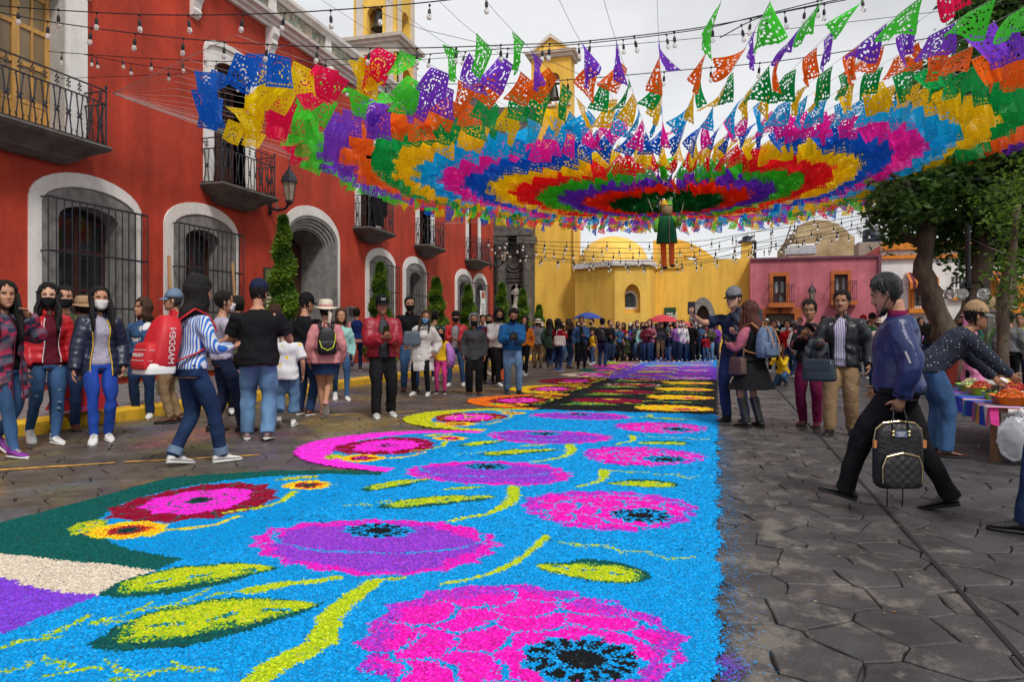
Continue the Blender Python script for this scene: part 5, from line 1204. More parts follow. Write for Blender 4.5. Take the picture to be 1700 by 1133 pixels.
m_cord = mat('thin_white_cord', (.55, .55, .54), .7, .1, 5); m_twine = m_cord
NS = 104; wind = Vector((-1, .12, 0)); rg_ = random.Random(21)
for k in range(NS):
    ph = 2*math.pi*(k + rg_.uniform(-.15, .15))/NS; cx_, sx_ = math.cos(ph), math.sin(ph)
    sp = .608 if cx_ < 0 else .560
    q = cx_*cx_; ss = sp*q + .612*(1-q); slope = ((.088 if cx_ < 0 else .101)*q + (.019 if sx_ < 0 else .052)*(1-q))
    if cx_ < -.3 and sx_ < .1: ss *= .90 if sx_ < -.2 else .95
    def pos(i): r = .99 + i*ss; return Vector((CX + r*cx_, CY + r*sx_, CZ + slope*i))
    dg_ = math.degrees(ph); where = 'towards ' + next(n for lim, n in ((12, 'the forked tree'), (35, 'the lamp post'), (52, 'the white building'), (75, 'the pink building'), (93, 'the pointed church door'), (108, 'the octagonal chapel'), (122, 'the dark portal'), (140, 'the fifth balcony'), (158, 'the third balcony'), (178, 'the arched door'), (196, 'the tallest conifer'), (214, 'the second balcony'), (236, 'the nearest balcony'), (255, 'the puffer jackets'), (275, 'the scalloped carpet edge'), (292, 'the pink carpet blooms'), (312, 'the bomber jacket'), (335, 'the market stall'), (400, 'the right picture edge')) if dg_ < lim)
    flags = []
    for i in range(17):
        p = pos(i)
        if p.y < 8.45 or p.x < -9.9: break
        flags.append((i, p))
    t = empty('paper_flag_string', pos(0), 'radial string of multicoloured cut paper flags running ' + where, 'paper bunting', 'strings of paper flags running ' + where)
    end = pos(len(flags)-1 + 1.0); path = [pos(-1), pos(0), pos(len(flags)*.5), end]
    if cx_ < -.35 and sx_ < .25: path.append(Vector((-11.16, 11.5, 5.78)))
    elif cx_ < -.45: path.append(Vector((-11.16, 24.2 if CY + 12*sx_ < 26 else 29.2, 5.8)))
    else: path.append(pos(len(flags) + 3.5) + Vector((0, 0, .15)))
    m = MB(); m.tube(path, .003, 3, caps=False); m.build('cord', m_cord, t)
    d = (pos(8) - pos(2)).normalized(); n_ = Vector((-d.y, d.x, 0)).normalized()
    for i, p in flags:
        if i > 8 and rg_.random() < .06: continue
        if cx_ < -.3 and sx_ < .1 and i > 10: p = p + Vector((rg_.gauss(0, .12), rg_.gauss(0, .12), rg_.gauss(0, .05)))
        o = bpy.data.objects.new('flag', FMESH[rg_.randrange(14)]); COL.objects.link(o); o.parent = t; o.location = p - WORG[t] + Vector((0, 0, -.004))
        sw = math.atan(.32*wind.dot(n_)) * rg_.uniform(.2, 1.7) + rg_.gauss(0, .07 + (.030 if cx_ < -.3 else .014)*i)
        if i < 5: sw *= .35
        if rg_.random() < .08: sw += rg_.choice((-1, 1))*.6
        e1 = (d + n_*rg_.uniform(-.1, .1)*(1 if i > 5 and cx_ < -.3 else .4)).normalized(); up = Vector((0, 0, 1)); e2 = up.cross(e1).normalized(); e3 = e1.cross(e2)
        R = Matrix((e1, e2, e3)).transposed() @ Matrix.Rotation(sw, 3, 'X') @ Matrix.Rotation(rg_.gauss(0, .05 + .008*i), 3, 'Y')
        # e2 == n_: a positive turn about the string carries the hem towards +n_
        o.rotation_euler = R.to_euler(); o.scale = ((.80 if sx_ < -.4 and i > 6 else 1)*rg_.uniform(.92, 1.1)*(1.2 if i < 9 else 1.2-.035*(i-8)), 1, rg_.uniform(.85, 1.1)*(.84 + .018*i))
        sl = o.material_slots[0]; sl.link = 'OBJECT'; sl.material = FM[i]
# the ring itself and the doll hanging from it
m_rope = mat('hemp_rope', (.30, .25, .18), .9, .2, 20)
ring = MB(); ring.tube([(CX + .72*math.cos(a_), CY + .72*math.sin(a_), CZ-.01) for a_ in np.linspace(0, 2*math.pi, 33)], .018, 6); o = ring.build('canopy_ring', m_iron); tag(o, 'thin metal ring at the dark green centre of the flag canopy', 'ring')
dx_, dy_, dz_ = at(1107, 446, 17.0); U_ = 17.0/F
fg = empty('hanging_doll', (dx_, dy_, dz_), 'big papier mache doll in green coat and orange trousers hanging under the flags', 'doll')
m_dg = mat('dark_green_crepe', (.004, .12, .045), .85, .12, 9, .4, 60, stretch=(6, 6, .7)); m_lg = mat('light_green_crepe', (.12, .42, .03), .85, .12, 9, .4, 60); m_or = mat('orange_crepe', (.85, .13, .02), .8, .1, 9, .4, 60, stretch=(8, 8, .7)); m_skin0 = mat('tan_papier_mache', (.36, .25, .14), .8, .25, 4, .3, 20, stretch=(7, 7, .5)); m_yc = mat('yellow_crepe', (.80, .48, .02), .8, .1, 9)
Zp = lambda y: at(1107, y, 17.0)[2]; Xp = lambda x: (x-1107)*U_
m = MB(); m.loft([[(dx_ + rx*math.cos(a_)*CT - ry*math.sin(a_)*ST*0, dy_ + ry*math.sin(a_), Zp(y)) for a_ in np.linspace(0, 2*math.pi, 19)[:-1]] for y, rx, ry in ((404, .255, .20), (402, .25, .2), (380, .215, .17), (364, .19, .15), (360, .15, .12), (358.5, .08, .07))]); m.build('coat', m_dg, fg, 50)
for s, x0, x1, yb in ((-1, 1101, 1103, 443), (1, 1114.5, 1115, 440)):
    m = MB(); m.tube([(dx_+Xp(x0), dy_, Zp(403)), (dx_+Xp(x1), dy_, Zp(yb))], [.068, .06], 10); m.build('trouser_leg', m_or, fg, 50)
    m = MB(); m.ell((dx_+Xp(x1)+.02, dy_-.05, Zp(yb)-.03), (.06, .10, .035), 10, 6); m.build('shoe', m_black, fg, True)
m = MB(); m.tube([(dx_+Xp(1092), dy_, Zp(363)), (dx_+Xp(1089), dy_-.03, Zp(375)), (dx_+Xp(1090), dy_-.12, Zp(384))], [.06, .055, .05], 9); m.build('sleeve', m_lg, fg, True)
m = MB(); m.tube([(dx_+Xp(1114), dy_, Zp(362)), (dx_+Xp(1124), dy_-.05, Zp(371)), (dx_+Xp(1130), dy_-.1, Zp(373))], [.075, .07, .05], 9); m.build('sleeve', m_lg, fg, True)
m = MB(); m.tube([(dx_+Xp(1126), dy_-.1, Zp(371)), (dx_+Xp(1128), dy_-.12, Zp(360))], [.04, .03], 7); m.build('hand', m_skin0, fg, True)
m = MB(); m.lathe([(.08, 0), (.118, .05), (.13, .12), (.13, .2), (.12, .24), (.02, .25)], (dx_, dy_, Zp(358)), 18); m.build('head', m_skin0, fg, 50)
for s, mm in ((0, m_yc), (1, m_lg)):
    m = MB(); a0 = math.pi/2 + s*math.pi; pr = [(.137*math.cos(t_), .155*math.sin(t_)) for t_ in np.linspace(0, 1.5, 7)]; m.lathe(pr, (dx_, dy_, Zp(341.5)), 18, a0=a0+TH, a1=a0+math.pi+TH); m.build('cap_half', mm, fg, 60)
for x0, y0, x1, y1 in ((1084, 350, 1076, 328), (1095, 350, 1096, 330), (1113, 352, 1114, 326), (1130, 356, 1136, 328)):
    m = MB(); m.tube([(dx_+Xp(x0), dy_, Zp(y0)), (dx_+Xp(x1), dy_+.1, Zp(y1)), (CX+.7*(1 if x1 > 1107 else -1)*.6, CY-.3, CZ)], .009, 5); m.build('rope', m_rope, fg)
m = MB(); m.tube([(dx_+Xp(1112), dy_-.2, Zp(362)), (dx_+Xp(1112.5), dy_-.215, Zp(404)), (dx_+Xp(1113), dy_-.1, Zp(438))], .008, 5); m.build('loose_rope', m_rope, fg)

# ------------------------------------------------------------ strings of clear bulbs across the street
m_bulb, N, K, b = node_mat('clear_bulb_glass'); b.inputs['Transmission Weight'].default_value = .7; b.inputs['Roughness'].default_value = .08; b.inputs['IOR'].default_value = 1.15; b.inputs['Base Color'].default_value = (.92, .90, .86, 1)
m_rub = mat('black_rubber', (.010, .010, .011), .55, .1, 10)
def bulb_parts():
    g = MB().lathe([(.012, 0), (.016, -.012), (.028, -.035), (.033, -.055), (.029, -.078), (.016, -.092), (.001, -.096)], (0, 0, 0), 9).mesh('bulb', m_bulb, True)
    s = MB(); s.tube([(0, 0, .145), (0, 0, .07)], .0045, 4); s.lathe([(.008, .08), (.016, .07), (.021, .05), (.021, -.004), (.017, -.012), (.001, -.012)], (0, 0, 0), 8); s.lathe([(.012, .13), (.018, .145), (.012, .16)], (0, 0, 0), 6)
    return g, s.mesh('socket', m_rub, True)
BG, BS = bulb_parts()
def light_string(pts, label, step, r=.007, scale=.9, bulbs=True, group='strings of clear bulbs across the street', first=.3, wob=1.0):
    q = []; P_ = [Vector(p) for p in pts]; P_ = [2*P_[0]-P_[1]] + P_ + [2*P_[-1]-P_[-2]]
    for i in range(1, len(P_)-2):
        for t in np.linspace(0, 1, 9)[:-1]: q.append(.5*(2*P_[i] + (P_[i+1]-P_[i-1])*t + (2*P_[i-1]-5*P_[i]+4*P_[i+1]-P_[i+2])*t*t + (3*P_[i]-P_[i-1]-3*P_[i+1]+P_[i+2])*t**3))
    q.append(P_[-2]); t_ = empty('bulb_string', q[0], label, 'string lights', group)
    MB().tube(q, r, 5).build('cable', m_rub, t_)
    if not bulbs: return t_
    acc = first
    for a_, b_ in zip(q, q[1:]):
        l = (b_-a_).length
        while acc < l:
            p = a_.lerp(b_, acc/l) - Vector((0, 0, .15*scale)); o = link('socket', BS, p, t_); g = link('bulb', BG, p, o); tl = (rg_.gauss(0, .10)*wob, rg_.gauss(0, .10)*wob, 0); o.rotation_euler = tl; o.scale = (scale,)*3; acc += step*rg_.uniform(.85, 1.15)
        acc -= l
    return t_
def pix(pts, d0, d1): n = len(pts); return [at(x, y, d0 + (d1-d0)*i/(n-1)) for i, (x, y) in enumerate(pts)]
light_string(pix([(-60, 2), (0, 9), (125, 18), (260, 24), (408, 23), (540, 17), (720, 2), (900, -22)], 9.0, 8.0), 'uppermost string of clear bulbs over the red building', .56, scale=.88)
light_string(pix([(-60, 10), (0, 20), (80, 35), (225, 55), (373, 69), (532, 77), (697, 79), (870, 73), (960, 69), (1150, 47), (1307, 18), (1420, -4)], 8.6, 9.2), 'second string of clear bulbs from the top, passing before the bell tower', .55, scale=.88)
light_string(pix([(80, 85), (190, 93), (298, 99), (415, 102), (538, 99), (670, 92), (810, 82), (968, 72), (1150, 50), (1250, 28), (1420, -14)], 13.2, 9.4), 'thin string of clear bulbs starting at the near balcony, third from the top', .62, scale=.88)
light_string(pix([(140, 90), (230, 107), (330, 120), (440, 138), (570, 139), (705, 139), (842, 138), (984, 129), (1132, 116), (1283, 102), (1440, 79), (1560, 60), (1700, 38), (1800, 20)], 13.2, 9.2), 'lowest of the near strings of clear bulbs, crossing the paper flags', .70, scale=.88)
light_string(pix([(100, 130), (300, 122), (600, 105), (900, 84), (1200, 59), (1590, 15), (1760, -6)], 12.5, 11), 'thin bare cable above the paper flags', .6, .005, bulbs=False)
light_string(pix([(1195, 62), (1260, 29), (1350, 8), (1450, -14)], 9.0, 8.6), 'short doubled string of bulbs at the upper right', .75, scale=.88)
for k, (yl, ym, yr, d) in enumerate(((395, 412, 330, 33), (402, 428, 352, 34), (408, 438, 360, 35.5), (398, 420, 372, 31), (412, 441, 366, 36), (392, 402, 350, 32), (414, 433, 378, 37))):
    light_string(pix([(800 + 6*k, yl), (900, (yl+ym)/2+4), (1020, ym), (1150, ym-1), (1250, (ym*2+yr)/3+1), (1360, (ym+yr*2)/3+2), (1475, yr)], d, d-2), 'far string of bulbs in front of the yellow church, %s' % ('highest at its left end', 'second highest', 'third from above', 'sagging across the half dome', 'sagging lowest of all', 'just below the flags', 'reaching the white building')[k], .85, .012, 1.5, group='far strings of bulbs before the church', wob=.4)
# guy wires from the canopy to the trees and the wall
for k, (pts, d0, d1) in enumerate((([(1500, 330), (1570, 375), (1640, 410), (1760, 455)], 22, 15), ([(1560, 290), (1650, 300), (1760, 310)], 16, 14), ([(1500, 315), (1600, 316), (1760, 330)], 20, 17), ([(600, 8), (700, 48), (900, 95), (1000, 140)], 26, 22))):
    o = MB().tube(pix(pts, d0, d1), .008, 4).build('guy_wire', m_iron if k else m_cord); tag(o, ('pale guy wire running down across the dark tree', 'thin wire from the flags into the right tree', 'thin wire behind the right end of the flags', 'thin wire from the bell tower down to the flags')[k], 'wire')
# ------------------------------------------------------------ people: one skinned figure each, clothing laid over it
JOBS = []
def fuse(name, mb, m, parent, voxel, amp=0.0, freq=9.0, seed=0, extra=None, ripple=None):
    """queue a raw union of lofts to be fused into one continuous surface; folds of height amp are pressed in afterwards"""
    JOBS.append((name, mb, m, parent, voxel, amp, freq, seed, extra, ripple))
def folds(co, nrm, amp, freq, seed):
    r = np.random.default_rng(seed); p = r.uniform(0, 6.28, 8); x, y, z = co[:, 0]*freq, co[:, 1]*freq, co[:, 2]*freq
    w = np.sin(1.1*x+.7*z+p[0]) + np.sin(1.3*y-.9*z+p[1])
    d = np.sin(1.4*z+1.8*w+p[2]) + .7*np.sin(2.3*z+1.9*x+1.2*w+p[3]) + .55*np.sin(4.1*z-2.2*y+1.5*w+p[4]) + .35*np.sin(6.5*x+5*y+2*w+p[5])
    return co + nrm*(amp*.55*d)[:, None]
def flush_jobs():
    tmp = []
    for j in JOBS:
        me = j[1].mesh('tmp', j[2]); o = bpy.data.objects.new('tmp', me); COL.objects.link(o)
        if j[4]:
            md = o.modifiers.new('r', 'REMESH'); md.mode = 'VOXEL'; md.voxel_size = j[4]; md.use_smooth_shade = True
            ms = o.modifiers.new('s', 'SMOOTH'); ms.factor = .5; ms.iterations = 3
        tmp.append(o)
    dg = bpy.context.evaluated_depsgraph_get(); out = []
    for o in tmp: out.append(bpy.data.meshes.new_from_object(o.evaluated_get(dg)))
    for o, me, (name, mb, m, parent, voxel, amp, freq, seed, extra, ripple) in zip(tmp, out, JOBS):
        old = o.data; bpy.data.objects.remove(o); bpy.data.meshes.remove(old); n = len(me.vertices)
        co = np.empty(n*3, np.float32); me.vertices.foreach_get('co', co); co = co.reshape(-1, 3).astype(float)
        if amp:
            nr = np.empty(n*3, np.float32); me.vertices.foreach_get('normal', nr); co = folds(co, nr.reshape(-1, 3), amp, freq, seed)
        if extra is not None and extra.v:      # finer pieces of the same figure: head and fingers
            q = MB(); q.v = [tuple(c) for c in co]; q.f = [tuple(p.vertices) for p in me.polygons]; q.m = [0]*len(q.f); q.add(extra.v, extra.f); bpy.data.meshes.remove(me)
            q.build(name, m, parent, True, recalc=False); continue
        o_ = ((co[:, 0].min()+co[:, 0].max())/2, (co[:, 1].min()+co[:, 1].max())/2, co[:, 2].min())
        me.vertices.foreach_set('co', (co - np.array(o_)).astype(np.float32).ravel()); me.materials.clear()
        for mm in (m if isinstance(m, (list, tuple)) else [m]): me.materials.append(mm)
        me.polygons.foreach_set('use_smooth', [True]*len(me.polygons)); me.name = name; me.update(); link(name, me, o_, parent)
    JOBS.clear()

SKIN = {'tan': mat('tan_skin', (.43, .215, .13), .5, .08, 12, .15, 90, spec=.35), 'brown': mat('brown_skin', (.31, .145, .082), .5, .08, 12, .15, 90, spec=.35), 'light': mat('light_skin', (.52, .29, .19), .5, .07, 12, .12, 90, spec=.35)}
HAIRM = {'black': mat('black_hair', (.010, .008, .008), .55, .5, 10, .7, 30, stretch=(7, 7, .8), spec=.25), 'brown': mat('brown_hair', (.055, .026, .014), .5, .45, 10, .7, 30, stretch=(7, 7, .8), spec=.3), 'auburn': mat('auburn_hair', (.075, .020, .012), .5, .45, 10, .7, 30, stretch=(7, 7, .8), spec=.3), 'grey': mat('greying_hair', (.030, .029, .031), .5, .8, 14, .7, 30, stretch=(5, 5, 1), spec=.4)}
CL = {}
def cloth(nm, col, rough=.85, var=.2, bump=.8, bs=17, spec=.12, scale=7, **k):
    if nm not in CL: CL[nm] = mat(nm, col, rough, var, scale, bump, bs, spec=spec, **k)
    return CL[nm]
for nm, c in dict(navy=(.012, .018, .045), black=(.009, .009, .011), charcoal=(.05, .052, .058), white=(.62, .61, .60), red=(.42, .012, .016), crimson=(.27, .008, .022), maroon=(.10, .010, .022), pink=(.55, .22, .23), teal=(.03, .22, .25), mint=(.30, .55, .52), grey=(.16, .165, .175), olive=(.05, .06, .03), yellow=(.75, .48, .02), purple=(.16, .04, .32), lilac=(.42, .18, .52), khaki=(.24, .155, .085), tan=(.33, .21, .12), royal=(.015, .10, .27), sky=(.12, .30, .55), cobalt=(.01, .025, .12), green=(.02, .13, .05), rose=(.38, .11, .16), magenta=(.55, .02, .22), orange=(.60, .17, .02), cream=(.60, .53, .42), wine=(.13, .008, .045), bluegrey=(.13, .19, .28), lavender=(.36, .33, .42), hotpink=(.62, .05, .25), forest=(.025, .045, .03)).items(): cloth(nm, c)
def denim(nm, col): CL[nm] = mat(nm + '_denim', col, .85, .45, 5, .55, 17, spec=.2, stretch=(1, 1, .6))
denim('jeans', (.035, .085, .19)); denim('lightjeans', (.10, .19, .33)); denim('darkjeans', (.012, .03, .085)); denim('brightjeans', (.015, .055, .32)); denim('navyjeans', (.010, .022, .085))
def striped(nm, c0, c1, scale, axis='X', width=.5, warp=0.6):
    m, N, K, b = node_mat(nm); b.inputs['Roughness'].default_value = .85; b.inputs['Specular IOR Level'].default_value = .2; t = N.new('ShaderNodeTexCoord'); w = N.new('ShaderNodeTexWave'); w.bands_direction = axis
    w.inputs['Scale'].default_value = scale; w.inputs['Distortion'].default_value = warp; w.inputs['Detail Scale'].default_value = .6; K(t.outputs['Object'], w.inputs['Vector']); r = N.new('ShaderNodeValToRGB'); e = r.color_ramp.elements
    e[0].position = width-.04; e[0].color = (*c0, 1); e[1].position = width+.04; e[1].color = (*c1, 1); K(w.outputs['Fac'], r.inputs[0]); K(r.outputs[0], b.inputs['Base Color']); CL[nm] = m
striped('blue_striped_cotton', (.60, .62, .66), (.03, .15, .50), 13, 'X', .52, .15); striped('lilac_striped_cotton', (.50, .48, .58), (.17, .14, .27), 14, 'X', .55, .3); striped('grey_striped_knit', (.42, .40, .42), (.16, .15, .18), 10, 'Z', .5, .2)
def spotted(nm, base, spots, scale, thr=.30, jit=1.0):
    m, N, K, b = node_mat(nm); b.inputs['Roughness'].default_value = .85; b.inputs['Specular IOR Level'].default_value = .2; t = N.new('ShaderNodeTexCoord'); v = N.new('ShaderNodeTexVoronoi'); v.inputs['Scale'].default_value = scale; v.inputs['Randomness'].default_value = jit; K(t.outputs['Object'], v.inputs['Vector'])
    nz_ = N.new('ShaderNodeTexNoise'); nz_.inputs['Scale'].default_value = scale*2.5; K(t.outputs['Object'], nz_.inputs['Vector']); ad = N.new('ShaderNodeMath'); ad.operation = 'MULTIPLY_ADD'; ad.inputs[1].default_value = .35; K(nz_.outputs['Fac'], ad.inputs[0]); K(v.outputs['Distance'], ad.inputs[2])
    r = N.new('ShaderNodeValToRGB'); e = r.color_ramp.elements; e[0].position = thr; e[0].color = (*spots, 1); e[1].position = thr+.05; e[1].color = (*base, 1); K(ad.outputs[0], r.inputs[0]); K(r.outputs[0], b.inputs['Base Color']); CL[nm] = m
spotted('black_cloth_with_rose_flowers', (.010, .009, .011), (.42, .08, .14), 9, .42); spotted('white_cloth_with_yellow_prints', (.60, .60, .62), (.75, .50, .03), 8, .34, .9); spotted('navy_cloth_with_white_dots', (.02, .024, .04), (.5, .5, .52), 34, .30, .2); spotted('red_embroidered_cloth', (.30, .012, .02), (.05, .06, .25), 16, .38); spotted('patterned_bag_cloth', (.62, .58, .52), (.25, .03, .05), 16, .45); spotted('camouflage_cloth', (.035, .05, .02), (.08, .07, .03), 12, .5)
def plaid():
    m, N, K, b = node_mat('red_navy_plaid'); b.inputs['Roughness'].default_value = .9; t = N.new('ShaderNodeTexCoord'); mp_ = N.new('ShaderNodeMapping'); mp_.inputs['Rotation'].default_value = (0, math.radians(45), math.radians(20)); K(t.outputs['Object'], mp_.inputs[0])
    ck = N.new('ShaderNodeTexChecker'); ck.inputs['Scale'].default_value = 8.5; ck.inputs['Color1'].default_value = (.27, .012, .05, 1); ck.inputs['Color2'].default_value = (.016, .018, .045, 1); K(mp_.outputs[0], ck.inputs['Vector'])
    w = N.new('ShaderNodeTexWave'); w.inputs['Scale'].default_value = 2.6; w.bands_direction = 'Z'; K(mp_.outputs[0], w.inputs['Vector']); x = N.new('ShaderNodeMix'); x.data_type = 'RGBA'; r = N.new('ShaderNodeMath'); r.operation = 'GREATER_THAN'; r.inputs[1].default_value = .62; K(w.outputs['Fac'], r.inputs[0]); q = N.new('ShaderNodeMath'); q.operation = 'MULTIPLY'; q.inputs[1].default_value = .7; K(r.outputs[0], q.inputs[0]); K(q.outputs[0], x.inputs[0]); K(ck.outputs[0], x.inputs[6]); x.inputs[7].default_value = (.09, .09, .13, 1); K(x.outputs[2], b.inputs['Base Color']); CL['plaid'] = m
plaid()
for nm, c, r_ in (('redpuff', (.45, .010, .018), .42), ('navypuff', (.010, .015, .04), .38), ('crimpuff', (.26, .006, .02), .45), ('whitepuff', (.60, .58, .56), .5), ('bomber', (.010, .022, .10), .38), ('leather', (.010, .012, .016), .32), ('lilacshell', (.42, .17, .55), .4), ('raincoat', (.62, .20, .38), .3)): cloth(nm, c, r_, .14, .5, 18, .45)
SHOE = {'white': mat('white_leather_shoe', (.62, .61, .60), .5, .08, 10), 'black': mat('black_leather_shoe', (.010, .010, .011), .3, .1, 10, spec=.5), 'brown': mat('brown_leather_shoe', (.09, .030, .016), .4, .2, 8), 'purple': mat('purple_running_shoe', (.20, .03, .26), .6, .2, 10), 'pink': mat('pink_canvas_shoe', (.52, .25, .24), .7, .1, 8), 'blue': mat('blue_canvas_shoe', (.02, .08, .35), .6, .1, 8), 'maroon': mat('maroon_suede_shoe', (.12, .012, .02), .7, .1, 8), 'duo': mat('black_and_pink_trainer', (.02, .018, .02), .5, .1, 9, dark=(.5, .3, .3)), 'grey': mat('pale_grey_trainer', (.40, .41, .41), .6, .1, 8)}
SOLE = {'white': mat('white_rubber_sole', (.60, .59, .57), .6, .06, 10), 'black': mat('black_rubber_sole', (.015, .014, .014), .7, .1, 10)}
M_EYE = mat('eye_white', (.6, .58, .55), .3, .03, 5); M_IRIS = mat('dark_iris', (.012, .008, .006), .2, .05, 5); M_LIP = mat('lip', (.22, .06, .05), .45, .1, 12)

HZ = np.array([0, .012, .03, .05, .07, .09, .115, .14, .165, .19, .21, .225, .233])
HW = np.array([.018, .036, .052, .060, .0655, .069, .0725, .0745, .0740, .067, .052, .031, .010])
HF = np.array([.078, .088, .092, .0915, .0895, .087, .083, .0855, .083, .066, .044, .018, -.010])
HB = np.array([.030, .010, -.025, -.052, -.070, -.082, -.092, -.097, -.096, -.084, -.066, -.045, -.024])
def head_pt(phi, z, off=0.0, face=True):
    hw = np.interp(z, HZ, HW); f = np.interp(z, HZ, HF); b = np.interp(z, HZ, HB); yc = min(0.0, (f+b)/2) if z < .2 else (f+b)/2
    s, c = math.sin(phi), math.cos(phi); x = hw*math.copysign(abs(s)**.92, s); y = yc + ((f-yc) if c > 0 else (yc-b))*math.copysign(abs(c)**.92, c)
    if face and c > 0:
        g = lambda u, v, su, sv: math.exp(-((x-u)/su)**2-((z-v)/sv)**2)
        nz_ = max(0, 1-abs(z-.084)/.013) if z < .084 else max(0, 1-(z-.084)/.050)
        y += .027*nz_**.85*math.exp(-(x/(.0105+.005*max(0, 1-abs(z-.084)/.012)))**2)
        for sd in (-1, 1): y += -.012*g(sd*.031, .117, .016, .011) + .005*g(sd*.030, .137, .022, .007) + .004*g(sd*.042, .090, .018, .016)
        y += .007*g(0, .060, .024, .0055) + .006*g(0, .049, .020, .006) - .004*g(0, .0545, .028, .0028) + .004*g(0, .014, .02, .012) - .004*g(0, .036, .02, .006)
    k = 1 + off/max(.03, math.hypot(x, y-yc)); return (x*k, yc+(y-yc)*k, z + (off if z > .225 else off*max(0, (z-.15)/.075)))
class Fig:
    pass
def frames(a, b, c):
    return a
def ik(root, tgt, l1, l2, pole):
    d = tgt-root; L_ = d.length; mx_ = (l1+l2)*.998
    if L_ > mx_: tgt = root + d*(mx_/L_); d = tgt-root; L_ = mx_
    L_ = max(L_, abs(l1-l2)*1.05 + .01); u = d.normalized(); x = (l1*l1-l2*l2+L_*L_)/(2*L_); h = math.sqrt(max(0, l1*l1-x*x)); p = pole-u*pole.dot(u); p = p.normalized() if p.length > 1e-4 else Vector((0, 1, 0))
    return root + u*x + p*h, tgt
def bend(a, b, c, n=4, r=.25):
    """path a-b-c with the joint at b rounded"""
    q = [a, a.lerp(b, .5)]
    for i in range(n+1):
        t = i/n; p0, p1 = b.lerp(a, r), b.lerp(c, r); q.append((p0*(1-t)**2 + b*2*t*(1-t) + p1*t*t))
    return q + [b.lerp(c, .62), c]
def person(foot, H=1.7, hd=180, label='', fem=False, tier=1, lean=0, side=0, head=(0, 0), feet=None, hands=(None, None), skin='tan', top=None, under=None, bottom=None, shoes=None, hair=('short', 'black'), hat=None, mask=None, zh=None, group=None, curl=(.5, .5), fat=1.0, face=True, twist=0, stubble=None, sw_=None, back=0.0):
    """foot: photo pixel of the ground point below the pelvis (or a place); hd: 0 faces down the street, 180 faces the camera, 90 faces right"""
    f = Fig(); P0 = Vector(ground(*foot) if len(foot) == 2 else foot); s = H/1.7; h = math.radians(hd); ch_, sh_ = math.cos(h), math.sin(h)
    def T(p): x, y, z = p; x *= s; y *= s; z *= s; return Vector((P0.x + x*ch_ + y*sh_, P0.y - x*sh_ + y*ch_, P0.z + z))
    f.T, f.s, f.hd, f.P0 = T, s, h, P0
    root = empty('person', P0, label, 'person', group); f.root = root; seed = int(abs(P0.x*131+P0.y*71)*10) % 9973; rr = random.Random(seed)
    n = 14 if tier else 8; vox = {2: .0135, 1: .020, 0: 0}[tier]
    feet = feet or ((-.10, .03, 0, 0), (.10, -.03, 0, 0)); l1, l2, az = .43, .415, .085
    ank = []
    for (x, y, lift, pit, *_r) in feet: ank.append(Vector((x, y - (.05*math.sin(math.radians(max(0, pit)))), az + lift + .13*math.sin(math.radians(max(0, pit))))))
    hw = .088
    if zh is None:
        zh = .90
        for a, sx in zip(ank, (-1, 1)): dh = math.hypot(a.x-sx*hw, a.y-back); zh = min(zh, a.z + math.sqrt(max(.05, (l1+l2-.004)**2-dh*dh)))
    hip = Vector((0, back, zh)); Rl = Matrix.Rotation(-math.radians(lean), 3, 'X') @ Matrix.Rotation(math.radians(side), 3, 'Y') @ Matrix.Rotation(-math.radians(twist), 3, 'Z')
    up = lambda x, y, z: hip + (Rl @ Vector((x, y, z)) if z > 0 else Vector((x, y, z)))
    f.up = lambda x, y, z: T(up(x, y, z))
    sw = sw_ or (.150 if fem else .178)
    # knees and elbows
    legs = []
    for a, sx, ft in zip(ank, (-1, 1), feet):
        hj = hip + Vector((sx*hw, 0, 0)); k, a2 = ik(hj, a, l1, l2, Vector((sx*.12, 1, .05))); legs.append((hj, k, a2, ft, sx))
    arms = []
    for sx, hn in zip((-1, 1), hands):
        sj = up(sx*sw, -.005, .418)
        if hn is None: hn = Rl @ Vector((sx*(sw+.075), .05, -.075)) + hip + Vector((0, 0, 0)); pole = Vector((sx*.5, -1, 0))
        else: hn = Vector(hn) if len(hn) == 3 else up(*hn[:3]); pole = Vector((sx*.55, -.55, -.8))
        e, w = ik(sj, hn, .285, .255, pole); arms.append((sj, e, w, sx))
    f.hand = {}
    prof = [(-.11, .10, .085, -.005), (-.05, .150, .105, -.01), (.0, .166, .115, -.012), (.06, .160, .112, -.008), (.14, .146, .102, 0), (.22, .148, .104, .005), (.31, .168, .114, .006), (.38, .176, .110, 0), (.42, .158, .098, -.006), (.455, .118, .084, -.010), (.49, .076, .068, -.012), (.525, .060, .058, -.010)]
    if fem: prof = [(-.11, .10, .085, -.01), (-.05, .156, .110, -.018), (.0, .170, .118, -.02), (.06, .156, .106, -.012), (.14, .124, .090, 0), (.22, .122, .090, .005), (.31, .141, .116, .014), (.37, .146, .102, .004), (.415, .135, .090, -.004), (.452, .100, .074, -.008), (.485, .066, .060, -.012), (.525, .050, .050, -.010)]
    belly = max(0, fat-1)
    def ring(z, rx, ry, yo, k=n, b=0.0, gap=None, inner=None):
        b = b*(1-.72*min(1, max(0, (z-.40)/.10))) + (.010 if z < .04 else 0); rx, ry = rx*(1+belly*.6)+b, ry*(1+belly*(1.3 if .0 < z < .3 else .6))+b; yo += belly*.05*(1 if .02 < z < .3 else 0)
        angs = [2*math.pi*j/k for j in range(k)] if gap is None else [math.pi/2 + gap + (2*math.pi-2*gap)*j/(k-1) for j in range(k)]
        pt = lambda a, q: T(up(rx*q*math.cos(a)*1.0, yo+ry*q*math.sin(a), z))
        return [pt(a, 1) for a in angs] if gap is None else [pt(a, 1) for a in angs] + [pt(a, 1-.022/max(rx, .05)*1.0-.04) for a in reversed(angs)]
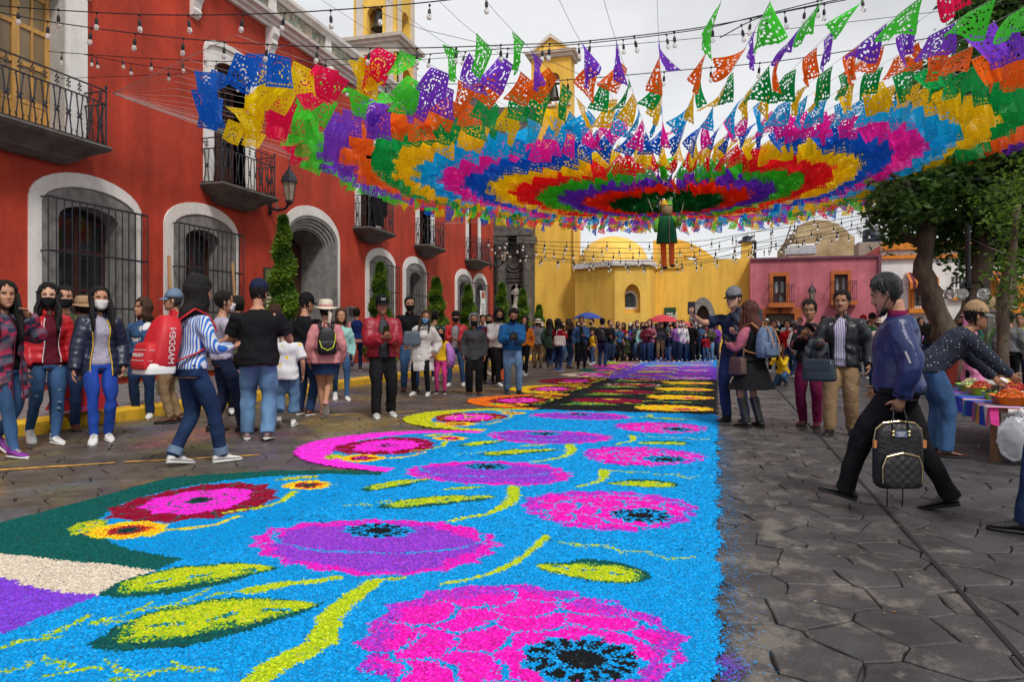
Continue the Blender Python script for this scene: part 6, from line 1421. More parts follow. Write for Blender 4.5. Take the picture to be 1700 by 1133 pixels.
    def torso(mb, lo, hi, b, gap=None, flare=0.0, k=n, ripple=0, bottom_r=None):
        zs = [p[0] for p in prof]; lv = []; z = lo; step = .018 if ripple else .05
        while z < hi: lv.append(z); z += step
        lv.append(hi); rings = []
        for z in lv:
            q = [np.interp(max(z, -.03), zs, [p[i] for p in prof]) for i in (1, 2, 3)]
            fl = flare*max(0, -z); rp = ripple*abs(math.sin(z*math.pi/.075))**.7 if ripple else 0
            rings.append(ring(z, q[0]+fl, q[1]+fl*.9, q[2], (k if gap is None else 22), b + rp*(1 if z < .46 else .4), gap))
        mb.loft(rings)
    def sleeve(mb, arm, b, upto=1.0, ripple=0, cuff=None):
        sj, e, w, sx = arm; ch0 = up(sx*(sw-.085), -.004, .425); q = bend(sj, e, w); q = [ch0] + q
        if upto < 1: q = [ch0, sj, sj.lerp(e, .45), sj.lerp(e, upto*2 if upto < .5 else 1)]; rad = [.040+b*.6, .056+b, .058+b+.006, .058+b+.014]
        else:
            base = [.042, .057, .056, .052, .050, .049, .048, .046, .040, .034]; q = q[:len(base)]; rad = [r_*(1.12 if not fem else .96) + b for r_ in base]
            if len(q) != len(rad): rad = list(np.interp(np.linspace(0, 1, len(q)), np.linspace(0, 1, len(base)), rad))
        if ripple:
            q2, r2 = [], []
            for i in range(len(q)-1):
                m_ = max(2, int((q[i+1]-q[i]).length/.02))
                for t in range(m_): q2.append(q[i].lerp(q[i+1], t/m_)); r2.append(rad[i]+(rad[i+1]-rad[i])*t/m_)
            q2.append(q[-1]); r2.append(rad[-1]); acc = 0; q3 = []
            for i in range(len(q2)):
                if i: acc += (q2[i]-q2[i-1]).length
                q3.append(r2[i] + ripple*abs(math.sin(acc*math.pi/.072))**.7)
            q, rad = q2, q3
        mb.tube([T(p) for p in q], [r_*s for r_ in rad], n if tier else 7)
    # ---- the body
    body = MB(); ex = MB()
    torso(body, -.10, .525, -.012)
    nb = up(0, -.012, .50); hb = up(0, .006, .568); body.tube([T(nb), T(nb.lerp(hb, .5)), T(hb + (Rl @ Vector((0, .01, .05))))], [.056*s, .050*s if not fem else .045*s, .052*s], n)
    for a in arms: body.tube([T(p) for p in [up(a[3]*(sw-.06), -.005, .42)] + bend(a[0], a[1], a[2])], [r_*s*(1 if not fem else .86)*(.9+.1*fat) for r_ in (.05, .056, .049, .045, .043, .042, .041, .039, .033, .027)][:1+len(bend(a[0], a[1], a[2]))], n if tier else 6)
    bare = bottom and bottom.get('bare')
    for hj, k, a, ft, sx in legs:
        if bare or not tier: q = bend(hj, k, a); body.tube([T(p) for p in q], [r_*s*(.92 if fem else 1) for r_ in np.interp(np.linspace(0, 1, len(q)), [0, .2, .45, .55, .75, 1], [.085, .078, .056, .052, .054, .036])], n if tier else 6)
        else: body.tube([T(hj), T(hj.lerp(k, .45))], [.075*s, .06*s], n)
    # head
    Rh = Rl @ Matrix.Rotation(math.radians(lean)*.75, 3, 'X') @ Matrix.Rotation(-math.radians(head[0]), 3, 'Z') @ Matrix.Rotation(-math.radians(head[1]), 3, 'X'); hc = hb + Vector((0, .012, -.012))
    def TH(p): return T(hc + Rh @ (Vector(p)*1.12))
    f.TH = TH; nh, nl = (36, 30) if tier == 2 else (28, 22) if tier == 1 else (12, 9)
    hz_ = [.233*(i/(nl-1)) for i in range(nl)]; hz_[0] = .001; rings = []
    for z in hz_:
        rings.append([TH(head_pt(-(t_ - (.42*math.sin(t_) if tier else 0)), z, 0, bool(tier))) for t_ in [2*math.pi*j/nh for j in range(nh)]])
    ex.loft(rings)
    if tier:
        for sd in (-1, 1):
            c = TH((sd*.0735, -.008, .105)); R3 = Matrix(((ch_, sh_, 0), (-sh_, ch_, 0), (0, 0, 1))).to_3x3() @ Rh
            ex.ell(c, (.010*s, .019*s, .031*s), 8, 6, R=R3)
    # hands: palm, four fingers of unequal length, thumb from the side of the palm
    for i, (sj, e, w, sx) in enumerate(arms):
        d = (w-e).normalized(); cu = curl[i]; inw = Vector((-sx, .15, .25)) if abs(d.z) > .6 else Vector((-sx*.35, 0, 1)) ; nrm = (inw - d*inw.dot(d)).normalized(); ac = d.cross(nrm).normalized()   # nrm: palm faces this way
        if ac.y < 0 if abs(d.z) > .6 else ac.z*0+ac.x*sx > 0: ac = -ac
        pc = w + d*.045; f.hand[sx] = T(w + d*.075 + nrm*.02); f.__dict__.setdefault('palm', {})[sx] = (T(w), (T(w+d)-T(w)).normalized(), (T(w+nrm)-T(w)).normalized())
        pr = []
        for t_, wd, th in ((-.012, .024, .019), (.02, .033, .017), (.05, .039, .015), (.082, .037, .012)): c = w+d*t_; pr.append([T(c + ac*(wd*math.cos(q)) + nrm*(th*math.sin(q))) for q in [2*math.pi*j/10 for j in range(10)]])
        ex.loft(pr)
        if tier:
            for j, (o, ln_) in enumerate(((.028, .072), (.010, .080), (-.010, .074), (-.027, .058))):
                p = w + d*.078 + ac*o; dirs = d; pts = [p]; ang = cu*.9 + rr.uniform(-.1, .12)
                for sg in (.45, .32, .23):
                    dirs = (dirs*math.cos(ang) + nrm*math.sin(ang)).normalized(); nrm2 = nrm; p = p + dirs*ln_*sg; pts.append(p); ang = cu*.75
                    nrm_ = (nrm - dirs*nrm.dot(dirs)); 
                ex.tube([T(q) for q in pts], [.0085*s, .0082*s, .0075*s, .0055*s], 6)
            p = w + d*.028 + ac*.034; td = (d*.72 + ac*.62 + nrm*.35).normalized(); t2_ = (td*.8 + d*.35 + nrm*cu*.7).normalized(); ex.tube([T(p - ac*.012), T(p+td*.03), T(p+td*.03+t2_*.028), T(p+td*.03+t2_*.05)], [.0125*s, .011*s, .0095*s, .006*s], 6)
    if tier: fuse('body', body, SKIN[skin], root, vox*s, 0, extra=ex)
    else: body.add(ex.v, ex.f); body.build('body', SKIN[skin], root, True)
    # ---- face
    if tier and face:
        for sd in (-1, 1):
            y = head_pt(math.asin(min(1, .031/.072)), .117)[1]; m = MB(); m.ell(TH((sd*.031, y-.0035, .117)), (.0125*s, .010*s, .0075*s), 8, 6); i0 = len(m.f); m.ell(TH((sd*.0305, y+.0055, .117)), (.0060*s, .0035*s, .0060*s), 8, 5, m=1); m.build('eye', [M_EYE, M_IRIS], root, True)
            m = MB(); m.tube([TH((sd*x, head_pt(math.asin(min(1, x/.0745)), zz)[1]+.003, zz)) for x, zz in ((.013, .133), (.03, .1385), (.047, .134))], [.0035*s, .0042*s, .0025*s], 5); m.build('eyebrow', HAIRM[hair[1] if hair else 'black'], root, True)
        if not mask:
            m = MB(); m.tube([TH((x, head_pt(math.asin(x/.061), .0545)[1]+.002, .0545+.002*abs(x)/.02)) for x in (-.022, -.012, 0, .012, .022)], [.002*s, .005*s, .0055*s, .005*s, .002*s], 6); m.build('lips', M_LIP, root, True)
        if stubble:
            m = MB(); m.tube([TH((x, head_pt(math.asin(x/.064), .069)[1]+.004, .069-.10*abs(x))) for x in (-.028, -.012, 0, .012, .028)], [.004*s, .0075*s, .007*s, .0075*s, .004*s], 6); m.build('moustache', HAIRM[hair[1]], root, True)
    if mask:
        m = MB(); rings = []
        for z in ((.004, .03, .055, .08, .097) if tier else (.01, .05, .095)):
            lim = 1.15 if .02 < z < .08 else .9; rings.append([TH(head_pt(p_, z, .010 if tier else .007)) for p_ in np.linspace(-lim, lim, 13 if tier else 7)])
        m.loft(rings, caps=False, closed=False)
        o = m.build('face_mask', CL[mask] if mask in CL else mask, root, True, recalc=False); md = o.modifiers.new('s', 'SOLIDIFY'); md.thickness = .003
        if tier:
            for sd in (-1, 1): q = MB(); q.tube([TH(head_pt(sd*1.1, .085, .008)), TH((sd*.077, -.012, .118))], .0018*s, 4); q.build('ear_loop', CL[mask] if mask in CL else mask, o)
    # ---- top
    hem = None
    if under:
        m = MB(); torso(m, under.get('hem', -.05), .50, .013 + under.get('b', 0)); 
        if tier: fuse(under.get('name', 'shirt'), m, CL[under['m']], root, vox*s, .003, 11, seed+1)
        else: m.build(under.get('name', 'shirt'), CL[under['m']], root, True)
    if top:
        b = top.get('b', .012); hem = top.get('hem', -.04); rp_ = top.get('ripple', 0) if tier else 0; m = MB()
        torso(m, hem, top.get('neck', .505), b, top.get('gap'), top.get('flare', .05), n, rp_)
        if top.get('sleeve', 1): 
            for a in arms: sleeve(m, a, b*.75, top.get('sleeve', 1), rp_*.8)
        if top.get('collar'):
            c = MB(); cs = top['collar']; gp = top.get('gap') or .35
            rings = [[T(up(r_*math.cos(a_), -.010+r_*.95*math.sin(a_)*.95 + z*.02, z)) for a_ in np.linspace(math.pi/2+gp, math.pi*2.5-gp, 14)] for r_, z in ((.085, .475), (.078, .51), (.074, .53+cs), (.066, .53+cs), (.066, .50))]
            c.loft(rings, caps=False, closed=False); o = c.build('collar', CL[top.get('collar_m', top['m'])], root, True, recalc=False); o.modifiers.new('s', 'SOLIDIFY').thickness = .012
        if top.get('gap') and tier:
            zs = [p[0] for p in prof]
            for sd in (-1, 1):
                q = MB(); pts = []
                for z in np.linspace(hem+.005, .45, 9):
                    i3 = [np.interp(max(z, -.03), zs, [p[i] for p in prof]) for i in (1, 2, 3)]; r_ = ring(z, i3[0]+top.get('flare', .05)*max(0, -z), i3[1]+top.get('flare', .05)*.9*max(0, -z), i3[2], 22, b+.004, top['gap']); pts.append(r_[0] if sd < 0 else r_[21])
                q.tube(pts, .0055*s, 5); q.build('front_edge', CL[top.get('trim', 'grey')], root)
        nm = top.get('name', 'top')
        if tier: fuse(nm, m, CL[top['m']], root, vox*s, top.get('fold', .010), 12, seed+2)
        else: m.build(nm, CL[top['m']], root, True)
        if top.get('cuff') and tier:
            for sj, e, w, sx in arms: q = MB(); q.tube([T(e.lerp(w, .86)), T(e.lerp(w, .99))], [(.045+b*.5)*s, (.040+b*.4)*s], 12); q.build('cuff', CL[top['cuff']], root, 50)
        if top.get('band') and tier:
            q = MB(); zs = [p[0] for p in prof]; q.loft([ring(z, np.interp(max(z, -.03), zs, [p[1] for p in prof]), np.interp(max(z, -.03), zs, [p[2] for p in prof]), np.interp(max(z, -.03), zs, [p[3] for p in prof]), 20, bb) for z, bb in ((hem-.02, b*.6), (hem-.015, b+.004), (hem+.035, b+.006), (hem+.04, b*.6))]); q.build('waistband', CL[top['band']], root, True)
    # ---- bottom
    if bottom:
        bm_ = CL[bottom['m']]; wd = bottom.get('wide', 0); kind = bottom.get('kind', 'trousers'); m = MB()
        if kind == 'trousers':
            he = (under or {}).get('hem', .1) if not top or top.get('gap') else top.get('hem', -.04)
            torso(m, -.09, .10 if he > 0 else max(-.03, min(.06, he+.05)), .008 + wd*.3 - (.010 if wd > .01 else 0)); ln_ = bottom.get('len', 1.0)
            for hj, k, a, ft, sx in legs:
                q = bend(hj + Vector((0, 0, -.02)), k, a.lerp(k, -.06) if ln_ >= 1 else k.lerp(a, max(.05, (ln_-.5)*2))); base = np.interp(np.linspace(0, 1, len(q)), [0, .2, .45, .6, .8, 1], [.084, .088, .068, .063, .061, .050 if ln_ >= 1 else .062])
                m.tube([T(p) for p in q], [(r_*(.94 if fem else 1.0) + wd*(.5+.5*i/len(q)))*s for i, r_ in enumerate(base)], n if tier else 8)
            if tier: fuse('trousers', m, bm_, root, vox*s, bottom.get('fold', .006), 8, seed+3)
            else: m.build('trousers', bm_, root, True)
            if bottom.get('cuff') and tier:
                for hj, k, a, ft, sx in legs: q = MB(); q.tube([T(k.lerp(a, .84)), T(k.lerp(a, 1.0))], [(.062+wd)*s, (.060+wd)*s], 12); q.build('trouser_cuff', CL[bottom['cuff']], root, 50)
        else:
            ln_ = bottom.get('len', .42); fl = bottom.get('flare', .35); lo_ = bottom.get('top', .10); zs = [p[0] for p in prof]; rings = []; pl = bottom.get('pleat', .02); k_ = 36 if tier else 10
            my = sum(l[1].y for l in legs)/2*.5
            for i in range(9):
                z = lo_ - (lo_+ln_)*i/8; q = [np.interp(max(z, -.02), zs, [p[j] for p in prof]) for j in (1, 2, 3)]; fx_ = fl*max(0, -z)
                rings.append([T(hip + Vector(((q[0]+.014+fx_*(1+pl*6*math.sin(7*a_+seed)*(i/8)))*math.cos(a_), q[2]+my*(i/8)+(q[1]+.014+fx_*.9*(1+pl*6*math.sin(7*a_+seed)*(i/8)))*math.sin(a_), z))) for a_ in [2*math.pi*j/k_ for j in range(k_)]])
            m.loft(rings); m.build('skirt', bm_, root, 70)
    # ---- shoes
    if shoes:
        um, sm = SHOE[shoes[0]], SOLE[shoes[1]]; boot = len(shoes) > 2
        for hj, k, a, ft, sx in legs:
            pit = math.radians(ft[3]); yaw = math.radians(ft[4] if len(ft) > 4 else sx*7)
            def S(p):
                x, y, z = p; y0 = .13 if pit > 0 else -.06; y -= y0; y, z = y*math.cos(pit) + z*math.sin(pit), -y*math.sin(pit) + z*math.cos(pit); y += y0
                x, y = x*math.cos(yaw) + y*math.sin(yaw), -x*math.sin(yaw) + y*math.cos(yaw); return T(Vector((feet[0 if sx < 0 else 1][0]+x, feet[0 if sx < 0 else 1][1]+y, ft[2]+z)))
            kq = 12 if tier else 8; sec = [(-.075, .022, .06, .030), (-.060, .034, .078, .0), (-.02, .038, .098, 0), (.03, .039, .088, 0), (.08, .045, .062, 0), (.13, .047, .050, 0), (.165, .040, .042, 0), (.190, .022, .030, 0)]
            m = MB(); m.loft([[S((w_*math.cos(q), y, .022 + (h_-.022)*(.5+.5*math.sin(q)))) for q in [2*math.pi*j/kq for j in range(kq)]] for y, w_, h_, _ in sec])
            if boot: m.tube([T(a + Vector((0, -.012, -.01))), T(a.lerp(k, .4)), T(a.lerp(k, .78))], [.052*s, .058*s, .068*s], kq)
            else: m.tube([T(a + Vector((0, -.012, -.035))), T(a.lerp(k, .06) + Vector((0, -.01, 0)))], [.043*s, .046*s], kq)
            sh__ = m.build('shoe' if not boot else 'boot', um, root, 60 if tier else True)
            m = MB(); m.loft([[S((w_*1.06*math.cos(q), y*1.03, .014 + .014*math.sin(q))) for q in [2*math.pi*j/kq for j in range(kq)]] for y, w_, h_, _ in sec]); m.build('sole', sm, sh__, 60 if tier else True)
            if tier == 2 and not boot:
                for i in range(4): q = MB(); q.tube([S((-.018, .035+i*.018, .088-i*.009)), S((0, .04+i*.018, .094-i*.0095)), S((.018, .035+i*.018, .088-i*.009))], .0035*s, 4); q.build('lace', sm, sh__)
    # ---- hair
    if hair and hair[0] != 'none':
        st, hm = hair[0], HAIRM[hair[1]]; kn = 28 if tier else 12; nl2 = 9 if tier else 5; off = {'short': .010, 'crop': .005, 'bob': .020, 'long': .016, 'curly': .022, 'tied': .010, 'swept': .014}[st]; m = MB(); rings = []
        def hl(p_):
            a_ = abs(p_); front = .192 if st not in ('bob',) else .178; return np.interp(a_, [0, .7, 1.15, 1.5, 1.9, 2.6, 3.15], [front, front-.004, .128, .085 if st in ('short', 'crop', 'swept', 'tied') else .03, .045 if st != 'bob' else .01, .012, .008] if st not in ('long', 'curly', 'bob') else [.212, .176, .118, .05, .01, -.01, -.02])
        for i in range(nl2+1):
            t_ = i/nl2; ring_ = []
            for j in range(kn):
                p_ = 2*math.pi*j/kn; p_ = p_ if p_ <= math.pi else p_-2*math.pi; z0 = hl(p_); z = z0 + (.2335-z0)*math.sin(t_*math.pi/2); jg = (rr.uniform(-.0035, .0035) if st != 'curly' else rr.uniform(-.012, .012)) if 0 < t_ < 1 else 0
                ring_.append(TH(head_pt(-p_, max(z, .001), (off*(.25+.75*min(1, t_*2.2)) if i else -.004) + jg, False) if z > 0 else (lambda q: (q[0], q[1]-.004, z))(head_pt(-p_, .002, off+.02, False))))
            rings.append(ring_)
        m.loft(rings, caps=True)
        if tier:
            for j in range(46 if tier == 2 else 30):
                p_ = rr.uniform(-3.1, 3.1); z0 = max(.015, hl(p_)-rr.uniform(.0, .016)); sw2 = rr.uniform(-.25, .25); o2 = off*.75
                m.tube([TH(head_pt(-(p_+sw2*(1-t_)), z0+(.2325-z0)*math.sin(t_*1.5), o2*(.55+.45*min(1, 3*t_)) + rr.uniform(0, .003), False)) for t_ in (0, .2, .45, .7, .95)], [(.0035*s, .002*s), (.010*s, .005*s), (.013*s, .006*s), (.012*s, .006*s), (.006*s, .004*s)], 5)
        hr = m.build('hair', hm, root, True)
        if st in ('long', 'curly', 'bob'):
            ln_ = hair[2] if len(hair) > 2 else {'long': .30, 'curly': .28, 'bob': .10}[st]; m = MB(); nr_ = 9 if tier else 5; ka = 18 if tier else 9; rings = []
            for i in range(nr_+1):
                t_ = i/nr_; z = .165 - (.165+ln_)*t_; sp = 1.05 + (.35 if z > -.05 else .35)*(0); a0 = (1.25 - .25*t_ if st != 'bob' else 1.05); ro, ri = [], []
                for j in range(ka):
                    p_ = a0 + (2*math.pi-2*a0)*j/(ka-1); zz = max(z, .06); q = head_pt(-(p_), zz, .022 if st != 'curly' else .032, False); fl = (1 + .5*max(0, -z)*1.2) if st != 'bob' else 1 + .25*t_; nz2 = rr.uniform(-.006, .006)*(1 if st != 'curly' else 2.6)
                    tap = 1 if t_ < .75 else 1-.35*((t_-.75)/.25); yb_ = -.03*max(0, -z)/.3 - (.02 if z < 0 else 0)
                    ro.append(TH((q[0]*fl*tap+nz2, (q[1]-.01)*fl*.95+nz2+yb_, z + rr.uniform(-.008, .008)*(i == nr_)))); ri.append(TH((q[0]*fl*tap*.72, (q[1]-.01)*fl*.66+yb_*.8, z)))
                rings.append(ro + ri[::-1])
            m.loft(rings); m.build('hair_length', hm, hr, True)
            if st in ('long', 'curly') and tier:       # locks falling in front of the shoulders
                for sd in (-1, 1):
                    for q_ in range(3):
                        m = MB(); x0 = .070+.006*q_; wv = .014 if st == 'curly' else .004; pts = [TH((sd*(x0+.012*t_+wv*math.sin(9*t_+q_*2)), .0+.035*q_-.02+.10*min(1, t_*1.3)*(.6+.2*q_), .13-(.13+ln_*.85)*t_)) for t_ in np.linspace(0, 1, 9)]
                        m.tube(pts, [.018*s, .022*s, .023*s, .023*s, .022*s, .02*s, .018*s, .014*s, .005*s], 7); m.build('hair_lock', hm, hr, True)
        if st == 'tied': m = MB(); m.ell(TH((0, -.115, .10)), (.035*s, .035*s, .04*s), 10, 7); m.build('hair_bun', hm, hr, True)
    # ---- hats
    if hat:
        kind, hmn = hat[0], CL[hat[1]]; kn = 26 if tier else 12
        if kind in ('cap', 'backcap'):
            m = MB(); rings = []
            for z, o_ in ((.140, .006), (.150, .012), (.175, .014), (.200, .016), (.222, .018), (.234, .022)): rings.append([TH((lambda q: (q[0], q[1], q[2]+.006))(head_pt(-2*math.pi*j/kn, min(z, .2325), o_, False))) for j in range(kn)])
            m.loft(rings); c = m.build('cap', hmn, root, True); m = MB(); rings = []; fs = 1 if kind == 'cap' else -1
            for r_ in np.linspace(0, 1, 5): rings.append([TH((math.sin(p_)*(.076+.004*r_), fs*(math.cos(p_)*.088+.075*r_*math.cos(p_*.95)), .152-.022*r_-.012*(p_/1.2)**2)) for p_ in np.linspace(-1.25, 1.25, 13)])
            m.loft(rings, caps=False, closed=False); v = m.build('visor', CL[hat[2]] if len(hat) > 2 else hmn, c, True, recalc=False); v.modifiers.new('s', 'SOLIDIFY').thickness = .005
            if tier: q = MB(); q.ell(TH((0, -.012, .262)), (.007*s,)*3, 6, 4); q.build('cap_button', hmn, c)
        elif kind == 'hat':
            m = MB(); rings = []; bw = hat[3] if len(hat) > 3 else .08
            for rr_, z, y in ((.99, .150, 0), (1.06, .158, 0), (1.05, .20, 0), (1.0, .235, 0), (.88, .255, 0), (.5, .262, 0)): rings.append([TH((.088*rr_*math.sin(a_), -.006+.108*rr_*math.cos(a_), z)) for a_ in [2*math.pi*j/kn for j in range(kn)]])
            m.loft(rings); c = m.build('hat', hmn, root, 60); m = MB(); rings = []
            for t_ in (0, .5, 1, 1.0, .5, 0):
                k2 = len(rings) > 2; rings.append([TH(((.086+bw*t_)*math.sin(a_), -.006+(.104+bw*t_)*math.cos(a_), .160-.018*t_*(1 if kn < 20 else (1+.8*math.cos(2*a_)))-(.006 if k2 else 0))) for a_ in [2*math.pi*j/kn for j in range(kn)]])
            m.loft(rings, caps=False); m.build('brim', hmn, c, 60)
            if len(hat) > 2 and hat[2]: m = MB(); m.loft([[TH(((.0955)*math.sin(a_), -.006+.1165*math.cos(a_), z)) for a_ in [2*math.pi*j/kn for j in range(kn)]] for z in (.162, .185)], caps=False); m.build('hat_band', CL[hat[2]], c, True)
        elif kind == 'hood':
            m = MB(); rings = []
            for i in range(8):
                t_ = i/7; z = -.03 + .275*t_; rings.append([TH((lambda q: (q[0]*1.02, q[1]-.008, z))(head_pt(p_, min(max(z, .05), .228), .022, False))) for p_ in np.linspace(.80+.1*math.sin(t_*3), 2*math.pi-.80-.1*math.sin(t_*3), 18)])
            m.loft(rings, caps=False, closed=False); top_ = [TH((.058*math.sin(a_), .03+.05*math.cos(a_), .236)) for a_ in np.linspace(0, 2*math.pi, 9)[:-1]]
            o = m.build('hood', hmn, root, True, recalc=False); o.modifiers.new('s', 'SOLIDIFY').thickness = .012
            m = MB(); m.ell(TH((0, -.02, .215)), (.072*s, .10*s, .035*s), 14, 7, R=Matrix.Rotation(-h, 3, 'Z')); m.build('hood_crown', hmn, o, True)
        elif kind == 'beanie':
            m = MB(); m.loft([[TH(head_pt(-2*math.pi*j/kn, min(z, .2325), o_, False)) for j in range(kn)] for z, o_ in ((.13, .008), (.15, .014), (.2, .016), (.234, .014))]); m.build('beanie', hmn, root, True)
    f.legs, f.arms, f.zh, f.hip = legs, arms, zh, hip
    return f

# ------------------------------------------------------------ things people carry
def local(f): return lambda x, y, z: f.up(x, y, z)
def puffbox(mb, fn, w, d, h, k=20, e=.38, prof=((0, .72), (.03, .9), (.12, 1), (.6, 1), (.85, .93), (.96, .78), (1, .55))):
    rings = []
    for t, q in prof:
        rings.append([fn(w/2*q*math.copysign(abs(math.cos(a))**e, math.cos(a)), d/2*(q**.6)*math.copysign(abs(math.sin(a))**e, math.sin(a)), h*t) for a in [2*math.pi*j/k for j in range(k)]])
    mb.loft(rings)
def backpack(f, label, m, pm=None, sm=None, w=.31, h=.44, d=.17, z0=.02, y0=-.22, base=None, tilt=0, straps=True, x0=0):
    L_ = lambda x, y, z: f.up(x+x0, y+y0 - tilt*(.44-z), z+z0)
    t = empty('backpack', L_(0, 0, 0), label, 'backpack')
    mb = MB(); puffbox(mb, L_, w, d, h, 22, .5, ((0, .8), (.04, .94), (.25, 1), (.55, .97), (.75, .86), (.9, .66), (1, .34))); mb.build('bag_body', m, t, 60)
    mb = MB(); puffbox(mb, lambda x, y, z: L_(x, y-d*.5, z+.03), w*.84, d*.55, h*.42); mb.build('front_pocket', pm or m, t, 60)
    mb = MB(); mb.tube([L_(-.04, .03, h*.98), L_(-.035, .03, h+.05), L_(.035, .03, h+.05), L_(.04, .03, h*.98)], .010, 6); mb.build('top_handle', sm or m, t)
    if base: mb = MB(); puffbox(mb, lambda x, y, z: L_(x, y-.02, z-.015), w*1.0, d*1.15, h*.16); mb.build('base_panel', base, t, 60)
    if straps:
        for sx in (-1, 1):
            mb = MB(); mb.tube([L_(sx*.08, .06, h*.92), f.up(sx*.10, -.06, .515), f.up(sx*.115, .06, .47), f.up(sx*.125, .135, .36), f.up(sx*.15, .10, .22), f.up(sx*.165, -.03, .13), L_(sx*.12, .04, .05)], [(.026, .009)]*7, 6); mb.build('strap', sm or m, t, True)
    return t, L_
def handbag(pos, rot, w, h, d, m, label, handle=.16, cat='handbag', strapto=None, hm=None, wide=1.0):
    c, s_ = math.cos(rot), math.sin(rot); fn = lambda x, y, z: Vector((pos[0]+x*c-y*s_, pos[1]+x*s_+y*c, pos[2]+z)); t = empty('handbag', pos, label, cat)
    mb = MB(); puffbox(mb, fn, w, d, h, prof=((0, .86), (.03, .97), (.15, 1), (.7, .93*wide), (.95, .84*wide), (1, .7))); mb.build('bag_body', m, t, 60)
    mb = MB(); mb.box(0, 0, 0, 0, 0, 0); mb = MB()
    fl = [fn(x, -d/2-.006, z) for x, z in ((-w*.40, h*.95), (w*.40, h*.95), (w*.36, h*.55), (-w*.36, h*.55))] + [fn(x, -d/2+.006, z) for x, z in ((-w*.40, h*.95), (w*.40, h*.95), (w*.36, h*.55), (-w*.36, h*.55))]
    mb.add(fl, [(0, 1, 2, 3), (4, 7, 6, 5), (0, 4, 5, 1), (1, 5, 6, 2), (2, 6, 7, 3), (3, 7, 4, 0)]); mb.build('flap', m, t)
    if handle: mb = MB(); mb.tube([fn(-w*.3, 0, h*.93), fn(-w*.24, 0, h+handle*.8), fn(0, 0, h+handle), fn(w*.24, 0, h+handle*.8), fn(w*.3, 0, h*.93)], .011, 6); mb.build('handle', hm or m, t, True)
    if strapto:
        mb = MB(); mb.tube([fn(-w*.42, 0, h*.9)] + [Vector(p) for p in strapto] + [fn(w*.42, 0, h*.9)], [(.014, .005)]*(len(strapto)+2), 6); mb.build('strap', hm or m, t, True)
    return t
M_PHONE = mat('black_phone_case', (.008, .008, .010), .25, .1, 8); M_SCREEN = mat('dark_phone_screen', (.02, .025, .035), .1, .2, 5, spec=.6)
def phone(pos, rot, tilt, label, sz=(.075, .010, .15)):
    mb = MB(); mb.obox(pos, sz, rot, tilt=tilt); o = mb.build('phone', M_PHONE); tag(o, label, 'phone')
    R = Matrix.Rotation(rot, 3, 'Z') @ Matrix.Rotation(tilt, 3, 'X'); mb = MB(); mb.obox(Vector(pos) - R @ Vector((0, sz[1]*.5+.001, 0)), (sz[0]*.9, .001, sz[2]*.93), rot, tilt=tilt); mb.build('screen', M_SCREEN, o); return o
# ------------------------------------------------------------ the people of the photograph, nearest groups first
def ray(px): return math.degrees(-TH + math.atan((px-850)/F))
def pp(foot, v, **k): return person(foot, hd=ray(foot[0]) + v, **k)
WALK = lambda a, b, w=.08: ((-w, a, 0, 0 if a > 0 else 28), (w, b, 0, 0 if b > 0 else 28))
PUFF = dict(b=.036, ripple=.012, hem=-.06, collar=.02, fold=.004)
# left edge
f = pp((6, 757), 140, H=1.68, fem=True, tier=2, label='woman in a red and navy plaid shawl at the left edge', hair=('long', 'black', .36), skin='tan', under=dict(m='black'), head=(35, 0), twist=-10,
   top=dict(m='plaid', trim='maroon', b=.055, hem=-.34, flare=.10, name='shawl', gap=.22, fold=.012), bottom=dict(m='jeans'), shoes=('purple', 'white'), feet=((-.10, -.20, 0, 30), (.08, .22, 0, 0)), hands=((-.10, .20, 1.36), None))
f = pp((80, 735), 165, H=1.70, fem=True, tier=2, label='woman in a red puffer jacket with black mask and ripped jeans', hair=('curly', 'black', .30), skin='light', mask='black', head=(18, -6), under=dict(m='maroon', hem=-.06),
   top=dict(m='redpuff', gap=.42, trim='white', name='puffer_jacket', **{**PUFF, 'hem': -.03}), bottom=dict(m='jeans'), shoes=('white', 'white'), feet=((-.02, .16, 0, 0), (.12, -.20, 0, 22)), hands=((-.27, .10, .80), None))
for lx, t_, dz in ((0, .80, 0), (0, 1.12, 0), (0, 1.3, .01), (1, .9, 0)):
    hj, k, a, ft, sx = f.legs[lx]; q = hj.lerp(k, t_) if t_ < 1 else k.lerp(a, t_-1); m = MB(); m.ell(f.T(q + Vector((.01, .062, dz))), (.030, .016, .014), 8, 5); m.build('jeans_rip', CL['bluegrey'], f.root, True)
g = pp((165, 733), 172, H=1.68, fem=True, tier=2, label='woman in a navy puffer coat with white mask and bright blue jeans', hair=('long', 'black', .26), skin='tan', mask='white', head=(-6, -2), under=dict(m='lavender', hem=-.05),
   top=dict(m='navypuff', gap=.50, trim='yellow', name='puffer_coat', **{**PUFF, 'hem': -.17, 'flare': .12}), bottom=dict(m='brightjeans'), shoes=('white', 'white'), feet=((-.09, -.02, 0, 0, 0), (.07, .14, 0, 8, 14)), hands=(None, (.26, .12, .80)))
pp((108, 716), 178, H=1.74, tier=1, label='man with black mask and short hair standing behind the red puffer jacket', hair=('short', 'black'), mask='black', top=dict(m='camouflage_cloth', name='jacket'), bottom=dict(m='darkjeans'), shoes=('brown', 'black'))
pp((139, 709), -12, H=1.62, fem=True, tier=1, label='woman in a tan hat and long red embroidered skirt seen from behind', hair=('tied', 'black'), hat=('hat', 'tan', 'brown2' if 'brown2' in CL else 'khaki', .085), under=None, top=dict(m='red_embroidered_cloth', b=.016, name='blouse', hem=0), bottom=dict(m='red_embroidered_cloth', kind='skirt', len=.66, flare=.34, bare=True, pleat=.03), shoes=('brown', 'brown') if 'brown' in SOLE else ('brown', 'black'), feet=((-.12, -.18, 0, 30), (.10, .16, 0, 0)))
v_ = MB()
